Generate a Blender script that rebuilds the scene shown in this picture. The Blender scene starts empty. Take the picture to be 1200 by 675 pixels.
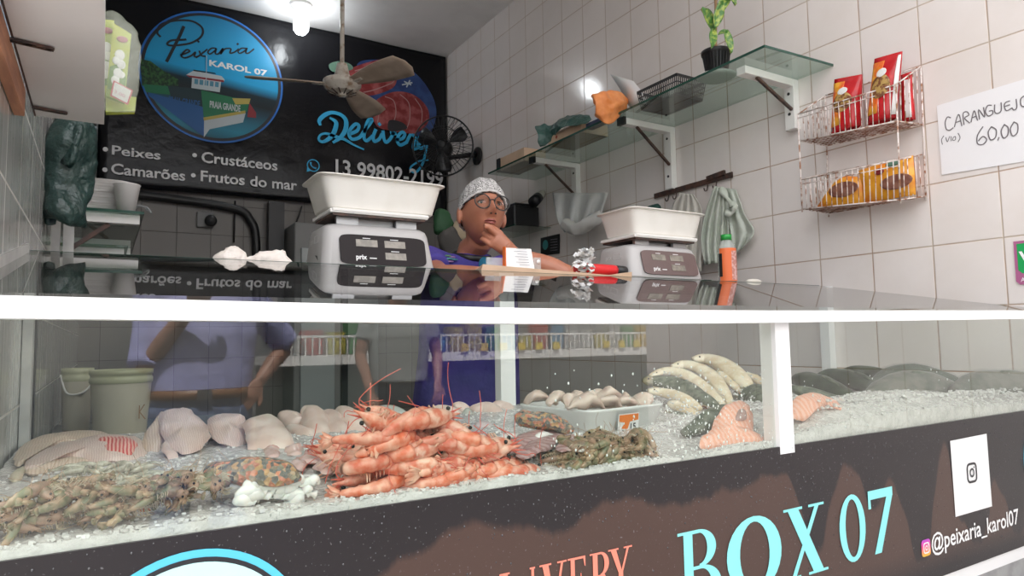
import bpy, bmesh, math, random
from mathutils import Vector, Matrix, noise
random.seed(7)
PI = math.pi
C = bpy.context.scene.collection
# ---------------------------------------------------------------- camera (calibrated from the tile grid)
H = 1.2                                   # eye height above the street
FPX = 791.52
YAW, PIT, ROL = 0.5451, 0.0769, -0.0165
fw = Vector((math.sin(YAW)*math.cos(PIT), math.cos(YAW)*math.cos(PIT), math.sin(PIT)))
rt = Vector((math.cos(YAW), -math.sin(YAW), 0)); up = rt.cross(fw)
r2 = math.cos(ROL)*rt + math.sin(ROL)*up; u2 = -math.sin(ROL)*rt + math.cos(ROL)*up
EYE = Vector((0, 0, H))
cam = bpy.data.objects.new('camera', bpy.data.cameras.new('camera')); C.objects.link(cam)
cam.matrix_world = Matrix(((r2.x, u2.x, -fw.x, 0), (r2.y, u2.y, -fw.y, 0), (r2.z, u2.z, -fw.z, H), (0, 0, 0, 1)))
cam.data.sensor_width = 36; cam.data.lens = FPX/1200*36; cam.data.clip_start = 0.02
bpy.context.scene.camera = cam
def ray(px, py): return r2*((px-600)/FPX) - u2*((py-337.5)/FPX) + fw
def RX(px, py, X): d = ray(px, py); return EYE + d*(X/d.x)
def RY(px, py, Y): d = ray(px, py); return EYE + d*(Y/d.y)
def RZ(px, py, Z): d = ray(px, py); return EYE + d*((Z-H)/d.z)
def mpp(p): return (Vector(p)-EYE).dot(fw)/FPX
# ---------------------------------------------------------------- materials
def newmat(name):
    m = bpy.data.materials.new(name); m.use_nodes = True
    nt = m.node_tree; nt.nodes.clear()
    out = nt.nodes.new('ShaderNodeOutputMaterial'); return m, nt, out
def nd(nt, t, **kw):
    n = nt.nodes.new(t)
    for k, v in kw.items():
        if k in n.inputs.keys() if isinstance(k, str) else False: n.inputs[k].default_value = v
        else: setattr(n, k, v)
    return n
def lk(nt, a, b): nt.links.new(a, b)
def c4(c): return (c[0], c[1], c[2], 1)
def coords(nt, kind='Object', scale=(1, 1, 1)):
    tc = nt.nodes.new('ShaderNodeTexCoord'); mp = nt.nodes.new('ShaderNodeMapping'); mp.inputs['Scale'].default_value = scale
    lk(nt, tc.outputs[kind], mp.inputs['Vector']); return mp.outputs['Vector']
def ramp(nt, fac, stops):
    r = nt.nodes.new('ShaderNodeValToRGB'); e = r.color_ramp.elements
    while len(e) > 1: e.remove(e[-1])
    e[0].position = stops[0][0]; e[0].color = c4(stops[0][1])
    for p, c in stops[1:]:
        x = e.new(p); x.color = c4(c)
    lk(nt, fac, r.inputs['Fac']); return r.outputs['Color']
def mix(nt, fac, a, b):
    m = nt.nodes.new('ShaderNodeMix'); m.data_type = 'RGBA'
    for s, v in ((0, fac), (6, a), (7, b)):
        if hasattr(v, 'is_linked'): lk(nt, v, m.inputs[s])
        else: m.inputs[s].default_value = c4(v) if s else v
    return m.outputs[2]
def mth(nt, op, a, b=None, c=None):
    m = nt.nodes.new('ShaderNodeMath'); m.operation = op
    for i, v in enumerate((a, b, c)):
        if v is None: continue
        if hasattr(v, 'is_linked'): lk(nt, v, m.inputs[i])
        else: m.inputs[i].default_value = v
    return m.outputs[0]
def noi(nt, vec, scale, detail=3, rough=.5):
    n = nt.nodes.new('ShaderNodeTexNoise'); n.inputs['Scale'].default_value = scale; n.inputs['Detail'].default_value = detail; n.inputs['Roughness'].default_value = rough
    if vec is not None: lk(nt, vec, n.inputs['Vector'])
    return n.outputs['Fac']
def bsdf(nt, out, col, rough=.5, metal=0, spec=.5, bump=None, bstr=.3, bdist=.002, sss=0, coat=0, trans=0, alpha=None, emis=None, estr=0):
    b = nt.nodes.new('ShaderNodeBsdfPrincipled')
    def s(k, v):
        if hasattr(v, 'is_linked'): lk(nt, v, b.inputs[k])
        else: b.inputs[k].default_value = v
    s('Base Color', col if hasattr(col, 'is_linked') else c4(col)); s('Roughness', rough); s('Metallic', metal); s('Specular IOR Level', spec)
    if sss: s('Subsurface Weight', sss); b.inputs['Subsurface Radius'].default_value = (1, .4, .25); b.inputs['Subsurface Scale'].default_value = .006
    if coat: s('Coat Weight', coat); b.inputs['Coat Roughness'].default_value = .08
    if trans: s('Transmission Weight', trans)
    if alpha is not None: s('Alpha', alpha)
    if emis: b.inputs['Emission Color'].default_value = c4(emis); b.inputs['Emission Strength'].default_value = estr
    if bump is not None:
        bp = nt.nodes.new('ShaderNodeBump'); bp.inputs['Strength'].default_value = bstr; bp.inputs['Distance'].default_value = bdist
        lk(nt, bump, bp.inputs['Height']); lk(nt, bp.outputs[0], b.inputs['Normal'])
    lk(nt, b.outputs[0], out.inputs[0]); return b
def M(name, col, rough=.5, col2=None, ns=20, lo=.4, hi=.62, metal=0, spec=.5, bs=0, bd=.002, bns=None, sss=0, coat=0, sc=(1, 1, 1), alpha=None, trans=0, rnd=0, kind='Object'):
    m, nt, out = newmat(name); v = coords(nt, kind, sc); c = col; bump = None
    if col2: c = ramp(nt, noi(nt, v, ns), [(lo, col), (hi, col2)])
    if rnd:
        oi = nt.nodes.new('ShaderNodeObjectInfo'); hs = nt.nodes.new('ShaderNodeHueSaturation')
        lk(nt, mth(nt, 'MULTIPLY_ADD', oi.outputs['Random'], rnd, 1-rnd/2), hs.inputs['Value'])
        lk(nt, mth(nt, 'MULTIPLY_ADD', oi.outputs['Random'], rnd*.04, .5-rnd*.02), hs.inputs['Hue'])
        if hasattr(c, 'is_linked'): lk(nt, c, hs.inputs['Color'])
        else: hs.inputs['Color'].default_value = c4(c)
        c = hs.outputs[0]
    if bs: bump = noi(nt, v, bns or ns*2, 4)
    bsdf(nt, out, c, rough, metal, spec, bump, bs, bd, sss, coat, trans, alpha); return m
def glass(name, tint, ior=1.45, rough=0.0, extra=0.0):
    """thin pane: straight-through transparency and a Fresnel mirror on top"""
    m, nt, out = newmat(name)
    f = nt.nodes.new('ShaderNodeFresnel'); f.inputs['IOR'].default_value = ior
    t = nt.nodes.new('ShaderNodeBsdfTransparent'); t.inputs[0].default_value = c4(tint)
    g = nt.nodes.new('ShaderNodeBsdfGlossy'); g.inputs['Roughness'].default_value = rough
    mx = nt.nodes.new('ShaderNodeMixShader')
    gm = nt.nodes.new('ShaderNodeNewGeometry'); fo = mth(nt, 'ADD', f.outputs[0], extra)
    fo = mth(nt, 'DIVIDE', mth(nt, 'MULTIPLY', fo, 2), mth(nt, 'ADD', fo, 1))        # both faces of the pane at once
    lk(nt, mth(nt, 'MULTIPLY', fo, mth(nt, 'SUBTRACT', 1, gm.outputs['Backfacing'])), mx.inputs[0]); lk(nt, t.outputs[0], mx.inputs[1]); lk(nt, g.outputs[0], mx.inputs[2]); lk(nt, mx.outputs[0], out.inputs[0])
    return m
def film(name, col, alpha, rough=.25, ns=30):
    """crinkled translucent plastic"""
    m, nt, out = newmat(name); v = coords(nt)
    n = noi(nt, v, ns, 4)
    b = bsdf(nt, out, col, rough, spec=.6, bump=n, bstr=.8, bdist=.01, alpha=alpha); return m
def tiles(name, axis, pu, pv, su, sv, col, grout, rust=0.0, flute=0.0, groutw=.0022, rough=.12, lo=.0):
    m, nt, out = newmat(name)
    g = nt.nodes.new('ShaderNodeNewGeometry'); s = nt.nodes.new('ShaderNodeSeparateXYZ'); lk(nt, g.outputs['Position'], s.inputs[0])
    U = s.outputs[{'X': 1, 'Y': 0}[axis]]; V = s.outputs[2]
    def cell(x, p, sz):
        q = mth(nt, 'DIVIDE', mth(nt, 'SUBTRACT', x, p), sz)
        fr = mth(nt, 'FRACT', q); d = mth(nt, 'MINIMUM', fr, mth(nt, 'SUBTRACT', 1, fr))
        return mth(nt, 'FLOOR', q), mth(nt, 'MULTIPLY', d, sz)
    iu, du = cell(U, pu, su); iv, dv = cell(V, pv, sv)
    d = mth(nt, 'MINIMUM', du, dv)
    line = mth(nt, 'SUBTRACT', 1, mth(nt, 'SMOOTH_MIN', mth(nt, 'DIVIDE', d, groutw), 1, .3))
    line = mth(nt, 'MAXIMUM', line, 0)
    cx = nt.nodes.new('ShaderNodeCombineXYZ'); lk(nt, iu, cx.inputs[0]); lk(nt, iv, cx.inputs[1])
    wn = nt.nodes.new('ShaderNodeTexWhiteNoise'); lk(nt, cx.outputs[0], wn.inputs['Vector'])
    tcol = mix(nt, mth(nt, 'MULTIPLY', wn.outputs['Value'], .35), col, tuple(x*.86 for x in col))
    pos = g.outputs['Position']
    st = noi(nt, pos, 2.2, 5, .65)
    tcol = mix(nt, mth(nt, 'MULTIPLY', mth(nt, 'SUBTRACT', st, .42), 1.2 if rust else .8), tcol, (col[0]*.80, col[1]*.76, col[2]*.70))
    gcol = grout
    if rust:
        rn = noi(nt, pos, 6, 4)
        gcol = ramp(nt, rn, [(.40, grout), (.66, (.32, .15, .06))])
    if flute:
        mp = nt.nodes.new('ShaderNodeMapping'); mp.inputs['Scale'].default_value = (1, 1, .03) ; lk(nt, pos, mp.inputs[0])
        fl = noi(nt, mp.outputs[0], 42, 4, .7)
        tcol = mix(nt, ramp(nt, fl, [(.42, (0, 0, 0)), (.7, (1, 1, 1))]), tcol, tuple(x*(1-flute) for x in col))
    c = mix(nt, line, tcol, gcol)
    hn = mth(nt, 'ADD', mth(nt, 'MULTIPLY', noi(nt, pos, 7, 2), .5), mth(nt, 'MULTIPLY', noi(nt, pos, 55, 2), .22))
    h = mth(nt, 'SUBTRACT', mth(nt, 'MULTIPLY', hn, .6), mth(nt, 'MULTIPLY', line, .6))
    bsdf(nt, out, c, mth(nt, 'MULTIPLY_ADD', line, .5, rough), spec=.5, bump=h, bstr=.5, bdist=.004)
    return m
# ---------------------------------------------------------------- mesh helpers
class MB:
    def __init__(s): s.v = []; s.f = []; s.m = []; s.s = []
    def add(s, v, f, m=0, sm=True):
        b = len(s.v); s.v += [Vector(x) for x in v]
        for q in f: s.f.append(tuple(b+i for i in q)); s.m.append(m); s.s.append(sm)
        return s
    def box(s, lo, hi, m=0):
        x0, y0, z0 = lo; x1, y1, z1 = hi
        return s.hexa([(x0, y0, z0), (x1, y0, z0), (x1, y1, z0), (x0, y1, z0), (x0, y0, z1), (x1, y0, z1), (x1, y1, z1), (x0, y1, z1)], m)
    def hexa(s, p, m=0):
        return s.add(p, [(3, 2, 1, 0), (4, 5, 6, 7), (0, 1, 5, 4), (1, 2, 6, 5), (2, 3, 7, 6), (3, 0, 4, 7)], m, False)
    def obox(s, c, ax, sz, m=0):
        """box with centre c, axes ax (3 unit vectors), half sizes sz"""
        c = Vector(c); X, Y, Z = [Vector(a)*h for a, h in zip(ax, sz)]
        return s.hexa([c-X-Y-Z, c+X-Y-Z, c+X+Y-Z, c-X+Y-Z, c-X-Y+Z, c+X-Y+Z, c+X+Y+Z, c-X+Y+Z], m)
    def bar(s, a, b, w, h, m=0, upv=(0, 0, 1)):
        a = Vector(a); b = Vector(b); t = (b-a).normalized(); x = t.cross(Vector(upv)).normalized(); z = x.cross(t)
        return s.obox((a+b)/2, (x, t, z), (w/2, (b-a).length/2, h/2), m)
    def loft(s, path, rad, n=12, m=0, upv=(0, 0, 1), cap=True, sm=True, sq=2.0, mats=None):
        """rings of n points along path; rad = float | (rw, rh) per point; sq = superellipse power"""
        P = [Vector(p) for p in path]; k = len(P); vs = []; fs = []
        if not isinstance(rad, (list, tuple)): rad = [rad]*k
        U = Vector(upv)
        for i, p in enumerate(P):
            t = (P[min(i+1, k-1)]-P[max(i-1, 0)])
            t = t.normalized() if t.length > 1e-9 else Vector((0, 0, 1))
            x = t.cross(U)
            if x.length < 1e-3: x = t.cross(Vector((0.3, 1, 0.2)))
            x.normalize(); z = x.cross(t).normalized()
            if i and x.dot(px_) < 0 and abs(t.dot(U)) > .95: x, z = -x, -z
            px_ = x
            r = rad[i]; rw, rh = r if isinstance(r, (list, tuple)) else (r, r)
            for j in range(n):
                a = 2*PI*j/n; ca, sa = math.cos(a), math.sin(a)
                if sq != 2:
                    ca = math.copysign(abs(ca)**(2/sq), ca); sa = math.copysign(abs(sa)**(2/sq), sa)
                vs.append(p+x*rw*ca+z*rh*sa)
        for i in range(k-1):
            for j in range(n):
                a = i*n+j; b = i*n+(j+1) % n; fs.append((a, b, b+n, a+n))
        if cap: fs.append(tuple(range(n-1, -1, -1))); fs.append(tuple(range((k-1)*n, k*n)))
        q0 = len(s.m); s.add(vs, fs, m, sm)
        if mats:
            for i in range(k-1):
                for j in range(n): s.m[q0+i*n+j] = mats(i, j)
        return s
    def tube(s, path, r, n=8, m=0, **kw): return s.loft(path, r, n, m, **kw)
    def lathe(s, c, prof, n=24, m=0, ax=None, cap=True, sm=True):
        """prof = [(radius, height)] turned about the axis through c"""
        c = Vector(c); X, Y, Z = [Vector(a) for a in (ax or ((1, 0, 0), (0, 1, 0), (0, 0, 1)))]
        vs = []; fs = []; k = len(prof)
        for r, h in prof:
            for j in range(n): a = 2*PI*j/n; vs.append(c+X*r*math.cos(a)+Y*r*math.sin(a)+Z*h)
        for i in range(k-1):
            for j in range(n): a = i*n+j; b = i*n+(j+1) % n; fs.append((a, b, b+n, a+n))
        if cap: fs.append(tuple(range(n-1, -1, -1))); fs.append(tuple(range((k-1)*n, k*n)))
        return s.add(vs, fs, m, sm)
    def ball(s, c, r, n=16, k=10, m=0, ax=None, fn=None):
        c = Vector(c); r = r if isinstance(r, (tuple, list)) else (r, r, r)
        X, Y, Z = [Vector(a) for a in (ax or ((1, 0, 0), (0, 1, 0), (0, 0, 1)))]; vs = []; fs = []
        for i in range(1, k):
            th = PI*i/k
            for j in range(n):
                a = 2*PI*j/n; d = Vector((math.sin(th)*math.cos(a), math.sin(th)*math.sin(a), math.cos(th)))
                q = fn(d) if fn else Vector((d.x*r[0], d.y*r[1], d.z*r[2])); vs.append(c+X*q.x+Y*q.y+Z*q.z)
        for sg, i0 in ((1, 0), (-1, (k-2)*n)):
            d = Vector((0, 0, sg)); q = fn(d) if fn else Vector((0, 0, sg*r[2])); vs.append(c+X*q.x+Y*q.y+Z*q.z)
            for j in range(n):
                a, b = i0+j, i0+(j+1) % n; fs.append((a, b, len(vs)-1) if sg > 0 else (b, a, len(vs)-1))
        for i in range(k-2):
            for j in range(n): a = i*n+j; b = i*n+(j+1) % n; fs.append((a, a+n, b+n, b))
        return s.add(vs, fs, m)
    def torus(s, c, R, r, ax, n=32, k=8, m=0, a0=0, a1=2*PI, sx=1.0):
        c = Vector(c); X, Y, Z = [Vector(a) for a in ax]; full = abs(a1-a0-2*PI) < 1e-6
        P = []
        N = n if full else n+1
        vs = []; fs = []
        for i in range(N):
            a = a0+(a1-a0)*i/n; d = X*math.cos(a)*sx+Y*math.sin(a)
            for j in range(k): b = 2*PI*j/k; vs.append(c+d*R+(d.normalized()*math.cos(b)+Z*math.sin(b))*r)
        for i in range(N if full else N-1):
            for j in range(k):
                a = i*k+j; b = i*k+(j+1) % k; i2 = ((i+1) % N)*k; fs.append((a, i2+j, i2+(j+1) % k, b))
        return s.add(vs, fs, m)
    def sheet(s, rows, th, m=0, sm=True, upv=None):
        """thick sheet through a grid of points rows[i][j]"""
        a = len(rows); b = len(rows[0]); G = [[Vector(p) for p in r] for r in rows]; top = []; bot = []
        for i in range(a):
            for j in range(b):
                du = G[min(i+1, a-1)][j]-G[max(i-1, 0)][j]; dv = G[i][min(j+1, b-1)]-G[i][max(j-1, 0)]
                nn = du.cross(dv); nn = nn.normalized() if nn.length > 1e-12 else Vector((0, 0, 1))
                top.append(G[i][j]+nn*th/2); bot.append(G[i][j]-nn*th/2)
        o = a*b; fs = []
        for i in range(a-1):
            for j in range(b-1): q = i*b+j; fs += [(q, q+b, q+b+1, q+1), (o+q, o+q+1, o+q+b+1, o+q+b)]
        for i in range(a-1):
            q = i*b; fs.append((q, o+q, o+q+b, q+b)); q = i*b+b-1; fs.append((q, q+b, o+q+b, o+q))
        for j in range(b-1):
            q = j; fs.append((q, q+1, o+q+1, o+q)); q = (a-1)*b+j; fs.append((q, o+q, o+q+1, q+1))
        return s.add(top+bot, fs, m, sm)
    def prism(s, pts, off, m=0):
        """polygon pts extruded by vector off"""
        P = [Vector(p) for p in pts]; k = len(P); off = Vector(off)
        fs = [tuple(range(k-1, -1, -1)), tuple(range(k, 2*k))]+[(i, (i+1) % k, k+(i+1) % k, k+i) for i in range(k)]
        return s.add(P+[p+off for p in P], fs, m, False)
    def jitter(s, amp, freq=20, seed=0):
        for i, p in enumerate(s.v):
            q = p*freq+Vector((seed*7.3, seed*3.1, seed)); s.v[i] = p+Vector((noise.noise(q), noise.noise(q+Vector((31, 7, 5))), noise.noise(q+Vector((5, 77, 9)))))*amp
        return s
    def build(s, name, mats, parent=None, bevel=0, sub=0, origin=None, smooth=None):
        me = bpy.data.meshes.new(name); o = bpy.data.objects.new(name, me); C.objects.link(o)
        if parent is not None:
            L = Vector(parent['_o']) if '_o' in parent else Vector((0, 0, 0)); o.parent = parent; o['_o'] = tuple(L)
        else:
            if origin is None:
                xs = [p.x for p in s.v]; ys = [p.y for p in s.v]; zs = [p.z for p in s.v]
                origin = ((min(xs)+max(xs))/2, (min(ys)+max(ys))/2, min(zs))
            L = Vector(origin); o.location = L; o['_o'] = tuple(L)
        me.from_pydata([p-L for p in s.v], [], s.f)
        for i, p in enumerate(me.polygons): p.material_index = s.m[i]; p.use_smooth = s.s[i] if smooth is None else smooth
        for x in (mats if isinstance(mats, (list, tuple)) else [mats]): me.materials.append(x)
        me.update()
        if bevel:
            b = o.modifiers.new('b', 'BEVEL'); b.width = bevel; b.segments = 2; b.limit_method = 'ANGLE'; b.angle_limit = .6
        if sub:
            b = o.modifiers.new('s', 'SUBSURF'); b.levels = sub; b.render_levels = sub
        return o
def tag(o, label, cat, group=None, kind=None):
    if label: o['label'] = label
    if cat: o['category'] = cat
    if group: o['group'] = group
    if kind: o['kind'] = kind
    return o
def thing(name, label, cat, loc=(0, 0, 0), group=None):
    o = bpy.data.objects.new(name, None); C.objects.link(o); o.location = loc; o['_o'] = tuple(loc); o.empty_display_size = .05
    return tag(o, label, cat, group)
def struct(o): o['kind'] = 'structure'; return o
def dup(root, label=None, group=None):
    r = root.copy(); C.objects.link(r)
    if label: r['label'] = label
    if group: r['group'] = group
    for ch in list(root.children):
        c = ch.copy(); C.objects.link(c); c.parent = r
        for g in ch.children:
            d = g.copy(); C.objects.link(d); d.parent = c
    return r
def bake(o):
    """apply modifiers"""
    dg = bpy.context.evaluated_depsgraph_get(); me = bpy.data.meshes.new_from_object(o.evaluated_get(dg)); o.modifiers.clear(); old = o.data; o.data = me; return o
def remesh(o, size, smooth=4, mats=None):
    r = o.modifiers.new('r', 'REMESH'); r.mode = 'VOXEL'; r.voxel_size = size; r.use_smooth_shade = True
    if smooth: q = o.modifiers.new('q', 'SMOOTH'); q.factor = .5; q.iterations = smooth
    bake(o); return o
def cat(pts, n=6, closed=False):
    """Catmull-Rom through points"""
    P = [Vector(p) for p in pts]; out = []; k = len(P)
    rng = range(k) if closed else range(k-1)
    for i in rng:
        if closed: p0, p1, p2, p3 = P[i-1], P[i], P[(i+1) % k], P[(i+2) % k]
        else: p0, p1, p2, p3 = P[max(i-1, 0)], P[i], P[i+1], P[min(i+2, k-1)]
        for j in range(n):
            t = j/n; out.append(.5*((2*p1)+(p2-p0)*t+(2*p0-5*p1+4*p2-p3)*t*t+(3*p1-p0-3*p2+p3)*t**3))
    if not closed: out.append(P[-1])
    return out
# flat lettering and artwork on a plane. F = Frame: origin, right, up, normal (towards the reader)
class Frame:
    def __init__(s, o, r, u): s.o = Vector(o); s.r = Vector(r).normalized(); s.u = Vector(u).normalized(); s.n = s.r.cross(s.u)
    def p(s, x, y, h=0): return s.o+s.r*x+s.u*y+s.n*h
LAY = [0]
def lay(h):
    LAY[0] = (LAY[0]+1) % 12; return h+LAY[0]*.00003
def poly(mb, F, pts, h=.0008, m=0, th=.0004):
    h = lay(h); return mb.prism([F.p(x, y, h) for x, y in pts], F.n*th, m)
def ribbon(mb, F, pts, w, h=.001, m=0, th=.0004, n=6, sm=True):
    """stroke of width w (number or list) through 2-D points"""
    h = lay(h)
    if not isinstance(w, (list, tuple)): w = [w]*len(pts)
    Q = cat([(x, y, ww) for (x, y), ww in zip(pts, w)], n) if sm else [Vector((x, y, ww)) for (x, y), ww in zip(pts, w)]
    L = []; R = []
    for i, q in enumerate(Q):
        t = (Q[min(i+1, len(Q)-1)]-Q[max(i-1, 0)]); t.z = 0
        t = t.normalized() if t.length > 1e-9 else Vector((1, 0, 0)); nn = Vector((-t.y, t.x)); hw = q.z/2
        if i == 0: q = q-t*hw*.6
        if i == len(Q)-1: q = q+t*hw*.6
        L.append(F.p(q.x+nn.x*hw, q.y+nn.y*hw, h)); R.append(F.p(q.x-nn.x*hw, q.y-nn.y*hw, h))
    k = len(L); vs = L+R; vs += [v+F.n*th for v in vs]; fs = []
    for i in range(k-1):
        fs += [(2*k+i, 3*k+i, 3*k+i+1, 2*k+i+1), (i, i+1, k+i+1, k+i), (i, 2*k+i, 2*k+i+1, i+1), (k+i, k+i+1, 3*k+i+1, 3*k+i)]
    return mb.add(vs, fs, m, False)
def disc(mb, F, cx, cy, rx, ry=None, h=.0008, m=0, n=48, th=.0004, inner=None, a0=0, a1=2*PI):
    ry = ry or rx
    if inner is None and a1-a0 > 6.28: return poly(mb, F, [(cx+rx*math.cos(2*PI*i/n), cy+ry*math.sin(2*PI*i/n)) for i in range(n)], h, m, th)
    h = lay(h); ix, iy = inner if isinstance(inner, tuple) else (inner, inner*ry/rx)
    vs = []; fs = []
    for i in range(n+1):
        a = a0+(a1-a0)*i/n; vs += [F.p(cx+rx*math.cos(a), cy+ry*math.sin(a), h+th), F.p(cx+ix*math.cos(a), cy+iy*math.sin(a), h+th)]
    for i in range(n): fs.append((2*i, 2*i+2, 2*i+3, 2*i+1))
    return mb.add(vs, fs, m, False)
def text(mb, F, s, x, y, capw, caph, h=.001, m=0, bold=0.0, shear=0, space=1.0, th=.0004):
    """builtin-font text: fits width capw, capital height caph, baseline-left at (x, y)"""
    cu = bpy.data.curves.new('t', 'FONT'); cu.body = s; cu.size = 1; cu.offset = bold; cu.shear = shear; cu.space_character = space; cu.resolution_u = 3
    o = bpy.data.objects.new('t', cu); C.objects.link(o); dg = bpy.context.evaluated_depsgraph_get(); me = bpy.data.meshes.new_from_object(o.evaluated_get(dg))
    cu2 = bpy.data.curves.new('t2', 'FONT'); cu2.body = 'H'; cu2.size = 1; o2 = bpy.data.objects.new('t2', cu2); C.objects.link(o2); dg = bpy.context.evaluated_depsgraph_get(); hm = bpy.data.meshes.new_from_object(o2.evaluated_get(dg))
    ch = max(v.co.y for v in hm.vertices); x0 = min(v.co.x for v in me.vertices); x1 = max(v.co.x for v in me.vertices)
    sy = caph/ch; sx = capw/(x1-x0) if capw else sy
    mb.add([F.p(x+(v.co.x-x0)*sx, y+v.co.y*sy, h) for v in me.vertices], [tuple(p.vertices) for p in me.polygons], m, False)
    for q in (o, o2): bpy.data.objects.remove(q)
    return mb
# ---------------------------------------------------------------- shared materials
XR, XL, YB, ZC = 2.283, -.122, 4.743, 3.45
m_tr = tiles('white_wall_tile', 'X', 1.7445, 1.4797, .2, .2, (.83, .765, .735), (.46, .35, .25), rust=1, groutw=.0032)
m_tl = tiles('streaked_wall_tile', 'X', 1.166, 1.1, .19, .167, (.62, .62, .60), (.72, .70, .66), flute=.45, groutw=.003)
m_tb = tiles('dull_wall_tile', 'Y', .387-.2, 1.917, .2, .2, (.19, .175, .16), (.05, .045, .04), rough=.4)
m_ceil = M('ceiling_plaster', (.88, .86, .85), .8, (.80, .78, .77), 3, bs=.2, bns=60)
m_floor = M('interior_floor_tile', (.42, .40, .38), .5, (.32, .31, .30), 6)
m_street = M('street_concrete', (.21, .20, .19), .8, (.16, .155, .15), 5, bs=.4)
m_white = M('white_painted_metal', (.86, .86, .86), .35)
m_white2 = M('white_plastic', (.84, .82, .79), .35, bs=.05, bns=30)
m_dwhite = M('worn_white_paint', (.62, .62, .60), .45, (.45, .45, .44), 12)
m_dark = M('black_plastic', (.012, .012, .013), .4)
m_steeld = M('rusty_dark_steel', (.045, .03, .027), .55, (.10, .05, .035), 40)
m_steel = M('brushed_steel', (.45, .45, .46), .3, metal=.9, bs=.1, bns=80, sc=(1, 12, 1))
m_glass = glass('clear_glass', (.942, .966, .940), 1.5)
m_glassd = glass('dirty_counter_glass', (.91, .93, .92), 1.5, .012)
m_glasse = M('green_glass_edge', (.02, .07, .05), .15)
m_glassg = glass('green_shelf_glass', (.70, .79, .745), 1.5)
m_conc = M('grey_concrete', (.34, .34, .34), .8, (.24, .24, .24), 18, bs=.6)
# ---------------------------------------------------------------- room shell
def wall(name, lo, hi, m):
    b = MB(); b.box(lo, hi); o = b.build(name, m); return struct(o)
wall('wall_right', (XR, -.9, 0), (XR+.15, YB+.15, ZC+.1), m_tr)
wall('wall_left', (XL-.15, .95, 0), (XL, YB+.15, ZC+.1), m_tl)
wall('wall_back', (XL-.0, YB, 0), (XR, YB+.15, ZC+.1), m_tb)
wall('ceiling', (XL-.15, .95, ZC), (XR+.15, YB+.15, ZC+.12), m_ceil)
wall('floor', (XL, 1.62, -.02), (XR, YB, .10), m_floor)
wall('ground', (-14, -12, -.1), (34, 1.7, 0), m_street)
wall('wall_facade', (XL-.15, .80, ZC+.0), (XR+.15, .95, ZC+.35), m_ceil)
wall('wall_opposite', (-14, -7.2, 0), (34, -7.0, 4.2), M('pale_opposite_facade', (.22, .22, .21), .7, (.10, .11, .12), .9))
# counter plinth
b = MB(); b.box((-.45, .80, 0), (XR, 1.50, .655)); b.box((-.45, .70, 0), (XR, .80, .60)); struct(b.build('counter_plinth', m_conc))
# ---------------------------------------------------------------- display case
YF = .80; TAN = math.tan(math.radians(9.93))
def zg(y): return 1.384-(1.5548-y)*TAN          # top surface of the sloped glass
case = thing('display_case', 'long white-framed glass fish display counter with a dark printed front panel', 'display case', (1.08, .8, .6))
b = MB()
prof = [(-.30, 1.252), (-.084, 1.2495), (.22, 1.2462), (.485, 1.2435), (.75, 1.2432), (1.006, 1.2445), (1.5, 1.249), (2.01, 1.2535), (XR, 1.256)]
vs = []; fs = []
for x, z in prof: vs += [(x, YF-.018, z-.0215), (x, YF+.016, z-.0215), (x, YF+.016, z+.001), (x, YF-.018, z)]
for i in range(len(prof)-1):
    for j in range(4): q = i*4+j; r = i*4+(j+1) % 4; fs.append((q, r, r+4, q+4))
fs += [(3, 2, 1, 0), tuple(range((len(prof)-1)*4, len(prof)*4))]
b.add(vs, fs, 0, False); b.build('top_rail', m_white, case)
b = MB(); y0, y1 = YF+.012, 1.5548; t = .008
b.hexa([(XL, y0, zg(y0)-t), (XR, y0, zg(y0)-t), (XR, y1, 1.384-t), (XL, y1, 1.384-t), (XL, y0, zg(y0)), (XR, y0, zg(y0)), (XR, y1, 1.384), (XL, y1, 1.384)])
o = b.build('sloped_top_glass', m_glassd, case)
b = MB(); b.box((XL, 1.5548, 1.376), (XR, 1.557, 1.3845)); b.build('glass_edge', m_glasse, o)
b = MB(); b.box((XL, 1.558, 1.374), (XR, 2.0, 1.384)); b.build('rear_glass_shelf', m_glassd, case)
b = MB(); b.box((-.30, YF+.002, 1.0), (1.03, YF+.007, 1.232)); b.build('front_glass', m_glass, case)
b = MB(); b.box((1.072, YF+.002, 1.0), (XR, YF+.007, 1.232)); b.build('front_glass', m_glass, case)
b = MB(); b.box((1.034, YF-.004, .99), (1.073, YF+.03, 1.236)); b.build('front_post', m_white, case)
b = MB(); b.box((.881, 1.515, .98), (.925, 1.545, 1.376)); b.build('rear_post', m_white, case)
b = MB(); b.box((XL+.001, 1.47, .98), (XL+.016, 1.51, 1.366)); b.build('rear_post', m_dwhite, case)
b = MB(); b.box((XL+.001, 1.512, .98), (XL+.019, 1.528, 1.366)); b.build('rubber_gasket', m_dark, case)
b = MB(); b.box((2.245, 1.50, .98), (XR-.002, 1.535, 1.376)); b.build('rear_post', m_white, case)
b = MB()   # glazing strip where the sloped glass meets the left wall
b.hexa([(XL, y0, zg(y0)), (XL+.004, y0, zg(y0)), (XL+.004, 1.5, zg(1.5)), (XL, 1.5, zg(1.5)), (XL, y0, zg(y0)+.016), (XL+.004, y0, zg(y0)+.016), (XL+.004, 1.5, zg(1.5)+.016), (XL, 1.5, zg(1.5)+.016)])
b.build('side_strip', m_dwhite, case)
b = MB(); b.box((-.30, YF+.0, .655), (XR, 1.52, .684)); b.build('bottom_rail', m_white, case)
b = MB(); b.box((-.12, YF+.01, .985), (XR-.002, 1.56, 1.0)); b.box((-.12, 1.545, .70), (XR-.002, 1.56, 1.02)); b.build('fish_tray', m_steel, case)
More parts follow.
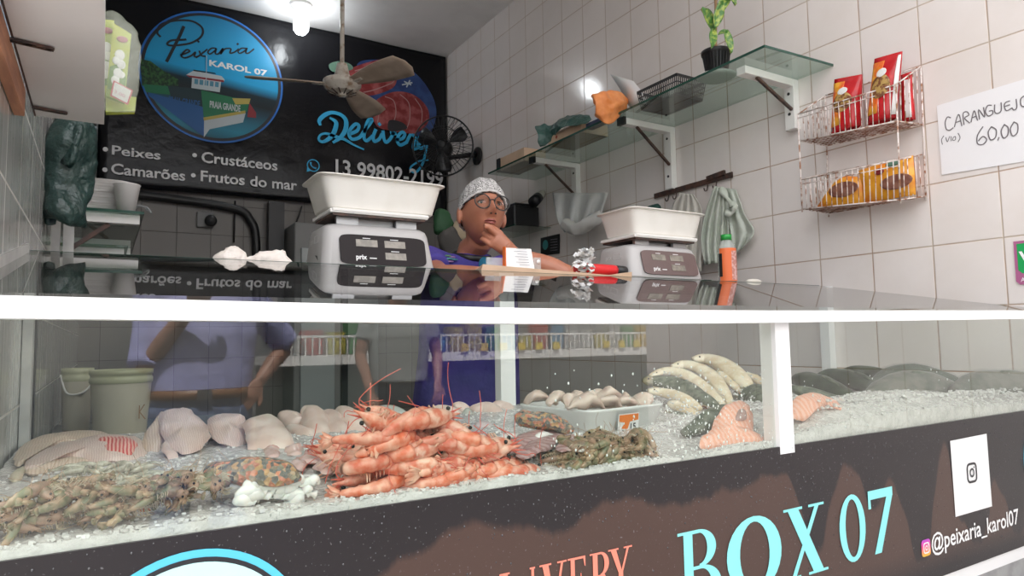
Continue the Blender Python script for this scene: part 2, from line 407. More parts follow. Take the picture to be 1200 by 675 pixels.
# front panel
m, nt, out = newmat('printed_panel')
g = nt.nodes.new('ShaderNodeNewGeometry'); sp = nt.nodes.new('ShaderNodeSeparateXYZ'); lk(nt, g.outputs['Position'], sp.inputs[0])
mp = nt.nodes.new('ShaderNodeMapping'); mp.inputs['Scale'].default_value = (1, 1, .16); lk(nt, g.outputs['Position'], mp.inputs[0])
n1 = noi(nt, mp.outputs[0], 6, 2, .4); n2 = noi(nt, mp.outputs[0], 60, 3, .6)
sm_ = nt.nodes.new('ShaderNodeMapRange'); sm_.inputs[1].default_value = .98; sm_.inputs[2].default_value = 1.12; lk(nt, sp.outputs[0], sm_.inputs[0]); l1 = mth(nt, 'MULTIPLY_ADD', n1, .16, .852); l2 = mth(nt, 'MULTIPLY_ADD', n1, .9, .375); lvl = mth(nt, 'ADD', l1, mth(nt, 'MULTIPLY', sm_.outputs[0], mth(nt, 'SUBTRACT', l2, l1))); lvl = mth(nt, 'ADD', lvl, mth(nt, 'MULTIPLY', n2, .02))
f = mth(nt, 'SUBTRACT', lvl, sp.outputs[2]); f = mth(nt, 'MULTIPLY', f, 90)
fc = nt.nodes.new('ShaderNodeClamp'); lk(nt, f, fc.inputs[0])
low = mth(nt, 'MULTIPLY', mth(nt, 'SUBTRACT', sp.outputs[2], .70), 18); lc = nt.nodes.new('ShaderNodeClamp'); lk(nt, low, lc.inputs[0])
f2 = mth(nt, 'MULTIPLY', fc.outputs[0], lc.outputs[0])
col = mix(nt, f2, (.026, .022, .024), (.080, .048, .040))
spk = noi(nt, g.outputs['Position'], 260, 2); col = mix(nt, ramp(nt, spk, [(.68, (0, 0, 0)), (.75, (.5, .5, .5))]), col, (.25, .24, .25))
bsdf(nt, out, col, .32, spec=.3, bump=spk, bstr=.15, bdist=.001)
m_panel = m
b = MB(); b.box((-.45, YF-.003, .684), (XR, YF+.001, 1.003)); panel = b.build('front_panel', m_panel, case)
def decal(name, mats, fn, parent=None, lab=None):
    b = MB(); fn(b); o = b.build(name, mats, parent if parent is not None else panel)
    if lab: o['label'] = lab
    return o
FP = Frame((0, YF-.003, 0), (1, 0, 0), (0, 0, 1)); FP.n = Vector((0, -1, 0))
m_aqua = M('aqua_vinyl', (.27, .80, .80), .4); m_orange = M('salmon_vinyl', (.90, .27, .19), .4); m_lw = M('white_vinyl', (.88, .88, .88), .4)
m_pale = M('pale_aqua_vinyl', (.55, .90, .90), .4); m_ink = M('black_vinyl', (.02, .02, .025), .4); m_sky = M('bright_blue_vinyl', (.10, .55, .80), .4)
def serif(b, ch, x, y, w, h):
    st = w*.20; tn = w*.075; sf = h*.035; sw = w*.13
    def R(x0, y0, x1, y1): poly(b, FP, [(x+x0, y+y0), (x+x1, y+y0), (x+x1, y+y1), (x+x0, y+y1)])
    def Q(*p): poly(b, FP, [(x+a, y+c) for a, c in p])
    def bowl(cx, cy, rx, ry, inx, iny, a0, a1): disc(b, FP, x+cx, y+cy, rx, ry, inner=(inx, iny), a0=a0, a1=a1, n=28)
    if ch in 'BERDIL':
        sx = w*.16 if ch != 'I' else w/2-st/2
        R(sx, 0, sx+st, h); R(sx-sw, 0, sx+st+sw*(.7), sf); R(sx-sw, h-sf, sx+st+sw*.7, h)
    if ch == 'B':
        R(sx+st, h-sf*1.3, w*.52, h); R(sx+st, h*.52-sf*.6, w*.56, h*.52+sf*.6); R(sx+st, 0, w*.56, sf*1.3)
        bowl(w*.50, h*.76, w*.40, h*.24, w*.19, h*.24-sf*1.2, -PI/2, PI/2); bowl(w*.54, h*.27, w*.46, h*.27, w*.23, h*.27-sf*1.2, -PI/2, PI/2)
    if ch == 'D':
        R(sx+st, h-sf*1.3, w*.5, h); R(sx+st, 0, w*.5, sf*1.3); bowl(w*.48, h*.5, w*.52, h*.5, w*.30, h*.5-sf*1.2, -PI/2, PI/2)
    if ch == 'R':
        R(sx+st, h-sf*1.3, w*.5, h); R(sx+st, h*.48-sf*.6, w*.5, h*.48+sf*.6)
        bowl(w*.48, h*.74, w*.38, h*.26, w*.18, h*.26-sf*1.2, -PI/2, PI/2); Q((w*.45, h*.48), (w*.66, h*.50), (w*1.02, 0), (w*.80, 0))
    if ch == 'E' or ch == 'L':
        R(sx+st, 0, w*.92, sf*1.4); Q((w*.82, 0), (w*.98, 0), (w*.98, h*.24), (w*.93, h*.24))
        if ch == 'E': R(sx+st, h-sf*1.4, w*.86, h); Q((w*.80, h), (w*.92, h), (w*.92, h*.78), (w*.88, h*.78)); R(sx+st, h*.5, w*.68, h*.5+sf*1.2); R(w*.66, h*.40, w*.70, h*.64)
    if ch in 'O0': bowl(w*.5, h*.5, w*.5, h*.515, w*.27, h*.44, 0, 2*PI)
    if ch == 'X':
        Q((w*.08, h), (w*.34, h), (w*.96, 0), (w*.70, 0)); Q((w*.80, h), (w*.90, h), (w*.22, 0), (w*.12, 0))
        for a, c in ((0, .46), (.62, 1.02)): R(w*a, h-sf, w*c, h)
        for a, c in ((-.02, .36), (.56, 1.06)): R(w*a, 0, w*c, sf)
    if ch in 'VY':
        k = 0 if ch == 'V' else h*.42
        Q((w*.08, h), (w*.32, h), (w*.60, k), (w*.44, k)); Q((w*.84, h), (w*.93, h), (w*.60, k), (w*.52, k))
        for a, c in ((-.02, .44), (.68, 1.06)): R(w*a, h-sf, w*c, h)
        if ch == 'Y': R(w*.42, 0, w*.62, k+h*.03); R(w*.28, 0, w*.76, sf)
    if ch == '7':
        R(w*.02, h*.86, w, h); Q((w*.76, h*.88), (w, h*.88), (w*.44, 0), (w*.18, 0)); Q((w*.02, h), (w*.10, h), (w*.12, h*.72), (w*.02, h*.72))
def word(b, items, y, h):
    for ch, x0, x1 in items: serif(b, ch, x0, y, x1-x0, h)
decal('box_lettering', m_aqua, lambda b: word(b, [('B', .775, .872), ('O', .886, 1.024), ('X', 1.034, 1.146), ('0', 1.192, 1.275), ('7', 1.286, 1.372)], .771, .122), lab='large aqua serif letters reading BOX 07')
decal('delivery_lettering', m_orange, lambda b: word(b, [('D', .36, .408), ('E', .418, .456), ('L', .466, .502), ('I', .510, .528), ('V', .534, .578), ('E', .582, .614), ('R', .618, .660), ('Y', .658, .702)] if 0 else
      [('D', .345, .395), ('E', .405, .445), ('L', .455, .492), ('I', .498, .518), ('V', .520, .562), ('E', .566, .600), ('R', .604, .646), ('Y', .640, .682)], .828, .064), lab='salmon serif letters reading DELIVERY')
def logo(cx, cz):
    o = decal('round_logo', [m_sky, m_ink, m_pale], lambda b: (disc(b, FP, cx, cz, .118, h=.0006, m=0, n=64), disc(b, FP, cx, cz, .110, h=.0011, m=1, n=64), disc(b, FP, cx, cz, .105, h=.0016, m=2, n=64)), lab='pale aqua round logo ringed in blue')
    def scr(b):
        k = .118/.44
        for pts, w in PEIX: ribbon(b, FP, [(cx+(x-.583)*k, cz+(z-2.95)*k) for x, z in pts], w*k, .0022)
    decal('script', m_ink, scr, o)
# strokes of the word Peixaria, traced on the banner plane from its pixels (x, y in the 160,0 crop at 6x)
def bp(cx, cy): p = RY(160+cx/6, cy/6, YB-.05); return (p.x, p.z)
PEIX = [([bp(*q) for q in s], w) for s, w in [
 ([(330, 195), (300, 262), (255, 350), (212, 435)], .018),
 ([(165, 262), (145, 235), (165, 185), (230, 158), (320, 148), (400, 158), (455, 195), (465, 235), (440, 275), (380, 308), (300, 322), (235, 325), (215, 312), (245, 290), (320, 285), (345, 283)], .013),
 ([(310, 392), (345, 380), (372, 365), (352, 355), (325, 378), (315, 400), (340, 412), (385, 395), (412, 372), (405, 400), (430, 402), (470, 372)], .011),
 ([(440, 365), (455, 395), (480, 400)], .011), ([(495, 352), (455, 385), (418, 410)], .010),
 ([(555, 345), (525, 345), (500, 370), (515, 385), (550, 360), (560, 345), (552, 380), (575, 382), (605, 345), (590, 385), (615, 352), (645, 345), (662, 350), (655, 378), (685, 372), (715, 350)], .010),
 ([(765, 345), (735, 345), (712, 365), (725, 380), (765, 358), (775, 342), (765, 375), (785, 378), (822, 350)], .010),
 ([(432, 300), (436, 296)], .012), ([(706, 318), (712, 312)], .012)]]
logo(.088, .868); logo(2.063, .875)
# white card where the code was, camera emblem in the middle; handle line
FI = (1.609, .800, 1.770, .963)
decal('printed_card', [m_lw, m_ink], lambda b: (poly(b, FP, [(1.609, .798), (1.772, .798), (1.770, .964), (1.607, .962)]),), lab='blank white card panel')
def camera_icon(b, cx, cz, r, m, h=.0018, w=.12):
    q = [(cx+math.copysign(abs(math.cos(a))**.45, math.cos(a))*r, cz+math.copysign(abs(math.sin(a))**.45, math.sin(a))*r) for a in [2*PI*i/40 for i in range(41)]]
    ribbon(b, FP, q, r*w*2, h, m, sm=False); disc(b, FP, cx, cz, r*.52, inner=r*.30, h=h, m=m, n=24); disc(b, FP, cx+r*.55, cz+r*.55, r*.10, h=h, m=m, n=10)
decal('camera_emblem', [m_ink], lambda b: camera_icon(b, 1.690, .884, .020, 0), lab='black outlined camera emblem')
m, nt, out = newmat('pink_orange_emblem'); v = coords(nt, 'Object'); s = nt.nodes.new('ShaderNodeSeparateXYZ'); g = nt.nodes.new('ShaderNodeNewGeometry'); lk(nt, g.outputs['Position'], s.inputs[0])
zz = mth(nt, 'MULTIPLY', mth(nt, 'SUBTRACT', s.outputs[2], .738), 30); bsdf(nt, out, ramp(nt, zz, [(0, (.95, .50, .05)), (.5, (.85, .08, .25)), (1, (.45, .05, .60))]), .4); m_insta = m
def rr(cx, cz, r, k=.4): return [(cx+math.copysign(abs(math.cos(a))**k, math.cos(a))*r, cz+math.copysign(abs(math.sin(a))**k, math.sin(a))*r) for a in [2*PI*i/32 for i in range(32)]]
o = decal('handle_emblem', m_insta, lambda b: poly(b, FP, rr(1.484, .753, .017)), lab='pink and orange camera emblem'); decal('emblem_outline', m_lw, lambda b: camera_icon(b, 1.484, .753, .010, 0), o)
decal('handle_lettering', m_lw, lambda b: text(b, FP, '@peixaria_karol07', 1.506, .741, .392, .034, bold=.012), lab='white lettering reading @peixaria_karol07')
# water beads on the panel and inside the front glass (nobody could count them)
m_bead = M('water_bead', (.07, .07, .075), .05, spec=1.0)
random.seed(3); b = MB()
for i in range(900):
    x = random.uniform(-.1, 2.1); z = random.uniform(.70, 1.0) if random.random() < .4 else 1.0-abs(random.gauss(0, .07)); z = max(.69, min(.999, z))
    r = random.choice((.0005, .0007, .0009, .0013)); b.ball((x, YF-.003-r*.5, z), (r, r*.5, r*1.2), 6, 4)
tag(b.build('water_beads', m_bead), 'water droplets beaded over the dark front panel', 'water droplets', kind='stuff')
m_frost = M('ice_spray', (.93, .94, .95), .15, spec=.8)
b = MB()
for i in range(520):
    px = random.gauss(835, 45) if i < 330 else random.uniform(640, 1190); py = random.gauss(500, 38) if i < 330 else random.uniform(430, 540)
    p = RY(px, py, YF+.0085)
    if not (1.003 < p.z < 1.16) or 1.03 < p.x < 1.075 or p.x > 2.25: continue
    r = random.choice((.0006, .0009, .0012, .0018)); b.ball(p, (r, r*.5, r*random.uniform(1, 1.7)), 6, 4)
tag(b.build('ice_spray', m_frost), 'white specks of ice and water stuck inside the front glass', 'ice spray', kind='stuff')
BULB=48
# ---------------------------------------------------------------- banner on the back wall
m_ban = M('glossy_black_banner', (.006, .006, .008), .25, spec=.28, bs=.5, bns=5, bd=.02)
YP = YB-.05
ban = thing('shop_banner', 'large glossy black shop banner with blue round emblem on the back wall', 'banner', (1.1, YP, 2.2))
b = MB(); rows = []
for i in range(25):
    z = 2.165+(3.44-2.165)*i/24; rows.append([(-.055+(2.265+.055)*j/40, YP+.012*math.sin(j*.5+i*.15)*(.3+.7*math.sin(PI*j/40))*(.35 if i in (0,) else 1)*.35, z+(.012*math.sin(PI*j/40) if i == 0 else 0)) for j in range(41)])
b.sheet(rows, .002); bsheet = b.build('vinyl_sheet', m_ban, ban)
b = MB(); b.loft([(-.06, YP-.004, 2.16), (-.06, YP-.004, 3.44)], .006, 8); b.build('edge_rod', m_steel, ban)
FB = Frame((0, YP-.008, 0), (1, 0, 0), (0, 0, 1)); FB.n = Vector((0, -1, 0))
def q2(px, py): p = RY(px, py, YP-.009); return (p.x, p.z)
def onban(name, mats, fn, lab=None, parent=None): return decal(name, mats, fn, parent or bsheet, lab)
m_bw = M('banner_white_print', (.80, .80, .80), .4); m_bc = M('banner_cyan_print', (.04, .48, .82), .4)
# emblem: graded blue disc
m, nt, out = newmat('emblem_blue'); g = nt.nodes.new('ShaderNodeNewGeometry'); s = nt.nodes.new('ShaderNodeSeparateXYZ'); lk(nt, g.outputs['Position'], s.inputs[0])
zz = mth(nt, 'MULTIPLY_ADD', mth(nt, 'SUBTRACT', s.outputs[2], 2.51), 1/.88, 0)
zz = mth(nt, 'ADD', zz, mth(nt, 'MULTIPLY', mth(nt, 'SUBTRACT', s.outputs[0], .58), .12))
bsdf(nt, out, ramp(nt, zz, [(0, (.005, .05, .08)), (.12, (.012, .24, .36)), (.3, (.01, .05, .08)), (.36, (.003, .01, .014)), (.44, (.003, .02, .03)), (.52, (.012, .36, .68)), (.8, (.02, .28, .52)), (1, (.012, .17, .34))]), .35); m_emb = m
m_ring = M('emblem_ring_blue', (.02, .16, .55), .35)
em = onban('round_emblem', [m_ring, m_ink, m_emb], lambda b: (disc(b, FB, .583, 2.95, .436, h=.001, m=0, n=80), disc(b, FB, .583, 2.95, .424, h=.002, m=1, n=80), disc(b, FB, .583, 2.95, .405, h=.003, m=2, n=80)), 'blue round emblem with a fishing boat')
onban('script_lettering', m_ink, lambda b: [ribbon(b, FB, s, w, .0045) for s, w in PEIX], 'black script lettering reading Peixaria', em)
def between(b, s, pa, pb, ph, m=0, bold=.02, h=.0045, **kw):
    """text from pixel pa to pixel pb on the banner, cap top pixel ph"""
    a = q2(*pa); c = q2(*pb); t = q2(*ph); text(b, FB, s, a[0], a[1], c[0]-a[0], t[1]-a[1], h, m, bold, **kw)
onban('name_lettering', m_bw, lambda b: between(b, 'KAROL 07', (245, 77), (313, 88), (245, 70.5), bold=.035), 'white lettering reading KAROL 07', em)
mg = M('boat_green', (.01, .16, .07), .4); my = M('boat_yellow', (.45, .36, .08), .4); mbl = M('boat_blue', (.01, .10, .30), .4); mw2 = M('boat_white', (.50, .56, .58), .4)
mdk = M('boat_dark', (.006, .03, .04), .4); mrd = M('boat_red', (.25, .02, .03), .4); mleaf = M('foliage_print', (.004, .03, .012), .5, (.03, .12, .03), 60, .45, .6); mgl = M('boat_window', (.08, .25, .35), .3)
def bc(cx, cy): return q2(cx/3.97, cy/3.97)      # pixels of the 0,0 crop at 3.97x
def boat(b):
    P = lambda pts, m, h=.0045: poly(b, FB, [bc(*p) for p in pts], h, m)
    P([(655, 275), (700, 285), (760, 330), (830, 370), (830, 400), (660, 400)], 6, .004)                 # hillside
    P([(665, 392), (822, 405), (815, 445), (680, 430)], 0, .0042); P([(780, 400), (940, 415), (955, 520), (800, 470)], 4, .0044)
    P([(688, 430), (950, 500), (948, 635), (925, 620), (690, 445)], 2, .0048)
    P([(935, 420), (1085, 455), (1162, 462), (1150, 520), (970, 545), (948, 555)], 0, .005)
    P([(1080, 458), (1165, 460), (1158, 485), (1095, 487)], 1, .0053); P([(945, 548), (1140, 515), (1142, 528), (948, 562)], 1, .0055)
    P([(948, 560), (1142, 528), (1130, 570), (975, 602), (948, 640)], 3, .005); P([(1160, 480), (1191, 525), (1191, 550), (1150, 545)], 5, .005)
    P([(893, 362), (1028, 382), (1022, 430), (890, 410)], 3, .0052); P([(865, 350), (900, 330), (1030, 355), (1045, 372), (1040, 382)], 3, .0056); P([(865, 350), (1040, 374), (1042, 384), (880, 360)], 5, .0058)
    for k in range(5): P([(905+k*24, 368+k*3.4), (922+k*24, 371+k*3.4), (920+k*24, 394+k*3.4), (903+k*24, 391+k*3.4)], 7, .006)
    P([(898, 325), (1000, 340), (1005, 346), (900, 332)], 4, .006); ribbon(b, FB, [bc(961, 260), bc(958, 420)], .004, .0062, 3)
onban('boat_print', [mg, my, mbl, mw2, mdk, mrd, mleaf, mgl], boat, 'green, blue and white fishing boat', em)
def bt(b): a = bc(975, 500); c = bc(1118, 510); text(b, FB, 'PRAIA GRANDE', a[0], a[1], c[0]-a[0], .042, .0066, 0, .03)
def bt2(b): a = bc(785, 462); c = bc(930, 496); text(b, FB, 'PRAIA GRANDE', a[0], a[1]-.02, c[0]-a[0], .038, .0066, 0, .03)
onban('boat_lettering', mw2, bt, 'white hull lettering reading PRAIA GRANDE', em); onban('boat_lettering', mbl, bt2, 'blue hull lettering reading PRAIA GRANDE', em)
for wd, p0_, p1_, p2_, dt in (('Peixes', (131, 181), (188, 185.5), (131, 170.5), (123.5, 175)), ('Camarões', (130, 203.5), (217, 209.5), (130, 191.5), (123, 199)), ('Crustáceos', (236, 190), (325, 196.5), (236, 178), (228, 182)), ('Frutos do mar', (235, 212), (348, 220), (235, 200), (226.5, 205.5))):
    onban('product_lettering', m_bw, lambda b: (between(b, wd, p0_, p1_, p2_), disc(b, FB, *q2(*dt), .014, h=.003, n=16)), 'white bulleted word '+wd)
def dc(cx, cy): return q2(300+cx/3.97, cy/3.97)
def deliv(b):
    W = .030
    S = [([(345, 550), (372, 570), (365, 610), (345, 640), (312, 660), (292, 650), (300, 628), (330, 622), (380, 640), (410, 648), (450, 672), (500, 695)], [.016, .03, .034, .03, .022, .018, .016, .018, .026, .022, .016, .012]),
         ([(298, 580), (295, 560), (320, 535), (355, 524), (395, 535), (418, 562), (415, 605), (392, 640), (360, 662)], [.02, .028, .030, .026, .026, .032, .034, .028, .018]),
         ([(440, 622), (470, 608), (478, 585), (462, 578), (440, 600), (432, 628), (448, 648), (480, 640), (500, 615)], .025),
         ([(500, 615), (530, 575), (540, 556), (522, 560), (508, 600), (502, 640), (515, 655), (540, 635)], .025),
         ([(556, 605), (545, 635), (550, 658), (572, 648), (585, 625)], .025), ([(572, 580), (576, 577)], .024),
         ([(590, 612), (596, 650), (606, 662), (625, 645), (640, 612), (630, 606), (632, 622), (650, 622)], .025),
         ([(655, 650), (680, 645), (692, 625), (680, 615), (662, 632), (658, 660), (672, 675), (700, 662)], .025),
         ([(700, 662), (715, 632), (722, 625), (740, 640), (735, 660), (732, 690), (748, 690), (765, 660)], .025),
         ([(760, 640), (752, 672), (762, 690), (785, 680), (798, 650)], .025), ([(798, 650), (790, 700), (775, 760), (745, 800), (720, 795), (722, 775), (760, 750), (800, 745)], [.02, .02, .02, .018, .016, .014, .014, .012])]
    for p, w in S: ribbon(b, FB, [dc(*q) for q in p], w, .003, 0)
onban('delivery_script', m_bc, deliv, 'cyan script lettering reading Delivery')
def wa(b):
    c = q2(367, 194); disc(b, FB, c[0], c[1], .045, inner=.037, h=.003, n=32); poly(b, FB, [(c[0]-.045, c[1]-.05), (c[0]-.042, c[1]-.015), (c[0]-.015, c[1]-.040)], .003)
    ribbon(b, FB, [(c[0]-.018, c[1]+.018), (c[0]-.015, c[1]), (c[0], c[1]-.013), (c[0]+.018, c[1]-.018)], [.014, .009, .009, .014], .003)
onban('phone_emblem', m_bc, wa, 'cyan round phone emblem')
onban('phone_lettering', m_bw, lambda b: (between(b, '13 99802-2199', (393, 204.5), (519, 214), (393, 187)),), 'white phone number partly hidden by the tub')
mred = M('crustacean_red', (.22, .018, .02), .4, (.38, .09, .09), 14, .45, .6); mblu = M('fish_blue', (.015, .04, .16), .4, (.03, .08, .24), 12); mpk = M('pale_pink', (.42, .25, .24), .4); mgr2 = M('herb_green', (.12, .22, .16), .4)
def art(b):
    def E(pts, m, h): poly(b, FB, [(q.x, q.y) for q in cat([(*dc(*p), 0) for p in pts], 5, True)], h, m)
    E([(470, 300), (560, 278), (680, 300), (770, 370), (830, 470), (835, 560), (790, 640), (700, 600), (600, 500), (500, 420)], 1, .002)
    E([(430, 330), (520, 290), (600, 280), (650, 320), (645, 400), (560, 440), (500, 440), (440, 400)], 0, .0026)
    E([(555, 470), (640, 428), (730, 440), (795, 500), (800, 570), (740, 620), (640, 610), (565, 590), (540, 530)], 0, .003)
    E([(340, 300), (390, 285), (440, 300), (445, 325), (360, 335)], 3, .0027); E([(620, 560), (680, 570), (700, 600), (620, 610)], 4, .0036)
    for pts in ([(500, 430), (545, 420), (600, 400), (640, 380), (632, 350)], [(550, 470), (570, 520), (565, 570)], [(600, 450), (640, 470), (650, 530), (630, 590)], [(670, 440), (710, 480), (715, 550), (700, 600)], [(740, 460), (770, 510), (770, 570)], [(460, 330), (540, 310), (610, 305)], [(470, 380), (540, 370), (600, 360)]):
        ribbon(b, FB, [dc(*p) for p in pts], .007, .0038, 2)
    for pts in ([(690, 380), (720, 395)], [(715, 375), (700, 405)], [(680, 395), (725, 385)]): ribbon(b, FB, [dc(*p) for p in pts], .01, .0035, 5)
onban('seafood_print', [mred, mblu, mpk, mgr2, m_ink, mw2], art, 'red shellfish and blue fish picture')
# ---------------------------------------------------------------- back-wall bits
b = MB(); pts = [(-.05, 2.14), (.45, 2.12), (.74, 2.09), (.82, 2.03), (.86, 1.9), (.87, 1.45)]
b.tube(cat([(x, YB-.035, z) for x, z in pts], 6), .028, 10); tag(b.build('drain_hose', m_dark), 'thick black hose running under the banner and bending down', 'hose')
b = MB(); b.box((.93, YB-.10, 1.2), (1.03, YB-.03, 2.155)); tag(b.build('black_duct', m_dark), 'vertical black duct on the back wall beside the bent hose', 'duct')
b = MB(); b.tube(cat([(1.16, YB-.04, 2.15), (1.14, YB-.04, 2.08), (1.11, YB-.04, 2.005)], 5), .006); tag(b.build('hanging_cable', m_dark), 'thin slanting black cable right of the vertical duct', 'cable')
b = MB(); b.tube([(.73, YB-.02, 2.15), (.725, YB-.02, 1.87)], .006); tag(b.build('hanging_cable', m_dark), 'short straight black cable end above the bent hose', 'cable')
so = thing('wall_socket', 'grey wall socket with black plug on the back wall', 'socket', (.57, YB-.02, 1.95))
c = RY(240, 258, YB); b = MB(); b.box((c.x-.05, YB-.03, c.z-.05), (c.x+.05, YB-.001, c.z+.05)); b.build('socket_plate', M('grey_plastic', (.22, .22, .22), .5), so, bevel=.006)
b = MB(); b.lathe((c.x+.03, YB-.03, c.z-.01), [(.035, 0), (.038, .03), (.028, .05)], 16, ax=((1, 0, 0), (0, 0, 1), (0, -1, 0))); b.build('plug', m_dark, so)
# steel appliance with a light door low on the back wall
wf = thing('steel_freezer', 'grey framed freezer door low behind the left scale', 'freezer', (1.27, YB-.3, .1))
b = MB(); b.box((1.05, YB-.30, .1), (1.62, YB-.01, 1.99)); b.build('cabinet_body', M('grey_enamel', (.24, .24, .235), .4), wf, bevel=.01)
b = MB(); b.box((1.09, YB-.325, .3), (1.31, YB-.30, 1.82)); b.build('glass_door', M('pale_door_glass', (.42, .46, .46), .2), wf, bevel=.005)
# ---------------------------------------------------------------- ceiling fan
cf = thing('ceiling_fan', 'old cream ceiling fan with three beige blades on a long rod', 'fan', (1.163, 3.80, 2.66))
m_cream = M('yellowed_enamel', (.74, .68, .60), .4, (.40, .26, .16), 30, .5, .7); m_blade = M('beige_fan_blade', (.62, .50, .40), .5, (.50, .38, .29), 10)
hx, hy, hz = 1.163, 3.80, 2.70
b = MB(); b.tube([(hx, hy, hz+.12), (hx, hy, ZC-.002)], .013, 12); b.lathe((hx, hy, ZC-.055), [(.02, 0), (.06, .02), (.065, .053)], 20); b.build('down_rod', m_cream, cf)
b = MB(); b.lathe((hx, hy, hz), [(.03, .13), (.032, .12), (.047, .05), (.052, .042), (.053, .038), (.102, .030), (.108, .026), (.110, .020), (.110, .002), (.107, -.004), (.098, -.014), (.072, -.038), (.068, -.040), (.030, -.044), (.026, -.046), (.024, -.060), (.012, -.063)][::-1], 36, sm=False); b.build('motor_housing', m_cream, cf)
b = MB()
for i in range(12):
    a = i*PI/6; b.bar((hx+.035*math.cos(a), hy+.035*math.sin(a), hz-.056), (hx+.085*math.cos(a), hy+.085*math.sin(a), hz-.040), .006, .003)
b.build('vent_slots', m_steeld, cf)
for tx, ty in ((.660, 3.919), (1.378, 3.321), (1.463, 4.147)):
    d = Vector((tx-hx, ty-hy, 0)); L = .53; d.normalize(); s = Vector((-d.y, d.x, 0)); rows = []
    for i in range(13):
        t = i/12; r = .09+(L-.09)*t; w = .03+.055*math.sin(min(1, t*1.25)*PI/2) if t < .93 else .085*math.sqrt(max(0, 1-((t-.93)/.075)**2))*.9+.002
        rows.append([Vector((hx, hy, hz+.008))+d*r+s*(w*k)+Vector((0, 0, -w*k*.30-.01*t)) for k in (-1, -.5, 0, .5, 1)])
    b = MB(); b.sheet(rows, .006); bl = b.build('blade', m_blade, cf)
    b = MB(); b.bar((hx+d.x*.08, hy+d.y*.08, hz), (hx+d.x*.17, hy+d.y*.17, hz+.004), .035, .005); b.build('blade_bracket', m_cream, bl)
# bulb
lb = thing('light_bulb', 'glowing white bulb in a white socket on the ceiling', 'light bulb', (1.075, 4.418, 3.28))
b = MB(); b.lathe((1.075, 4.418, ZC-.001), [(.075, 0), (.07, -.018), (.035, -.03), (.034, -.075)], 24); b.build('lamp_socket', m_white2, lb)
m, nt, out = newmat('lit_bulb'); e = nt.nodes.new('ShaderNodeEmission'); e.inputs[0].default_value = (.92, .97, 1, 1); e.inputs[1].default_value = BULB; lk(nt, e.outputs[0], out.inputs[0])
b = MB(); b.lathe((1.075, 4.418, ZC-.075), [(.022, 0), (.045, -.015), (.05, -.06), (.047, -.10), (.03, -.125), (.0, -.132)], 20); b.build('bulb_globe', m, lb)
# ---------------------------------------------------------------- wall fan in the right back corner
wfn = thing('wall_fan', 'black oscillating wall fan with wire cage at the banner edge', 'fan', (2.05, 4.25, 2.5))
fc = RY(519, 171, 4.28); mt = RX(560, 183, XR-.002)
ax_n = Vector((-.55, -.80, -.05)).normalized(); ax_x = ax_n.cross(Vector((0, 0, 1))).normalized(); ax_y = ax_x.cross(ax_n); AX = (ax_x, ax_y, ax_n)
b = MB(); b.torus(fc, .215, .006, AX, 40, 6); b.torus(fc+ax_n*.05, .13, .0025, AX, 32, 5); b.torus(fc-ax_n*.06, .14, .0025, AX, 32, 5)
for i in range(44):
    a = 2*PI*i/44; d = ax_x*math.cos(a)+ax_y*math.sin(a)
    b.tube([fc+d*.03+ax_n*.065, fc+d*.13+ax_n*.05, fc+d*.215], .0016, 4)
    if i % 2 == 0: b.tube([fc+d*.05-ax_n*.09, fc+d*.14-ax_n*.06, fc+d*.215], .0016, 4)
b.build('wire_cage', m_dark, wfn)
b = MB()
for i in range(3):
    a0 = i*2*PI/3+.5; rows = []
    for j in range(8):
        t = j/7; r = .03+.16*t; rows.append([fc+(ax_x*math.cos(a0+k)+ax_y*math.sin(a0+k))*r+ax_n*(k*.05) for k in (-.05-.35*math.sin(PI*t*.8), 0, .05+.35*math.sin(PI*t*.8))])
    b.sheet(rows, .003)
b.build('fan_blades', M('smoke_plastic', (.02, .02, .022), .3), wfn)
b = MB(); b.lathe(fc-ax_n*.16, [(.03, 0), (.055, .03), (.06, .10), (.05, .13), (.02, .14)], 20, ax=AX); b.lathe(fc+ax_n*.05, [(.035, 0), (.035, .01), (.02, .018)], 20, ax=AX); b.build('fan_motor', m_dark, wfn)
b = MB(); b.tube([fc-ax_n*.13, fc-ax_n*.14+Vector((.02, .01, -.05)), mt+Vector((-.06, 0, -.0)), mt+Vector((-.01, 0, 0))], [.02, .018, .018, .022], 12)
b.lathe(mt, [(.065, 0), (.065, .012), (.03, .02)], 24, ax=((0, 1, 0), (0, 0, 1), (-1, 0, 0))); b.build('mounting_arm', m_dark, wfn)

def refine(rows):
    G = [cat(r, 2) for r in rows]; cols = [cat([G[i][j] for i in range(len(G))], 2) for j in range(len(G[0]))]
    return [[cols[j][i] for j in range(len(cols))] for i in range(len(cols[0]))]
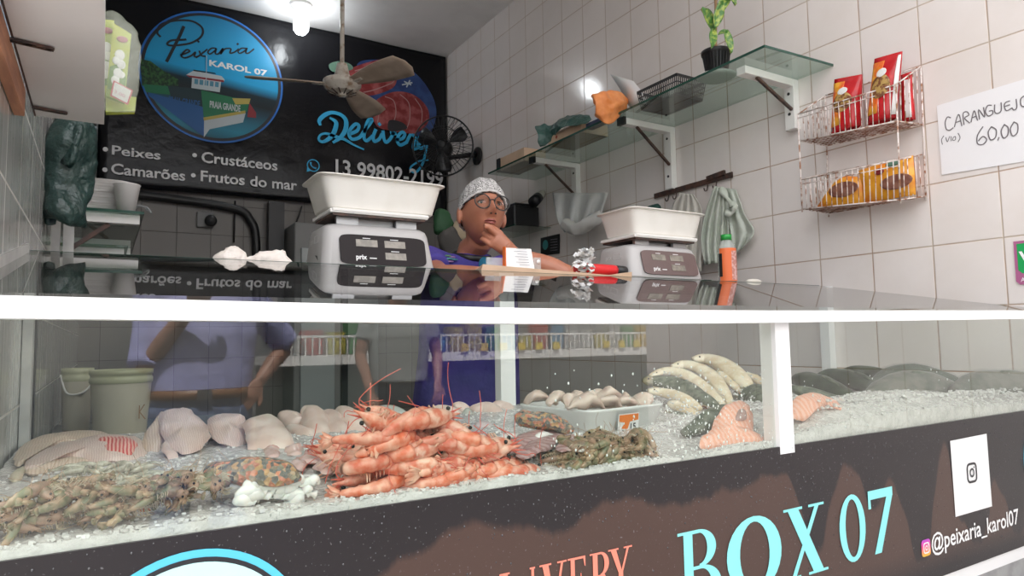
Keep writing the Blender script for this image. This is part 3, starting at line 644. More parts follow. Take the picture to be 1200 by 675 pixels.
# ---------------------------------------------------------------- scales
m_scale = M('grey_scale_body', (.50, .485, .48), .35, rnd=0); m_scale2 = M('lilac_grey_side', (.42, .38, .39), .4); m_pan = M('dark_display_panel', (.016, .011, .012), .45, spec=.2); m_pan2 = M('faded_display_panel', (.16, .11, .105), .35)
m_lcd = M('lcd_glass', (.30, .27, .23), .2, (.22, .20, .17), 60); m_tub = M('white_tub_plastic', (.88, .85, .80), .4, (.80, .76, .70), 9, .5, .75)
def make_scale(c, rot, label, panel_m, side_m, tublabel, ft, h, zt, th_, trx, tdx):
    Rm = Matrix.Rotation(rot, 3, 'Z'); ax = [Rm @ Vector(a) for a in ((1, 0, 0), (0, 1, 0), (0, 0, 1))]; c = Vector(c)
    W = lambda x, y, z: c+ax[0]*x+ax[1]*y+ax[2]*z
    t = thing('counter_scale', label, 'scale', tuple(c), 'price scales on the counter')
    w0, w1 = .163, .148
    # body: a rounded wedge, loft of rounded rectangles from bottom to top
    b = MB(); vs = []; fs = []; N = 32
    prof = [(.0, w0, -.100, .105), (.006, w0+.002, -.102, .106), (h-.022, w1+.004, -.080, .098), (h-.008, w1, -.074, .094), (h, w1-.012, -.064, .086)]
    for z, w, ya, yb in prof:
        for j in range(N):
            a = 2*PI*j/N; ca, sa = math.cos(a), math.sin(a); ca = math.copysign(abs(ca)**.28, ca); sa = math.copysign(abs(sa)**.28, sa)
            vs.append(W(ca*w, (ya+yb)/2+sa*(yb-ya)/2, z+ft))
    for i in range(len(prof)-1):
        for j in range(N): a = i*N+j; d = i*N+(j+1) % N; fs.append((a, d, d+N, a+N))
    fs += [tuple(range(N-1, -1, -1)), tuple(range((len(prof)-1)*N, len(prof)*N))]
    b.add(vs, fs, 0, False); body = b.build('scale_body', m_scale, t, bevel=.002, smooth=True)
    upv = (ax[1]*.022+ax[2]*(h-.028)).normalized(); F = Frame(W(0, -.102, ft+.006), ax[0], upv); F.n = -(ax[0].cross(upv)) if ax[0].cross(upv).dot(ax[1]) > 0 else ax[0].cross(upv)
    if F.n.dot(ax[1]) > 0: F.n = -F.n
    rr2 = lambda cx, cy, rx, ry, k=.25: [(cx+math.copysign(abs(math.cos(a))**k, math.cos(a))*rx, cy+math.copysign(abs(math.sin(a))**k, math.sin(a))*ry) for a in [2*PI*i/40 for i in range(40)]]
    # the body surface bulges a little: lift the panel clear of it
    b = MB(); poly(b, F, rr2(.006, .046, .122, .042), .0015, 0, .003); pn = b.build('display_panel', panel_m, body)
    for k, (x, y) in enumerate(((-.042, .064), (.038, .064), (.038, .030))):
        b = MB(); poly(b, F, [(x-.030, y-.010), (x+.030, y-.010), (x+.030, y+.010), (x-.030, y+.010)], .0046, 0, .001)
        b.build('display_window', m_lcd, pn)
    b = MB(); text(b, F, 'prix', -.074, .018, .030, .013, .0050, 0, .03); b.build('maker_lettering', m_bw, pn)
    for x, y, w_, h_ in ((-.036, .022, .018, .003), (-.052, .078, .02, .002), (.026, .078, .022, .002), (.026, .044, .022, .002)):
        b = MB(); ribbon(b, F, [(x, y), (x+w_, y)], h_, .0050, sm=False); b.build('print_line', m_bw, pn)
    for x in (-.12, .12):
        for y in (-.07, .08): b = MB(); b.lathe(W(x, y, .0006), [(.014, 0), (.014, ft)], 12); b.build('foot', m_dark, body)
    b = MB(); arch = [(-.060, 0), (-.058, .018), (-.04, .036), (0, .042), (.03, .036), (.05, .018), (.05, 0)]
    b.prism([W(-w0-.0015+(.0045*z/.04), y, z+ft) for y, z in arch], ax[0]*.004); b.build('side_hollow', m_dark, body)
    FS = Frame(W(-w1-.0075, .01, h-.03), -ax[1], ax[2]); FS.n = -ax[0]
    b = MB(); text(b, FS, 'prix', -.03, -.005, .03, .014, .001); ribbon(b, FS, [(.01, -.006), (.045, -.006), (.045, .012), (.01, .012), (.01, -.006)], .0015, .001, sm=False); b.build('side_print', m_bw, body)
    # platform
    zb = ft+h
    b = MB(); b.obox(W(0, .01, (zb+zt)/2-.006), ax, (.06, .05, (zt-zb)/2-.004), 0); b.obox(W(-.085, -.055, (zb+zt)/2-.006), ax, (.03, .006, (zt-zb)/2-.006), 0); b.obox(W(.085, -.055, (zb+zt)/2-.006), ax, (.03, .006, (zt-zb)/2-.006), 0); b.build('load_cell_post', m_steel, t)
    b = MB(); b.obox(W(.0, .0, zt-.007), ax, (.140, .088, .005)); b.obox(W(.004, -.080, zt-.004), ax, (.138, .010, .004)); b.build('weighing_platform', m_white2, t, bevel=.002)
    b = MB(); b.obox(W(0, .0, zt-.015), ax, (.132, .084, .003)); b.build('platform_underside', m_steeld, t)
    # tub
    tb = thing('plastic_tub', tublabel, 'tub', tuple(W(tdx, 0, zt+.0005)), 'white tubs on the scales')
    z0 = zt+.0005; B = MB(); vs = []; fs = []
    k_ = trx/.178; prof = [(.140*k_, .074, 0), (.147*k_, .080, .005), (.167*k_, .093, th_-.006), (.178*k_, .103, th_-.003), (.178*k_, .103, th_), (.163*k_, .090, th_), (.146*k_, .078, .010), (.12*k_, .06, .007)]
    for rx, ry, z in prof:
        for j in range(40):
            a = 2*PI*(j+.5)/40; ca, sa = math.cos(a), math.sin(a); ca = math.copysign(abs(ca)**.22, ca); sa = math.copysign(abs(sa)**.22, sa); vs.append(W(tdx+ca*rx, sa*ry, z0+z))
    for i in range(len(prof)-1):
        for j in range(40): a = i*40+j; d = i*40+(j+1) % 40; fs.append((a, d, d+40, a+40))
    fs += [tuple(range(39, -1, -1)), tuple(range(7*40, 8*40))]
    B.add(vs, fs, 0, False); B.build('tub_shell', m_tub, tb, bevel=.0015, smooth=True)
make_scale((.643, 1.832, 1.384), 0, 'grey price scale with near-black display panel, left of the vendor', m_pan, m_scale2, 'white plastic tub resting on the left scale', .012, .122, .172, .090, .186, .012)
make_scale((1.595, 1.722, 1.384), 0, 'grey price scale with faded brown display panel, right of the vendor', m_pan2, m_scale2, 'white plastic tub resting on the right scale', .009, .112, .153, .085, .172, .015)
# ---------------------------------------------------------------- things on the counter
CT = 1.3845
m_kraft = M('kraft_board', (.66, .46, .32), .7, (.58, .40, .27), 12); m_paper = M('white_paper', (.84, .84, .84), .7); m_print = M('grey_print', (.28, .28, .32), .7)
b = MB()
a0 = RY(553, 322.5, 1.60); P = [(.905, 1.585), (1.345, 1.575), (1.40, 1.72), (1.0, 1.80)]
b.hexa([(.86, 1.575, CT), (1.335, 1.575, CT), (1.40, 1.75, CT), (.95, 1.85, CT), (.865, 1.575, CT+.019), (1.335, 1.575, CT+.004), (1.40, 1.75, CT+.004), (.955, 1.85, CT+.012)])
b.prism([(1.30, 1.573, CT+.0045), (1.385, 1.573, CT+.002), (1.385, 1.573, CT+.018)], (0, .05, .001))
tag(b.build('kraft_sheet', m_kraft), 'folded kraft cardboard sheet lying in front of the vendor', 'cardboard')
sh = thing('slip_holder', 'clear plastic holder with white printed slips on the kraft cardboard', 'paper holder', (1.0, 1.62, CT+.015))
pA = RY(594, 289, 1.62); pB = RY(625, 291, 1.62)
b = MB(); b.hexa([(pA.x, 1.62, CT+.016), (pB.x, 1.615, CT+.016), (pB.x, 1.625, CT+.016), (pA.x, 1.63, CT+.016), (pA.x+.002, 1.64, pA.z), (pB.x+.002, 1.635, pB.z), (pB.x+.002, 1.645, pB.z), (pA.x+.002, 1.65, pA.z)]); sl = b.build('paper_slips', m_paper, sh)
b = MB(); FFS = Frame((pA.x, 1.617, CT+.016), (pB.x-pA.x, -.005, 0), (0, .02, pA.z-CT-.016)); FFS.n = Vector((0, -1, .2)).normalized()
for k in range(7):
    y = .012+k*.0085; ribbon(b, FFS, [(.03 if k % 2 else .04, y), (.072, y)], .0014, .0012, sm=False)
b.build('slip_print', m_print, sl)
b = MB(); b.box((pA.x-.003, 1.625, CT+.018), (pA.x+.0, 1.64, pA.z+.001)); b.build('orange_card', M('orange_card', (.75, .16, .03), .5), sh)
b = MB(); q = RY(626, 309, 1.63); b.box((q.x-.002, 1.628, CT+.01), (q.x+.022, 1.632, q.z+.018)); b.build('clear_stand', film('clear_acrylic', (.7, .72, .72), .35, .1), sh)
b = MB(); b.box((pA.x-.055, 1.640, CT+.018), (pA.x, 1.643, pA.z-.03)); b.build('clear_back_plate', bpy.data.materials['clear_acrylic'], sh)
b = MB(); b.lathe((q.x+.012, 1.627, q.z+.006), [(.006, 0), (.006, .002)], 16, ax=((1, 0, 0), (0, 0, 1), (0, -1, 0))); b.build('round_sticker', m_white, sh)
# crumpled receipts
def crumple(c, sx, sy, seed, tilt, name, lab, group):
    random.seed(seed); rows = []
    R_ = Matrix.Rotation(tilt, 3, 'Z')
    for i in range(7):
        rows.append([Vector(c)+R_ @ Vector(((i/6-.5)*sx, (j/5-.5)*sy, .004*math.sin(i*1.9+seed)+.005*math.cos(j*2.3+seed*2)+random.uniform(-.002, .002)+.006)) for j in range(6)])
    b = MB(); b.sheet(rows, .0008, sm=False); return tag(b.build(name, m_paper), lab, 'receipt', group)
for k in range(7):
    c = RY(688+random.uniform(-3, 3), 322-4.2*k, 1.60); crumple((c.x+.01*math.sin(k*2.1), 1.62+.01*math.cos(k*1.7), CT+.005+.0115*k), .060-.003*k, .05, k+3, k*.9, 'crumpled_receipt', 'crumpled white receipt in the stack left of the red tube', 'crumpled receipts stacked on the kraft cardboard')
rt_ = thing('red_tube', 'red tube with black cap lying beside the crumpled receipts', 'tube', (1.28, 1.65, CT))
a = RY(690, 315, 1.655); c = RY(721, 317, 1.655); e = RY(733, 318, 1.655)
b = MB(); b.loft([a-(c-a)*.55, a, a+(c-a)*.9, c], [(.002, .014), (.016, .0165), .0175, .016], 20); b.build('tube_body', M('glossy_red', (.70, .02, .025), .3), rt_)
b = MB(); b.loft([c, c+(e-c)*.9, e], [.0165, .0165, .014], 16); b.build('tube_cap', m_dark, rt_)
# crumpled clear bag on the left of the crest
b = MB(); cb = film('frosted_bag', (.88, .80, .74), .93, .35, 25)
Yc = 1.60
pts = [(246, 305, .3), (258, 303, 8), (270, 301, 12), (280, 303, 13), (287, 305, 7.5), (291, 305, 4), (297, 305, 8), (308, 306, 11), (322, 306, 12.5), (334, 307, 11), (341, 308, 2)]
P = [RY(x, y, Yc) for x, y, r in pts]; b.loft(cat(P, 3), [max(.001, .0022*v[2]) if False else None for v in pts] if False else [(.028, 1)]*0 or [ (.6*q, q) for q in [max(.0015, z.x) for z in cat([(r*mpp(P[0]), 0, 0) for x, y, r in pts], 3)]], 26)
b.jitter(.008, 45, 3); b.jitter(.005, 110, 3); tag(b.build('twisted_bag', cb), 'crumpled whitish plastic bag twisted in the middle on the counter', 'plastic bag')
# bottle
bo = thing('drink_bottle', 'clear plastic bottle with orange label and green cap by the right scale', 'bottle', (1.83, 1.60, CT))
bx, by = 1.842, 1.60; b = MB()
b.lathe((bx, by, CT), [(.010, .0), (.028, .002), (.031, .008), (.031, .02), (.029, .024), (.031, .028), (.031, .05), (.029, .055), (.031, .06), (.031, .10), (.029, .105), (.031, .112), (.028, .128), (.018, .145), (.015, .150)], 28)
b.build('bottle_shell', film('clear_bottle', (.62, .66, .62), .45, .08, 8), bo)
b = MB(); vs = []; fs = []
m_lab = M('orange_label', (.80, .17, .05), .4)
def wrap(a0, a1, z0, z1, r, m): 
    b = MB(); vs = []; n = 20
    for i in range(n+1):
        a = a0+(a1-a0)*i/n; vs += [(bx+r*math.cos(a), by+r*math.sin(a), CT+z0), (bx+r*math.cos(a), by+r*math.sin(a), CT+z1)]
    b.add(vs, [(2*i, 2*i+2, 2*i+3, 2*i+1) for i in range(n)]); return b
lb_ = wrap(-3.3, -1.0, .004, .118, .0316, 0).build('label', m_lab, bo)
wrap(-1.95, -1.15, .008, .108, .0320, 0).build('label_text_panel', M('pale_label_print', (.72, .45, .42), .4, (.55, .22, .18), 90, .45, .55), lb_)
wrap(-3.4, -2.95, .02, .10, .0321, 0).build('label_dark_strip', m_dark, lb_)
b = MB(); b.lathe((bx, by, CT+.148), [(.0185, 0), (.0185, .018), (.016, .0195)], 24); b.build('green_cap', M('green_plastic', (.02, .30, .05), .35), bo)
b = MB(); q = RY(887, 329, 1.585); b.ball((q.x, 1.60, CT+.008), (.036, .02, .010), 20, 10); tag(b.build('soap_bar', M('cream_soap', (.78, .74, .66), .4)), 'pale oval bar lying right of the green-capped bottle', 'soap bar')
b = MB(); q = RY(831, 327, 1.63); b.box((q.x-.03, 1.62, CT), (q.x+.0, 1.65, CT+.010)); tag(b.build('black_clip', m_dark), 'small black clip at the right foot of the right scale', 'clip')
# ---------------------------------------------------------------- right wall: glass shelf and brackets
ZS = 2.192
gs = thing('glass_shelf', 'long green glass shelf high on the right tiled wall', 'shelf', (2.1, 2.45, ZS))
b = MB(); b.hexa([(1.920, 1.468, ZS-.004), (XR, 1.452, ZS-.004), (XR, 3.46, ZS-.004), (1.945, 3.46, ZS-.004), (1.920, 1.468, ZS+.004), (XR, 1.452, ZS+.004), (XR, 3.46, ZS+.004), (1.945, 3.46, ZS+.004)]); sg = b.build('shelf_glass', m_glassg, gs)
b = MB(); b.hexa([(1.9185, 1.466, ZS-.0045), (1.9205, 1.466, ZS-.0045), (1.9455, 3.46, ZS-.0045), (1.9435, 3.46, ZS-.0045), (1.9185, 1.466, ZS+.0045), (1.9205, 1.466, ZS+.0045), (1.9455, 3.46, ZS+.0045), (1.9435, 3.46, ZS+.0045)]); b.build('glass_edge', m_glasse, sg)
b = MB(); b.hexa([(1.920, 1.466, ZS-.0045), (XR, 1.4505, ZS-.0045), (XR, 1.4525, ZS-.0045), (1.920, 1.468, ZS-.0045), (1.920, 1.466, ZS+.0045), (XR, 1.4505, ZS+.0045), (XR, 1.4525, ZS+.0045), (1.920, 1.468, ZS+.0045)]); b.build('glass_edge', m_glasse, sg)
for yb, hv in ((1.62, .17), (2.28, .27), (3.02, .27)):
    t = thing('shelf_bracket', {1.62: 'white wall bracket under the near end of the glass shelf', 2.28: 'white wall bracket under the middle of the glass shelf', 3.02: 'white wall bracket under the far end of the glass shelf'}[yb], 'bracket', (XR-.1, yb, ZS-.1), 'white brackets under the glass shelf')
    b = MB(); b.box((1.98, yb-.02, ZS-.034), (XR-.03, yb+.02, ZS-.005)); b.build('arm', m_white2, t, bevel=.002)
    b = MB(); b.box((XR-.034, yb-.022, ZS-.03-hv), (XR-.001, yb+.022, ZS-.006)); b.build('wall_plate', m_white2, t, bevel=.002)
    b = MB(); b.bar((2.05, yb-.012, ZS-.036), (XR-.036, yb-.012, ZS-.02-hv*.62), .010, .010); b.build('strut', m_steeld, t)
    b = MB()
    for zz in (.06, hv-.03): b.lathe((XR-.034, yb, ZS-zz), [(.006, 0), (.006, .002)], 10, ax=((0, 1, 0), (0, 0, 1), (-1, 0, 0)))
    b.build('screw_hole', m_dark, t)
    if yb > 2: b = MB(); b.box((1.965, yb-.022, ZS-.036), (1.982, yb+.022, ZS-.003)); b.build('end_cap', m_dark, t)
# things on the glass shelf
S0 = ZS+.0045
pp = thing('potted_plant', 'small leafy green plant in a black pot on the glass shelf', 'plant', (2.0, 1.70, S0+.012))
px_, py_ = 1.995, 1.745
b = MB(); b.lathe((px_, py_, S0+.014), [(.001, 0), (.040, 0), (.050, .07), (.056, .072), (.057, .084), (.051, .085), (.048, .075), (.001, .073)], 24, cap=False)
for k in range(24):
    a = 2*PI*k/24; b.bar((px_+.0415*math.cos(a), py_+.0415*math.sin(a), S0+.018), (px_+.0505*math.cos(a), py_+.0505*math.sin(a), S0+.082), .003, .003)
b.build('pot', m_dark, pp)
m_leaf = M('variegated_leaf', (.05, .17, .03), .35, (.35, .42, .08), 60, .45, .65)
b = MB(); stem = cat([(px_, py_, S0+.08), (px_+.0, py_+.0, S0+.16), (px_+.008, py_, S0+.24), (px_+.012, py_, S0+.36)], 4); b.tube(stem, .006); b.build('stem', M('brown_stem', (.30, .17, .08), .6), pp)
def leaf(base, tip, w, droop, par, m):
    base = Vector(base); tip = Vector(tip); d = tip-base; s = d.cross(Vector((.4, 1, .1))).normalized(); rows = []
    for i in range(8):
        t = i/7; c = base+d*t+Vector((0, 0, -droop*t*t+droop*t)); ww = w*math.sin(PI*(t*.86+.10))**.8
        rows.append([c-s*ww+Vector((0, -.004, .004)), c-s*ww*.5, c+Vector((0, .004, -.003)), c+s*ww*.5, c+s*ww+Vector((0, -.004, .004))])
    b = MB(); b.sheet(rows, .0008); return b.build('leaf', m, par)
def lp(px, py, Y): return RY(px, py, Y)
for (bx0, by0, tx, ty, w, yy) in ((838, 40, 822, 10, .016, 1.72), (838, 32, 846, 4, .020, 1.70), (836, 35, 834, 56, .017, 1.68), (842, 40, 853, 38, .008, 1.70), (850, 36, 857, 62, .016, 1.68), (838, 20, 860, -14, .02, 1.72), (852, -10, 862, 6, .012, 1.7), (836, 22, 824, 12, .012, 1.75)): leaf(lp(bx0, by0, yy), lp(tx, ty, yy-.02), w, .01, pp, m_leaf)
b = MB(); b.lathe((px_+.02, py_+.02, S0), [(.001, 0), (.055, 0), (.075, .010), (.075, .012), (.05, .006), (.001, .005)], 28, cap=False); tag(b.build('white_saucer', m_white2), 'white saucer under the potted plant on the glass shelf', 'saucer')
# black basket
def shell_basket(name, par_lab, cat_, c, rx, ry, hh, mat, slots=True):
    t = thing(name, par_lab, cat_, c); cx, cy, cz = c
    b = MB(); b.box((cx-rx*.88, cy-ry*.88, cz), (cx+rx*.88, cy+ry*.88, cz+.004)); b.build('basket_base', mat, t)
    b = MB()
    for sx, sy, ux, uy in ((0, -1, 1, 0), (0, 1, 1, 0), (-1, 0, 0, 1), (1, 0, 0, 1)):
        L = rx if ux else ry; n = int(L*2/.011)
        for lev in (0.0, .33, .66, 1.0):
            k = .88+.12*lev; z = cz+hh*lev; o = (cx+sx*rx*k, cy+sy*ry*k, z)
            b.bar((o[0]-ux*rx*k, o[1]-uy*ry*k, z), (o[0]+ux*rx*k, o[1]+uy*ry*k, z), .003, .012 if lev in (0, 1) else .004)
        for i in range(n+1):
            u = -1+2*i/n; p0 = (cx+sx*rx*.88+ux*rx*.88*u, cy+sy*ry*.88+uy*ry*.88*u, cz); p1 = (cx+sx*rx+ux*rx*u, cy+sy*ry+uy*ry*u, cz+hh); b.bar(p0, p1, .0045, .0025)
    b.build('basket_sides', mat, t); return t
shell_basket('plastic_basket', 'black slotted plastic basket on the glass shelf', 'basket', (2.065, 2.06, S0), .085, .12, .075, m_dark)
# flyer, orange bag, navy box
fl = thing('paper_flyer', 'leaning white paper flyer between orange bag and black basket', 'flyer', (2.0, 2.25, S0))
q0 = RY(738, 126, 2.26); q1 = RY(757, 117, 2.16); q2_ = RY(742, 95, 2.20); q3 = RY(715, 87, 2.33)
b = MB(); b.sheet([[q0, q1], [(q0+q3)/2+Vector((.01, 0, 0)), (q1+q2_)/2+Vector((.01, 0, 0))], [q3, q2_]], .001); b.build('sheet', m_paper, fl)
mO = M('orange_packet', (.80, .30, .10), .3, (.70, .22, .06), 30, bs=.6, bns=18, bd=.01)
b = MB(); P = [(693, 111, .4), (703, 113, 8), (716, 122, 14), (727, 128, 14), (736, 129, 3)]
c = [RY(x, y, 2.26) for x, y, r in P]
rows = []
outl = [(692, 112, 700, 136), (702, 109, 706, 143), (714, 108, 715, 145), (724, 108, 726, 134), (736, 120, 732, 128)]
front = [[RY(x0+(x1-x0)*t, y0+(y1-y0)*t, 2.27-.022*math.sin(PI*t)-.01*math.sin(i)) for t in (0, .25, .5, .75, 1)] for i, (x0, y0, x1, y1) in enumerate(outl)]
b.sheet(refine(refine(front)), .02); b.jitter(.010, 30, 2); b.jitter(.005, 75); tag(b.build('orange_packet', mO, bevel=0, sub=1), 'crumpled orange plastic packet drooping over the glass shelf edge', 'packet')
b = MB(); q = RZ(692, 148, S0); b.obox((q.x+.03, q.y-.02, S0+.014), ((1, 0, 0), (0, 1, 0), (0, 0, 1)), (.02, .07, .013)); tag(b.build('navy_box', M('navy_card', (.012, .015, .06), .4), bevel=.002), 'small navy blue box on the glass shelf left of the orange packet', 'box')
# green plastic bag over cardboard box
q = RZ(663, 162, S0); bxo = thing('cardboard_box', 'brown cardboard box half covered by the green bag', 'box', (q.x+.07, q.y, S0))
b = MB(); b.box((q.x+.005, q.y-.12, S0), (q.x+.17, q.y+.16, S0+.055)); b.build('carton', m_kraft, bxo)
b = MB(); FX = Frame((q.x+.0045, q.y, S0+.02), (0, -1, 0), (0, 0, 1)); FX.n = Vector((-1, 0, 0)); disc(b, FX, -.085, .01, .009, h=.0005, n=12); b.build('red_print', M('red_print', (.35, .06, .03), .6), bxo)
mG = M('green_bag_plastic', (.025, .075, .062), .3, (.04, .10, .085), 12, bs=1, bns=22, bd=.02)
def drape(rows, th, name, mat, lab, cat_, sub=1, jit=.012, fr=26, group=None):
    rows = refine(refine(rows)); b = MB(); b.sheet(rows, th); b.jitter(jit, fr, len(rows)); b.jitter(jit*.5, fr*2.7, 3); return tag(b.build(name, mat, sub=sub), lab, cat_, group)
g_ = [[(627, 148, 2.86), (631, 160, 2.84), (633, 172, 2.83)], [(636, 145, 2.84), (640, 158, 2.82), (643, 168, 2.82)], [(645, 146, 2.80), (647, 152, 2.78), (650, 160, 2.78)], [(656, 139, 2.76), (655, 144, 2.70), (656, 152, 2.68)], [(668, 135, 2.68), (668, 141, 2.62), (668, 149, 2.60)], [(680, 134, 2.60), (681, 138, 2.55), (680, 146, 2.53)], [(692, 136, 2.54), (693, 139, 2.50), (692, 144, 2.48)]]
drape([[RY(*p) for p in r] for r in g_], .006, 'green_bag', mG, 'rumpled dark green plastic bag on top of the cardboard box', 'plastic bag')
q = RZ(592, 199, S0); bb = thing('brown_box', 'small brown box with black end at the far end of the glass shelf', 'box', (q.x+.06, 3.25, S0))
b = MB(); b.box((1.985, 3.12, S0), (2.13, 3.38, S0+.075)); b.build('carton', m_kraft, bb)
b = MB(); b.box((1.98, 3.385, S0), (2.135, 3.42, S0+.077)); b.build('black_end', m_dark, bb)
# ---------------------------------------------------------------- wire basket rack
m_rust = M('rusty_white_wire', (.78, .70, .66), .5, (.33, .15, .08), 45, .48, .62)
m_rust2 = M('rusty_brown_wire', (.50, .38, .33), .6, (.22, .09, .05), 40, .35, .6)
wr = thing('wire_rack', 'rusty white two-tier wire basket rack on the right wall', 'wire rack', (2.2, 1.35, 1.65))
FLx, FRx, BKx = 2.165, 2.165, 2.274
def quad(fl, bl, fr, br): return RX(*fl, FLx), RX(*bl, BKx), RX(*fr, FRx), RX(*br, BKx)
T1 = quad((935, 134), (967, 112), (1050, 99), (1079, 78)); T0 = quad((938, 165), (968, 171), (1051, 142), (1081, 146))
U1 = quad((938, 211), (969, 203), (1054, 187), (1081, 181)); U0 = quad((940, 245), (971, 250), (1055, 234), (1085, 230))
def basket(T, B_, name):
    FL, BL, FR, BR = T; fl, bl, fr, br = B_
    w = MB(); L = lambda a, c, t: a+(c-a)*t
    r = .0016
    for a, c in ((FL, FR), (BL, BR), (FL, BL), (FR, BR), (fl, fr), (bl, br), (fl, bl), (fr, br)): w.tube([a, c], .0024, 6)
    for h_ in (.85,): w.tube([L(fl, FL, h_), L(fr, FR, h_)], .0018, 5)
    rim = w.build(name+'_rim', m_rust, wr)
    w = MB()
    for i in range(1, 18): t = i/18; w.tube([L(FL, FR, t), L(fl, fr, t)], r, 5)
    for i in range(1, 6): t = i/6; w.tube([L(FL, BL, t), L(fl, bl, t)], r, 5); w.tube([L(FR, BR, t), L(fr, br, t)], r, 5)
    w.build(name+'_side_wires', m_rust, wr)
    w = MB()
    for i in range(1, 18): t = i/18; w.tube([L(fl, fr, t), L(bl, br, t)], r, 5)
    for i in range(1, 8): t = i/8; w.tube([L(fl, bl, t), L(fr, br, t)], r, 5)
    w.build(name+'_floor_wires', m_rust2, wr)
basket(T1, T0, 'upper_basket'); basket(U1, U0, 'lower_basket')
w = MB()
for a, c in zip(T1, U0): w.tube([a, a+(c-a)*1.03], .0028, 6)
w.build('uprights', m_rust, wr)
# coffee packets standing in the upper basket
m_red = M('glossy_red_packet', (.55, .015, .02), .25, (.42, .01, .015), 20, bs=.4, bns=15, bd=.008)
m_ylw = M('packet_yellow_orange', (.85, .40, .04), .3, (.75, .12, .02), 30, .4, .6); m_cof = M('brown_clusters', (.20, .07, .03), .5, (.50, .32, .10), 60, .45, .55); m_wh = M('packet_white', (.80, .78, .76), .3)
def packet(lab, X, c4_, th, parts, grp='red packets in the upper wire basket'):
    """upright pillow packet; c4_ = pixels of bottom-left, bottom-right, top-right, top-left on the plane x = X"""
    P = [RX(px, py, X) for px, py in c4_]; t = thing('snack_packet', lab, 'packet', tuple((P[0]+P[1])/2), grp)
    def at(u, v, h=0):
        a = P[0]+(P[1]-P[0])*u; c = P[3]+(P[2]-P[3])*u; q = a+(c-a)*v; puff = th*math.sin(PI*min(1, max(0, u)))**.5*min(1, (1-v)*3)*.5
        return q+Vector((-puff-h, 0, 0))
    b = MB(); rows = [[at(u/6, v/8) for v in range(9)] for u in range(7)]; b.sheet(rows, .002)
    rows = [[at(u/6, v/8)+Vector((2*(P[0].x-at(u/6, v/8).x)+.003, 0, 0)) for v in range(9)] for u in range(7)]; b.sheet(rows, .002); body = b.build('packet_body', m_red, t)
    for nm, mt_, u0, u1, v0, v1 in parts:
        b = MB(); k = 7; rows = [[at(u0+(u1-u0)*i/k, v0+(v1-v0)*j/k, .0018+.0006*len(nm)/6) for j in range(k+1)] for i in range(k+1)]
        if nm in ('food_picture', 'name_badge'):
            cu, cv, ru, rv = (u0+u1)/2, (v0+v1)/2, (u1-u0)/2, (v1-v0)/2
            rows = [[at(cu+ru*(i/k)*math.cos(2*PI*j/20), cv+rv*(i/k)*math.sin(2*PI*j/20), .0032) for j in range(21)] for i in range(k+1)]
        b.sheet(rows, .0004); b.build(nm, mt_, body)
    return t
pk = [('yellow_band', m_ylw, .0, .45, .12, .92), ('food_picture', m_cof, .10, .80, .34, .70), ('name_badge', m_wh, .25, .62, .66, .80)]
packet('red snack packet leaning at the left end of the upper wire basket', 2.19, [(974, 160), (1008, 147), (1010, 87), (978, 93)], .04, pk)
packet('tall red snack packet rising highest in the middle of the upper basket', 2.185, [(1016, 147), (1050, 138), (1057, 60), (1025, 69)], .04, pk+[('white_gusset', m_wh, .90, 1.0, .05, .95)])
packet('red and white snack packet tucked at the right end of the upper basket', 2.235, [(1056, 143), (1072, 140), (1068, 84), (1056, 88)], .02, [('white_gusset', m_wh, .45, .9, .05, .85)])
m_yel = M('golden_packet', (.85, .38, .03), .3, (.80, .22, .02), 16, .45, .6, bs=.4, bns=16, bd=.008)
def lying(lab, X, outline, pic):
    t = thing('snack_bag', lab, 'snack bag', tuple(RX(*outline[0], X)), 'golden snack bags in the lower wire basket')
    O = [RX(px, py, X) for px, py in outline]; c = sum(O, Vector())/len(O); b = MB(); n = len(O); rings = 4; vs = [c+Vector((-.028, 0, 0))]; fs = []
    for i in range(1, rings+1):
        for p in O: k = i/rings; vs.append(c+(p-c)*k+Vector((-.028*math.sqrt(1-k*k), 0, 0)))
    for j in range(n): fs.append((0, 1+j, 1+(j+1) % n))
    for i in range(rings-1):
        for j in range(n): a = 1+i*n+j; d = 1+i*n+(j+1) % n; fs.append((a, a+n, d+n, d))
    m0 = len(vs); vs += [v+Vector((2*(X-v.x)+.002, 0, 0)) for v in vs]; fs += [tuple(m0+q for q in reversed(f)) for f in fs]
    b.add(vs, fs); body = b.build('bag_body', m_yel, t)
    for (cx, cy, rx, ry, mt_, nm) in pic:
        b = MB(); q = RX(cx, cy, X-.031); ay = abs(RX(cx+rx, cy, X-.031).y-q.y); az = abs(RX(cx, cy+ry, X-.031).z-q.z)
        b.ball(q, (.003, ay, az), 20, 8); b.build(nm, mt_, body)
m_br = M('brown_food_print', (.17, .06, .04), .5, (.32, .15, .10), 40)
lying('golden snack bag lying at the left of the lower wire basket', 2.222, [(957, 243), (966, 229), (978, 213), (990, 206), (1004, 207), (1012, 212), (1012, 238), (990, 242), (970, 246)], [(988, 222, 18, 9, m_br, 'food_picture')])
lying('golden snack bag leaning at the right of the lower wire basket', 2.222, [(1012, 238), (1008, 212), (1006, 200), (1030, 192), (1060, 185), (1070, 182), (1072, 205), (1073, 228), (1045, 233)], [(1050, 213, 20, 9, m_br, 'food_picture'), (1030, 201, 6, 4, mred, 'red_print'), (1046, 192, 9, 3, mgr2, 'green_print')])
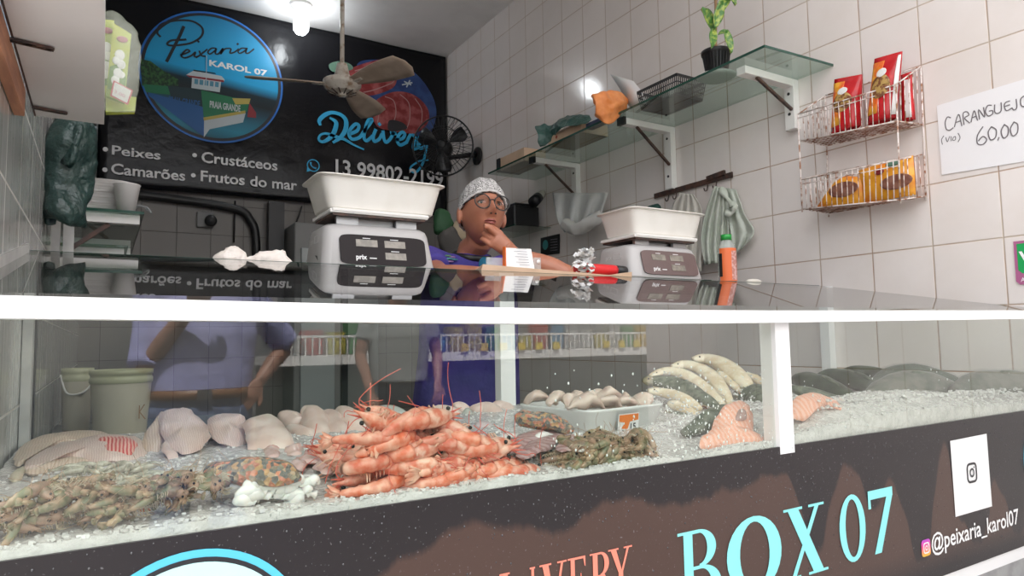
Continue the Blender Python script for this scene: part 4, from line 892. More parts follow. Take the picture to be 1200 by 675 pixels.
# ---------------------------------------------------------------- hand-written sheet and sticker
XS = XR-.002
FW = lambda px, py: RX(px, py, XS)
cs = thing('price_sheet', 'white sheet with handwritten crab price taped to the tiles', 'paper sign', (XS, .98, 1.73))
b = MB(); P = [FW(1098, 124), FW(1104, 205), FW(1206, 190), FW(1208, 90)]; P = [p+Vector((-.0002, 0, 0)) for p in P]
b.prism([P[0], P[1], P[2]+Vector((0, -.10, 0)), P[3]+Vector((0, -.10, .0))], (-.0012, 0, 0)); sheet_ = b.build('paper', M('bright_paper', (.84, .82, .83), .7), cs)
FX = Frame((XS-.0014, 0, 0), (0, -1, 0), (0, 0, 1)); FX.n = Vector((-1, 0, 0))
def w2(cx, cy): p = RX(900+cx/3.97, cy/3.97, XS-.0016); return (-p.y, p.z)
m_pen = M('grey_pen', (.16, .14, .15), .6)
def strokes(name, S, w, lab):
    b = MB()
    for s in S: ribbon(b, FX, [w2(*q) for q in s], w, .0006, 0, n=4)
    o = b.build(name, m_pen, sheet_); o['label'] = lab
strokes('handwriting', [[(850, 548), (835, 545), (825, 570), (830, 600), (845, 606), (862, 595)], [(868, 590), (880, 545), (890, 535), (902, 585)], [(874, 570), (898, 562)], [(912, 580), (908, 530), (925, 520), (935, 535), (915, 550), (938, 572)], [(945, 568), (955, 525), (962, 518), (975, 560)], [(950, 548), (970, 540)], [(985, 555), (980, 510), (1008, 545), (1003, 500)], [(1040, 490), (1022, 492), (1012, 520), (1025, 540), (1045, 530), (1045, 515), (1030, 517)], [(1055, 488), (1055, 520), (1068, 528), (1085, 515), (1085, 478)], [(1125, 470), (1105, 478), (1100, 495), (1110, 515), (1135, 503)], [(1103, 495), (1125, 488)], [(1155, 462), (1158, 500), (1145, 512), (1135, 502)], [(1190, 448), (1176, 462), (1178, 490), (1195, 495), (1208, 470), (1195, 448)]], .0032, 'handwritten CARANGUEJO')
strokes('handwriting', [[(818, 632), (808, 650), (812, 672)], [(828, 640), (835, 660), (845, 635)], [(852, 635), (853, 655)], [(862, 640), (860, 652), (872, 650), (872, 635), (862, 640)], [(885, 620), (894, 640), (885, 660)]], .0022, 'faint handwritten VIVO in brackets')
strokes('handwriting', [[(1000, 590), (975, 630), (975, 668), (1000, 672), (1018, 650), (1000, 635), (980, 655)], [(1040, 590), (1025, 615), (1035, 650), (1058, 640), (1062, 605), (1040, 590)], [(1075, 640), (1070, 652)], [(1100, 580), (1085, 610), (1095, 642), (1115, 630), (1118, 595), (1100, 580)], [(1145, 568), (1128, 600), (1138, 632), (1160, 618), (1162, 580), (1145, 568)]], .0034, 'handwritten 60,00')
st = thing('wall_sticker', 'purple-edged green sticker low on the right tiled wall', 'sticker', (XS, .88, 1.33))
y0, y1, z0, z1 = RX(1189, 300, XS).y, .80, RX(1190, 334, XS).z, RX(1190, 283, XS).z
def rpoly(b, y0, y1, z0, z1, h, m): poly(b, FX, [(-y0, z0+.01), (-y0+.01, z0), (-y1-.01, z0), (-y1, z0+.01), (-y1, z1), (-y0, z1)], h, m)
b = MB(); rpoly(b, y0, y1, z0, z1, 0, 0); body = b.build('backing', M('purple_print', (.42, .12, .26), .4), st)
b = MB(); rpoly(b, y0-.008, y1+.008, z0+.032, z1-.008, .0008, 0); gr = b.build('green_field', M('sticker_green', (.01, .36, .09), .4), st)
b = MB(); text(b, FX, 'V', -y0+.012, z0+.06, 0, .035, .0024, 0, .03); text(b, FX, 'Al', -y0+.012, z0+.008, 0, .012, .0016); b.build('sticker_lettering', m_lw, st)
# ---------------------------------------------------------------- hook rail with bags
hr = thing('hook_rail', 'dark rusty steel hook rail on the right wall', 'hook rail', (2.26, 2.15, 1.87))
b = MB(); b.bar((XR-.012, 2.40, 1.883), (XR-.012, 1.925, 1.885), .006, .024); b.build('rail_bar', m_steeld, hr)
b = MB(); b.bar((XR-.018, 2.06, 1.895), (XR-.018, 1.96, 1.902), .012, .02); b.build('rail_clip', m_steeld, hr)
for y in (2.30, 2.25, 2.06, 2.01):
    b = MB(); b.tube(cat([(XR-.014, y, 1.875), (XR-.022, y, 1.845), (XR-.035, y, 1.840), (XR-.040, y, 1.852)], 3), .003, 6); b.build('hook', m_steeld, hr)
m_cloth = M('pale_green_plastic_bag', (.50, .54, .46), .45, (.60, .62, .55), 10, bs=.7, bns=9, bd=.02); m_ap = M('pale_cloth', (.60, .57, .51), .8, (.52, .49, .44), 10, bs=.5, bns=9, bd=.02)
def hang(name, lab, cat_, mat, X, L, Rr, n=12, fold=6, amp=.008, th=.004, group=None):
    """cloth hanging between two pixel edge lines L and R (lists of pixel points, top to bottom)"""
    Lc = cat([(x, y, 0) for x, y in L], 4); Rc = cat([(x, y, 0) for x, y in Rr], 4); rows = []
    k = min(len(Lc), len(Rc))
    for i in range(k):
        r = []
        for j in range(n*2+1):
            t = j/(n*2); p = Lc[i]*(1-t)+Rc[i]*t; r.append(RX(p.x, p.y, X-amp*(1+math.sin(t*fold*2*PI+.3*i))*(.3+.7*i/k)))
        rows.append(r)
    b = MB(); b.sheet(rows, th); b.jitter(.003, 25, 1); return tag(b.build(name, mat), lab, cat_, group)
hang('hanging_apron', 'beige cloth hanging from the left hooks of the rail', 'cloth', m_ap, 2.245, [(797, 226), (787, 245), (783, 280), (784, 318)], [(812, 228), (822, 245), (823, 280), (822, 318)], fold=4, amp=.012)
hang('hanging_bag', 'pale green plastic bag bundle hanging from the right hooks', 'plastic bag', m_cloth, 2.235, [(838, 218), (826, 250), (822, 285), (826, 310)], [(850, 222), (853, 260), (855, 290), (856, 306)], fold=4, amp=.018)
hang('hanging_bag', 'looser pale plastic bag hanging at the right end of the rail', 'plastic bag', film('thin_pale_bag', (.60, .64, .56), .80, .3), 2.25, [(845, 220), (850, 245), (857, 275), (860, 300)], [(862, 222), (872, 250), (884, 272), (872, 288)], fold=2, amp=.01)
b = MB(); P = cat([RX(845, 221, 2.225), RX(852, 232, 2.215), RX(860, 243, 2.21), RX(857, 250, 2.205), RX(850, 250, 2.21)], 4); b.loft(P, [.012+.006*math.sin(i) for i in range(len(P))], 8); b.jitter(.004, 60); tag(b.build('knotted_strap', m_cloth), 'knotted pale bag handles hanging from the hook', 'bag handle')
m_grn = M('dark_green_cloth', (.02, .07, .06), .7)
b = MB(); q = RX(772, 241, 2.255); b.ball(q+Vector((-.03, 0, -.04)), (.025, .05, .045), 14, 8); b.jitter(.008, 40); b.jitter(.003, 90); tag(b.build('green_rag', m_grn), 'dark green rag bundled at the left end of the rail', 'rag')
b = MB(); q = RX(747, 240, XR-.01); b.bar(q+Vector((0, 0, -.05)), q+Vector((0, 0, .02)), .02, .018); tag(b.build('wall_hook', m_steeld), 'small black wall hook above the right tub', 'hook')
# clear bag hanging under the far bracket
hang('clear_bag', 'large translucent plastic bag hanging under the far shelf bracket', 'plastic bag', film('clear_hanging_bag', (.72, .73, .71), .60, .25, 14), 2.20, [(648, 226), (650, 245), (655, 262), (662, 272)], [(712, 226), (708, 240), (704, 252), (690, 270)], fold=3, amp=.03)
b = MB(); P = cat([RX(662, 262, 2.15), RX(675, 268, 2.14), RX(690, 262, 2.15), RX(706, 252, 2.17)], 5); b.loft(P, [(.03, .035)]*len(P), 12); b.jitter(.015, 30); tag(b.build('bag_contents', film('milky_bag', (.80, .78, .74), .75, .3, 20)), 'bunched milky plastic at the bottom of the clear bag', 'plastic bag')
# small camera / spotlight on the wall
sc_ = thing('wall_spotlight', 'small beige spotlight with black rim by the far bracket', 'spotlight', (2.2, 3.05, 2.0))
q = RX(625, 237, 2.16); a = RX(636, 226, 2.27)
b = MB(); b.loft([a, a+(q-a)*.4, a+(q-a)*.5], [.02, .03, .03], 16); b.build('lamp_arm', m_ap, sc_); b = MB(); b.loft([a+(q-a)*.5, q], [.032, .034], 18); b.build('black_rim', m_dark, sc_)
sh2 = thing('small_wall_shelf', 'small dark glass wall shelf behind the vendor', 'shelf', (2.2, 3.3, 1.85))
a = RX(590, 268, 2.05); b = MB(); y = 3.45; z = RY(600, 270, 3.5).z
b.box((2.03, 3.30, z-.005), (XR-.002, 3.75, z)); b.build('shelf_board', m_glassg, sh2); b = MB(); b.box((2.028, 3.30, z-.006), (2.031, 3.75, z+.001)); b.build('shelf_edge', m_glasse, sh2)
b = MB(); b.box((2.06, 3.36, z+.001), (2.24, 3.56, z+.13)); b.box((2.08, 3.38, z+.13), (2.20, 3.52, z+.15)); tag(b.build('black_speaker', m_dark, bevel=.015), 'black box speaker on the small dark wall shelf', 'speaker')
ps = thing('wall_poster', 'small black poster with teal figure low on the right wall', 'poster', (XR-.01, 2.75, 1.6))
P = [RX(634, 279, XS-.004), RX(656, 274, XS-.004), RX(656, 297, XS-.004), RX(634, 300, XS-.004)]
b = MB(); b.prism(P[::-1], (-.003, 0, 0)); pb = b.build('poster_board', m_dark, ps)
b = MB(); q = RX(639, 287, XS-.008); b.ball(q, (.001, .03, .03), 16, 6); b.build('teal_figure', M('teal_print', (.05, .25, .25), .5), pb)
b = MB()
for k in range(5): a = RX(645, 281+k*3.2, XS-.009); c = RX(653, 280+k*3.2, XS-.009); b.bar(a, c, .001, .006, upv=(1, 0, 0)) if False else b.tube([a, c], .002, 4)
b.build('text_lines', m_print, pb)
# ---------------------------------------------------------------- left side
m_board = M('white_melamine', (.74, .70, .69), .4, (.70, .66, .65), 6)
m_wood = M('raw_orange_wood', (.50, .23, .13), .6, (.36, .15, .09), 9, bs=.3, sc=(8, 1, 8))
ob = thing('overhead_board', 'white overhead board at the top left with slotted steel straps', 'board', (-.07, 1.2, 1.6))
zb_ = RX(40, 127, -.104).z; yb_ = RX(40, 127, -.104).y
c1 = RZ(122, 146, zb_); yb_ = c1.y; xr_ = c1.x
b = MB(); b.box((-.106, .62, zb_), (xr_, yb_, zb_+.014)); pl = b.build('board_panel', m_board, ob)
b = MB(); b.box((-.1065, .62, zb_-.001), (-.104, yb_, zb_+.016)); b.build('dark_edge', m_steeld, ob)
for (ax_, ay_, bx_, by_) in ((10, 46, 61, 58), (40, 126, 77, 133)):
    a = RZ(ax_, ay_, zb_-.003); c = RZ(bx_, by_, zb_-.003); b = MB(); d = (c-a); s_ = Vector((-d.y, d.x, 0)).normalized()*.0035
    # slotted strap: two rails, three bridges, a round end
    for sg in (-1, 1): b.bar(a+s_*sg, c+s_*sg, .0035, .003)
    for t in (0, .38, .46, .54, .9, .98): q = a+d*t; b.bar(q-s_*1.2, q+s_*1.2, .006, .003)
    b.build('slotted_strap', m_steeld, ob)
b = MB(); p0 = RX(8, 40, XL+.012); p1 = RX(27, 133, XL+.012)
b.hexa([(XL+.001, .66, p1.z-.004), (XL+.014, .66, p1.z-.004), (XL+.014, p1.y, p1.z-.004), (XL+.001, p1.y, p1.z-.004), (XL+.001, .66, zb_-.001), (XL+.014, .66, zb_-.001), (XL+.014, p1.y, zb_-.001), (XL+.001, p1.y, zb_-.001)])
tag(b.build('wooden_cleat', m_wood), 'raw orange wooden cleat along the left wall under the white board', 'wood strip')
# yellow-green boxes in a clear bag
m_lime = M('lime_carton', (.55, .58, .05), .35, (.30, .45, .06), 9, .4, .62); m_lime2 = M('lime_dark', (.12, .26, .04), .4)
YK = yb_+.03
for i, (pts, lab) in enumerate(((((116, 22), (134, 24), (131, 110), (118, 108)), 'lime green carton hanging nearest the white board edge'), (((133, 27), (154, 40), (146, 120), (124, 112)), 'lime green carton with price tag in the hanging clear bag'))):
    t = thing('lime_carton', lab, 'carton', tuple(RY(*pts[3], YK+.02*i)), 'lime cartons in the hanging clear bag')
    P = [RY(x, y, YK-.012*i) for x, y in pts]; b = MB(); b.prism(P[::-1], (0, .028, 0)); body = b.build('carton_body', m_lime, t)
    def U(u, v, h=.001): a = P[3]+(P[2]-P[3])*u; c = P[0]+(P[1]-P[0])*u; return a+(c-a)*v+Vector((0, -h, 0))
    b = MB()
    for (u, v, r) in ((.5, .62, .010), (.62, .50, .009), (.35, .52, .008), (.5, .36, .010), (.7, .36, .007), (.4, .25, .009)): b.ball(U(u, v), (r*.8, .0015, r), 12, 6)
    b.build('white_flower_print', m_lw, body)
    b = MB(); b.prism([U(.05, .1), U(.95, .1), U(.95, .35), U(.5, .5), U(.05, .4)], (0, -.0004, 0)); b.build('green_band', m_lime2, body)
    b = MB(); b.ball(U(.55, .85), (.009, .001, .006), 14, 6); b.build('name_badge', M('pink_badge', (.45, .10, .16), .4), body)
    if i == 1:
        b = MB(); Q = [RY(x, y, YK-.022) for x, y in ((133, 94), (156, 106), (150, 123), (129, 112))]; b.prism(Q[::-1], (0, .001, 0)); tg = b.build('price_tag', M('tag_red', (.65, .08, .14), .5), t)
        c = sum(Q, Vector())/4; b = MB(); b.prism([c+(q-c)*.84+Vector((0, -.0008, 0)) for q in Q[::-1]], (0, .0004, 0)); w_ = b.build('tag_paper', m_paper, tg)
        b = MB(); FT = Frame(c+Vector((-.011, -.0012, -.002)), (Q[1]-Q[0]), (Q[0]-Q[3])); FT.n = Vector((0, -1, 0)); text(b, FT, '3,00', 0, 0, .018, .006, .0004); b.build('price', M('pale_pink_ink', (.70, .35, .42), .5), w_)
cbg = [[(118, 14, -.02), (132, 14, -.025), (146, 22, -.03), (162, 38, -.03)], [(118, 60, -.025), (132, 62, -.04), (148, 64, -.04), (165, 60, -.03)], [(118, 100, -.03), (132, 104, -.045), (150, 106, -.04), (162, 95, -.03)], [(119, 129, -.02), (132, 131, -.03), (148, 131, -.03), (159, 130, -.02)]]
rows = refine(refine([[RY(x, y, YK+h) for x, y, h in r] for r in cbg])); b = MB(); b.sheet(rows, .0015); b.jitter(.004, 60); b.build
tag(b.build('clear_bag', film('clear_film', (.62, .66, .55), .22, .12, 40)), 'clear plastic bag around the lime cartons beside the white board', 'plastic bag')
b = MB(); Q = [(124, 108), (160, 114), (158, 130), (124, 131)]; b.prism([RY(x, y, YK) for x, y in Q][::-1], (0, .02, 0)); tag(b.build('lime_sachet', m_lime), 'lime green sachet at the bottom of the hanging clear bag', 'sachet')
# dark green carrier bags
YG = 1.86
m_gb = M('bottle_green_bag', (.018, .045, .040), .3, (.028, .062, .055), 9, bs=1, bns=16, bd=.03)
G_ = [[(72, 138), (84, 138), (97, 140), (104, 150)], [(62, 165), (76, 168), (92, 170), (110, 165)], [(58, 190), (74, 196), (88, 196), (108, 190)], [(54, 215), (72, 218), (88, 220), (103, 218)], [(51, 240), (68, 243), (84, 246), (98, 248)], [(50, 250), (66, 254), (80, 259), (94, 262)]]
rows = refine(refine([[RY(x, y, YG-.03*math.sin(j*1.1+.3)-.012*math.sin(i*1.9)) for j, (x, y) in enumerate(r)] for i, r in enumerate(G_)]))
b = MB(); b.sheet(rows, .022); b.jitter(.010, 13, 5); b.jitter(.007, 30, 2); b.jitter(.003, 70, 2); tag(b.build('green_carrier_bag', m_gb), 'wad of dark bottle-green plastic bags hanging on the left wall', 'plastic bag')
rows = refine([[RY(x, y, YG-.03-.01*j) for j, (x, y) in enumerate(r)] for r in [[(86, 140), (94, 142), (97, 150)], [(76, 165), (84, 172), (90, 170)], [(70, 190), (80, 196), (86, 188)]]])
b = MB(); b.sheet(rows, .014); b.jitter(.006, 30); tag(b.build('folded_bag', m_gb), 'folded narrow dark green bag over the hanging wad', 'plastic bag')
b = MB(); rows = refine([[RY(x, y, YG-.005) for x, y in r] for r in [[(51, 245), (60, 250), (67, 252)], [(52, 262), (58, 264), (65, 262)]]]); b.sheet(rows, .012); b.jitter(.004, 40); tag(b.build('green_carrier_bag', m_gb), 'short bottle-green bag tail hanging below the wad by the wall', 'plastic bag')
# back part of the left wall: white frames, glass shelf
fr = thing('aluminium_partition', 'white aluminium frame standing on the counter along the left wall', 'frame', (-.05, 1.75, 1.384))
b = MB(); a = RY(72, 300, 1.70); b.box((XL+.002, 1.93, 1.386), (.095, 1.97, 1.412)); b.build('bottom_rail', m_dwhite, fr)
b = MB(); b.box((-.112, 1.95, 1.400), (-.094, 1.965, 1.53)); b.build('upright', m_dwhite, fr); b = MB(); b.box((-.088, 1.955, 1.400), (-.066, 1.97, 1.60)); b.build('upright', m_dwhite, fr)
gl = thing('tray_shelf', 'green glass wall shelf with white brackets on the left wall', 'shelf', (0, 2.3, 1.53))
zs_ = RY(168, 251, 2.18).z; xe = RY(168, 251, 2.18).x
b = MB(); b.box((XL+.002, 2.18, zs_), (xe, 3.15, zs_+.006)); b.build('shelf_glass', m_glassg, gl)
b = MB(); b.box((XL+.002, 2.178, zs_-.001), (xe, 2.181, zs_+.007)); b.box((xe, 2.178, zs_-.001), (xe+.002, 3.15, zs_+.007)); b.build('shelf_edge', m_glasse, gl)
for y in (2.20, 2.95):
    b = MB(); b.box((XL+.002, y, zs_-.028), (xe-.008, y+.03, zs_-.001)); ar = b.build('bracket_arm', m_white2, gl, bevel=.002)
    b = MB(); b.bar((XL+.01, y+.015, zs_-.13), (XL+.13, y+.015, zs_-.03), .012, .012); b.build('bracket_strut', m_steeld, ar)
lo = thing('lower_shelf', 'lower wall shelf with white brackets under the tray shelf', 'shelf', (0, 2.4, 1.45))
z2 = RY(155, 292, 2.3).z; b = MB(); b.box((XL+.002, 2.36, z2+.012), (.06, 2.9, z2+.018)); b.build('shelf_glass', m_glassg, lo)
for y in (2.38, 2.84): b = MB(); b.box((XL+.002, y, z2-.012), (.05, y+.03, z2+.011)); b.build('bracket_arm', m_white2, lo, bevel=.002)
# foam trays: every tray of the stack, and the paper cups
m_foam = M('white_foam', (.80, .78, .76), .6); zt_ = zs_+.007; n_ = 11; top = RY(120, 217, 2.3).z
hh = (top-zt_)/n_; proto = None
for k in range(n_):
    if proto is None:
        b = MB(); cx, cy = -.018, 2.36
        for (rx, ry, z) in ((0, 0, 0),): pass
        vs = []; fs = []; pr = [(.066, .10, 0), (.072, .107, .002), (.080, .118, .014), (.082, .120, .015), (.079, .117, .016), (.070, .105, .004)]
        for rx, ry, z in pr:
            for j in range(28):
                a = 2*PI*(j+.5)/28; ca, sa = math.cos(a), math.sin(a); ca = math.copysign(abs(ca)**.35, ca); sa = math.copysign(abs(sa)**.35, sa); vs.append((cx+ca*rx, cy+sa*ry, zt_+z))
        for i in range(len(pr)-1):
            for j in range(28): a = i*28+j; d = i*28+(j+1) % 28; fs.append((a, d, d+28, a+28))
        fs += [tuple(range(27, -1, -1)), tuple(range(5*28, 6*28))]; b.add(vs, fs); proto = tag(b.build('foam_tray', m_foam), 'white foam tray in the stack on the left glass shelf', 'tray', 'white foam trays stacked on the left glass shelf')
        proto['_o'] = proto['_o']; p0_ = proto
    else:
        o = p0_.copy(); C.objects.link(o); o.location = p0_.location+Vector((.002*math.sin(k*2), .003*math.cos(k*3), hh*k))
m_cup = M('foam_cup', (.72, .70, .68), .5)
cupb = RY(148, 244, 2.22); b = MB(); b.lathe((cupb.x, 2.215, zt_), [(.001, .0), (.022, .0), (.034, .078), (.036, .080), (.034, .082), (.031, .078), (.001, .076)], 24, cap=False); tag(b.build('foam_cup', m_cup), 'pale foam cup standing in front of the stacked foam trays', 'cup')
b = MB(); q = RY(165, 248, 2.3); rows = refine([[RY(x, y, 2.28+.02*j) for j, (x, y) in enumerate(r)] for r in [[(156, 251), (158, 248)], [(160, 240), (166, 241)], [(172, 243), (174, 247)], [(177, 249), (178, 250)]]]); b.sheet(rows, .004); b.jitter(.003, 50); tag(b.build('clear_wrap', film('clear_wrap', (.6, .62, .62), .45, .2)), 'scrap of clear wrap right of the foam cup', 'plastic wrap')
# low bench behind the counter with buckets
bn = thing('low_bench', 'dark low bench behind the display carrying two buckets', 'bench', (.1, 2.35, .1))
zb2 = RY(140, 510, 2.2).z
b = MB(); b.box((XL+.004, 2.08, zb2-.03), (.40, 2.62, zb2)); b.build('bench_top', M('grey_granite', (.10, .12, .10), .3, (.22, .24, .21), 120), bn)
for x in (-.08, .36):
    for y in (2.12, 2.58): b = MB(); b.box((x-.02, y-.02, .1), (x+.02, y+.02, zb2-.03)); b.build('leg', m_steel, bn)
m_bkt = M('cream_bucket', (.60, .55, .44), .45, (.54, .48, .37), 8, .5, .7); m_rim = M('green_cream_rim', (.52, .52, .34), .45)
def bucket(cx_, pxr, ytop, ybot, Y, lab, mark):
    a = RY(cx_-pxr, ytop, Y); c = RY(cx_+pxr, ytop, Y); R_ = (c.x-a.x)/2*1.03; X_ = (a.x+c.x)/2; t_ = a.z; hgt = t_-zb2
    t = thing('plastic_bucket', lab, 'bucket', (X_, Y, zb2))
    b = MB(); b.lathe((X_, Y, zb2), [(.001, 0), (R_*.80, 0), (R_*.82, .006), (R_*.95, hgt*.80), (R_*.95, hgt*.96), (R_*.91, hgt*.96), (R_*.78, .01), (.001, .008)], 36, cap=False); bd = b.build('bucket_body', m_bkt, t)
    b = MB(); b.lathe((X_, Y, zb2), [(R_*.93, hgt*.98), (R_*.96, hgt*1.0), (R_*1.0, hgt*1.0), (R_*1.0, hgt*.93), (R_*.96, hgt*.92), (R_*.96, hgt*.88), (R_*.99, hgt*.87), (R_*.99, hgt*.80), (R_*.95, hgt*.79)], 36, cap=False); b.build('rim_bands', m_rim, t)
    b = MB(); P = cat([(X_-R_*1.0, Y-.01, zb2+hgt*.9), (X_-R_*.6, Y-R_*.85, zb2+hgt*.62), (X_+R_*.2, Y-R_*1.08, zb2+hgt*.60), (X_+R_*.8, Y-R_*.75, zb2+hgt*.72), (X_+R_*1.0, Y-.01, zb2+hgt*.9)], 6); 
    if not mark: b.tube(P, .003, 6); b.build('handle', m_white2, t)
    if mark:
        b = MB(); F_ = Frame((X_+R_*.52, Y-R_*.79, zb2+hgt*.25), (.83, .55, 0), (0, 0, 1)); F_.n = Vector((.5, -.83, 0)).normalized()
        for s in ([(0, 0), (0, .035)], [(.015, .037), (.001, .018), (.018, -.003)]): ribbon(b, F_, s, .003, .003, sm=False)
        b.build('letter_mark', M('brown_ink', (.30, .16, .07), .6), bd)
bucket(91, 19, 432, 500, 2.42, 'far cream plastic bucket against the left wall', False)
bucket(142, 37, 434, 508, 2.24, 'cream plastic bucket with a letter K, nearer the middle', True)
# bags behind the vendor, left of her
bk = [((519, 262), .05, (.012, .06, .02), 'dark green crumpled bag behind the left scale tub'), ((543, 268), .045, (.34, .27, .18), 'beige cloth bag hanging behind the vendor'), ((528, 285), .055, (.06, .055, .05), 'dark bundle low behind the vendor shoulder')]
for (p, r, col, lab) in bk:
    q = RY(p[0], p[1], 2.75); b = MB(); b.ball(q, (r*1.1, r*.6, r*1.3), 18, 12); b.jitter(.02, 14, 2); b.jitter(.007, 40); tag(b.build('cloth_bundle', M('bundle', col, .7, bs=.6, bns=10, bd=.02)), lab, 'bundle')
tr = thing('clothes_rail', 'dark slanting steel rack holding bundles behind the vendor', 'rack', (1.0, 2.95, .1))
b = MB(); b.bar((.86, 2.86, 1.47), (1.55, 2.86, 1.60), .02, .02); b.bar((.86, 2.80, 1.45), (1.55, 2.80, 1.45), .02, .02); b.build('rack_bars', m_dark, tr)
for x in (.88, 1.53): b = MB(); b.box((x-.012, 2.82, .1), (x+.012, 2.85, 1.60)); b.build('leg', m_dark, tr)
# ---------------------------------------------------------------- ice and fish
ICE = M('crushed_ice', (.70, .67, .655), .12, (.56, .535, .52), 45, .4, .65, spec=.8, bs=.8, bns=140, bd=.004)
def zice(x, y):
    z = 1.009+.020*min(1, (y-.81)/.25)+.005*noise.noise(Vector((x*9, y*9, 0)))
    if x > 1.05: z += (.016+.042*math.exp(-((x-1.48)/.33)**2)+.006*noise.noise(Vector((x*14, y*14, 5))))*min(1, (x-1.05)/.1)*max(0, 1-max(0, y-.88)/.20)*(.45+.55*min(1, (y-.81)/.06))
    return z
b = MB(); NX, NY = 240, 76; vs = []; fs = []
for i in range(NX+1):
    x = -.118+(2.278+.118)*i/NX
    for j in range(NY+1):
        y = .8095+(1.543-.8095)*max(0, j-1)/(NY-1)
        if j == 0: vs.append((x, .8092, .992)); continue
        vs.append((x+.002*noise.noise(Vector((x*90, y*90, 4))), y, zice(x, y)+.0035*noise.noise(Vector((x*110, y*110, 1)))+.002*noise.noise(Vector((x*260, y*260, 2)))))
for i in range(NX):
    for j in range(NY): q = i*(NY+1)+j; fs.append((q, q+NY+1, q+NY+2, q+1))
b.add(vs, fs); tag(b.build('crushed_ice', ICE), 'bed of crushed ice filling the display tray', 'ice', kind='stuff')
random.seed(11); b = MB(); m_cry = M('ice_crystal', (.74, .72, .71), .10, spec=1)
def chip(x, y, z, r):
    a = random.uniform(0, 6.28); t = random.uniform(-.6, .6); ax = Matrix.Rotation(a, 3, 'Z') @ Matrix.Rotation(t, 3, 'X'); b.obox((x, y, z), (ax @ Vector((1, 0, 0)), ax @ Vector((0, 1, 0)), ax @ Vector((0, 0, 1))), (r, r*random.uniform(.5, 1), r*random.uniform(.3, .8)))
for i in range(5200):
    x = random.uniform(-.11, 2.26); y = .815+.70*random.random()**1.5
    if x > 1.05 and random.random() < .3: y = random.uniform(.83, 1.25)
    chip(x, y, zice(x, y)+.001, random.uniform(.0010, .0030))
for i in range(2600):
    x = random.uniform(-.11, 2.26); z = random.uniform(.998, zice(x, .815)+.003); chip(x, .8125, z, random.uniform(.0012, .0030))
tag(b.build('loose_ice', m_cry), 'loose ice crystals scattered over the crushed ice', 'ice', kind='stuff')
def B(px, py, h=0):
    p = RZ(px, py, 1.030+h) if py > 412 else RY(px, py, 1.49)
    if p.y > 1.49 or p.y < 0: p = RY(px, py, 1.49)
    if p.y < .835: p = RY(px, py, .835)
    if p.x > 2.24: p = RX(px, py, 2.24)
    return p
WET = dict(spec=.6, sss=.12); DRY = dict(spec=.25)
m_fil = M('pinkish_fillet', (.70, .52, .46), .28, (.80, .66, .60), 22, .4, .62, bs=.25, bns=60, rnd=.16, **WET)
m_fil2 = M('tan_fillet', (.58, .46, .36), .3, (.70, .58, .46), 24, .4, .62, bs=.3, bns=60, rnd=.15, **WET)
m_oliv = M('olive_skin_fillet', (.46, .42, .29), .3, (.62, .53, .40), 20, bs=.3, bns=50, **WET)
m_grey = M('grey_fish_skin', (.40, .42, .39), .22, (.58, .58, .53), 26, bs=.3, bns=140, **WET)
def striped(name, base, stripe, sc, rough=.3, dist=2.5, direc='X', lo=.35, hi=.75):
    m, nt, out = newmat(name); v = coords(nt); w = nt.nodes.new('ShaderNodeTexWave'); w.wave_type = 'BANDS'; w.bands_direction = direc; w.inputs['Scale'].default_value = sc; w.inputs['Distortion'].default_value = dist; w.inputs['Detail'].default_value = 2; w.inputs['Detail Scale'].default_value = .5; lk(nt, v, w.inputs['Vector'])
    c = ramp(nt, w.outputs['Fac'], [(lo, base), (hi, stripe)]); bsdf(nt, out, c, rough, spec=.6, bump=w.outputs['Fac'], bstr=.12, bdist=.002, sss=.1); return m
m_redst = striped('red_striped_fillet', (.86, .50, .42), (.66, .05, .06), 62, dist=3)
m_ribst = striped('ribbed_fillet', (.76, .60, .55), (.64, .46, .42), 95, dist=6, lo=.3, hi=1.2)
m_tanst = striped('tan_ribbed_fillet', (.68, .54, .44), (.54, .40, .31), 80, dist=6, lo=.3, hi=1.2)
m_salm = striped('salmon_flesh', (.84, .40, .28), (.87, .52, .42), 26, dist=9)
def pillow(name, mat, lab, cat_, outline, base, slope, th, rings=4, group=None, jit=.002, n=3, parent=None, cap=None):
    """plump flat body with a pixel outline lying on a tilted plane; base = (py, Y) where it touches, slope = metres back per pixel up"""
    if base[1] is None: base = (base[0], B(sum(o[0] for o in outline)/len(outline), base[0]).y)
    Yf = lambda py: base[1]+(base[0]-py)*slope
    def pt(x, y):
        p = RY(x, y, Yf(y)); return RX(x, y, 2.25) if p.x > 2.25 else p
    O = [(q.x, q.y) for q in cat([(x, y, 0) for x, y in outline], n, True)]; k = len(O)
    P = [pt(*o) for o in O]; c = sum(P, Vector())/k
    nr = sum(((P[i]-c).cross(P[(i+1) % k]-c) for i in range(k)), Vector()).normalized()
    if nr.dot(EYE-c) < 0: nr = -nr
    def layer(sg): 
        vs = [c+nr*sg*th]
        for i in range(1, rings+1):
            f = math.sin(i/rings*PI/2)
            for p in P: vs.append(c+(p-c)*f+nr*sg*th*math.cos(i/rings*PI/2)*(1 if i < rings else 0))
        return vs
    b = MB(); top = layer(1); bot = layer(-.6); fs = []
    for j in range(k): fs.append((0, 1+j, 1+(j+1) % k))
    for i in range(rings-1):
        for j in range(k): a = 1+i*k+j; d = 1+i*k+(j+1) % k; fs.append((a, a+k, d+k, d))
    m0 = len(top); fs2 = [tuple(m0+q for q in reversed(f)) for f in fs]; b.add(top+bot, fs+fs2)
    if jit: b.jitter(jit*2.2, 30, len(outline)); b.jitter(jit*.8, 90, 3)
    o = b.build(name, mat, parent)
    if parent is None: tag(o, lab, cat_, group)
    return o
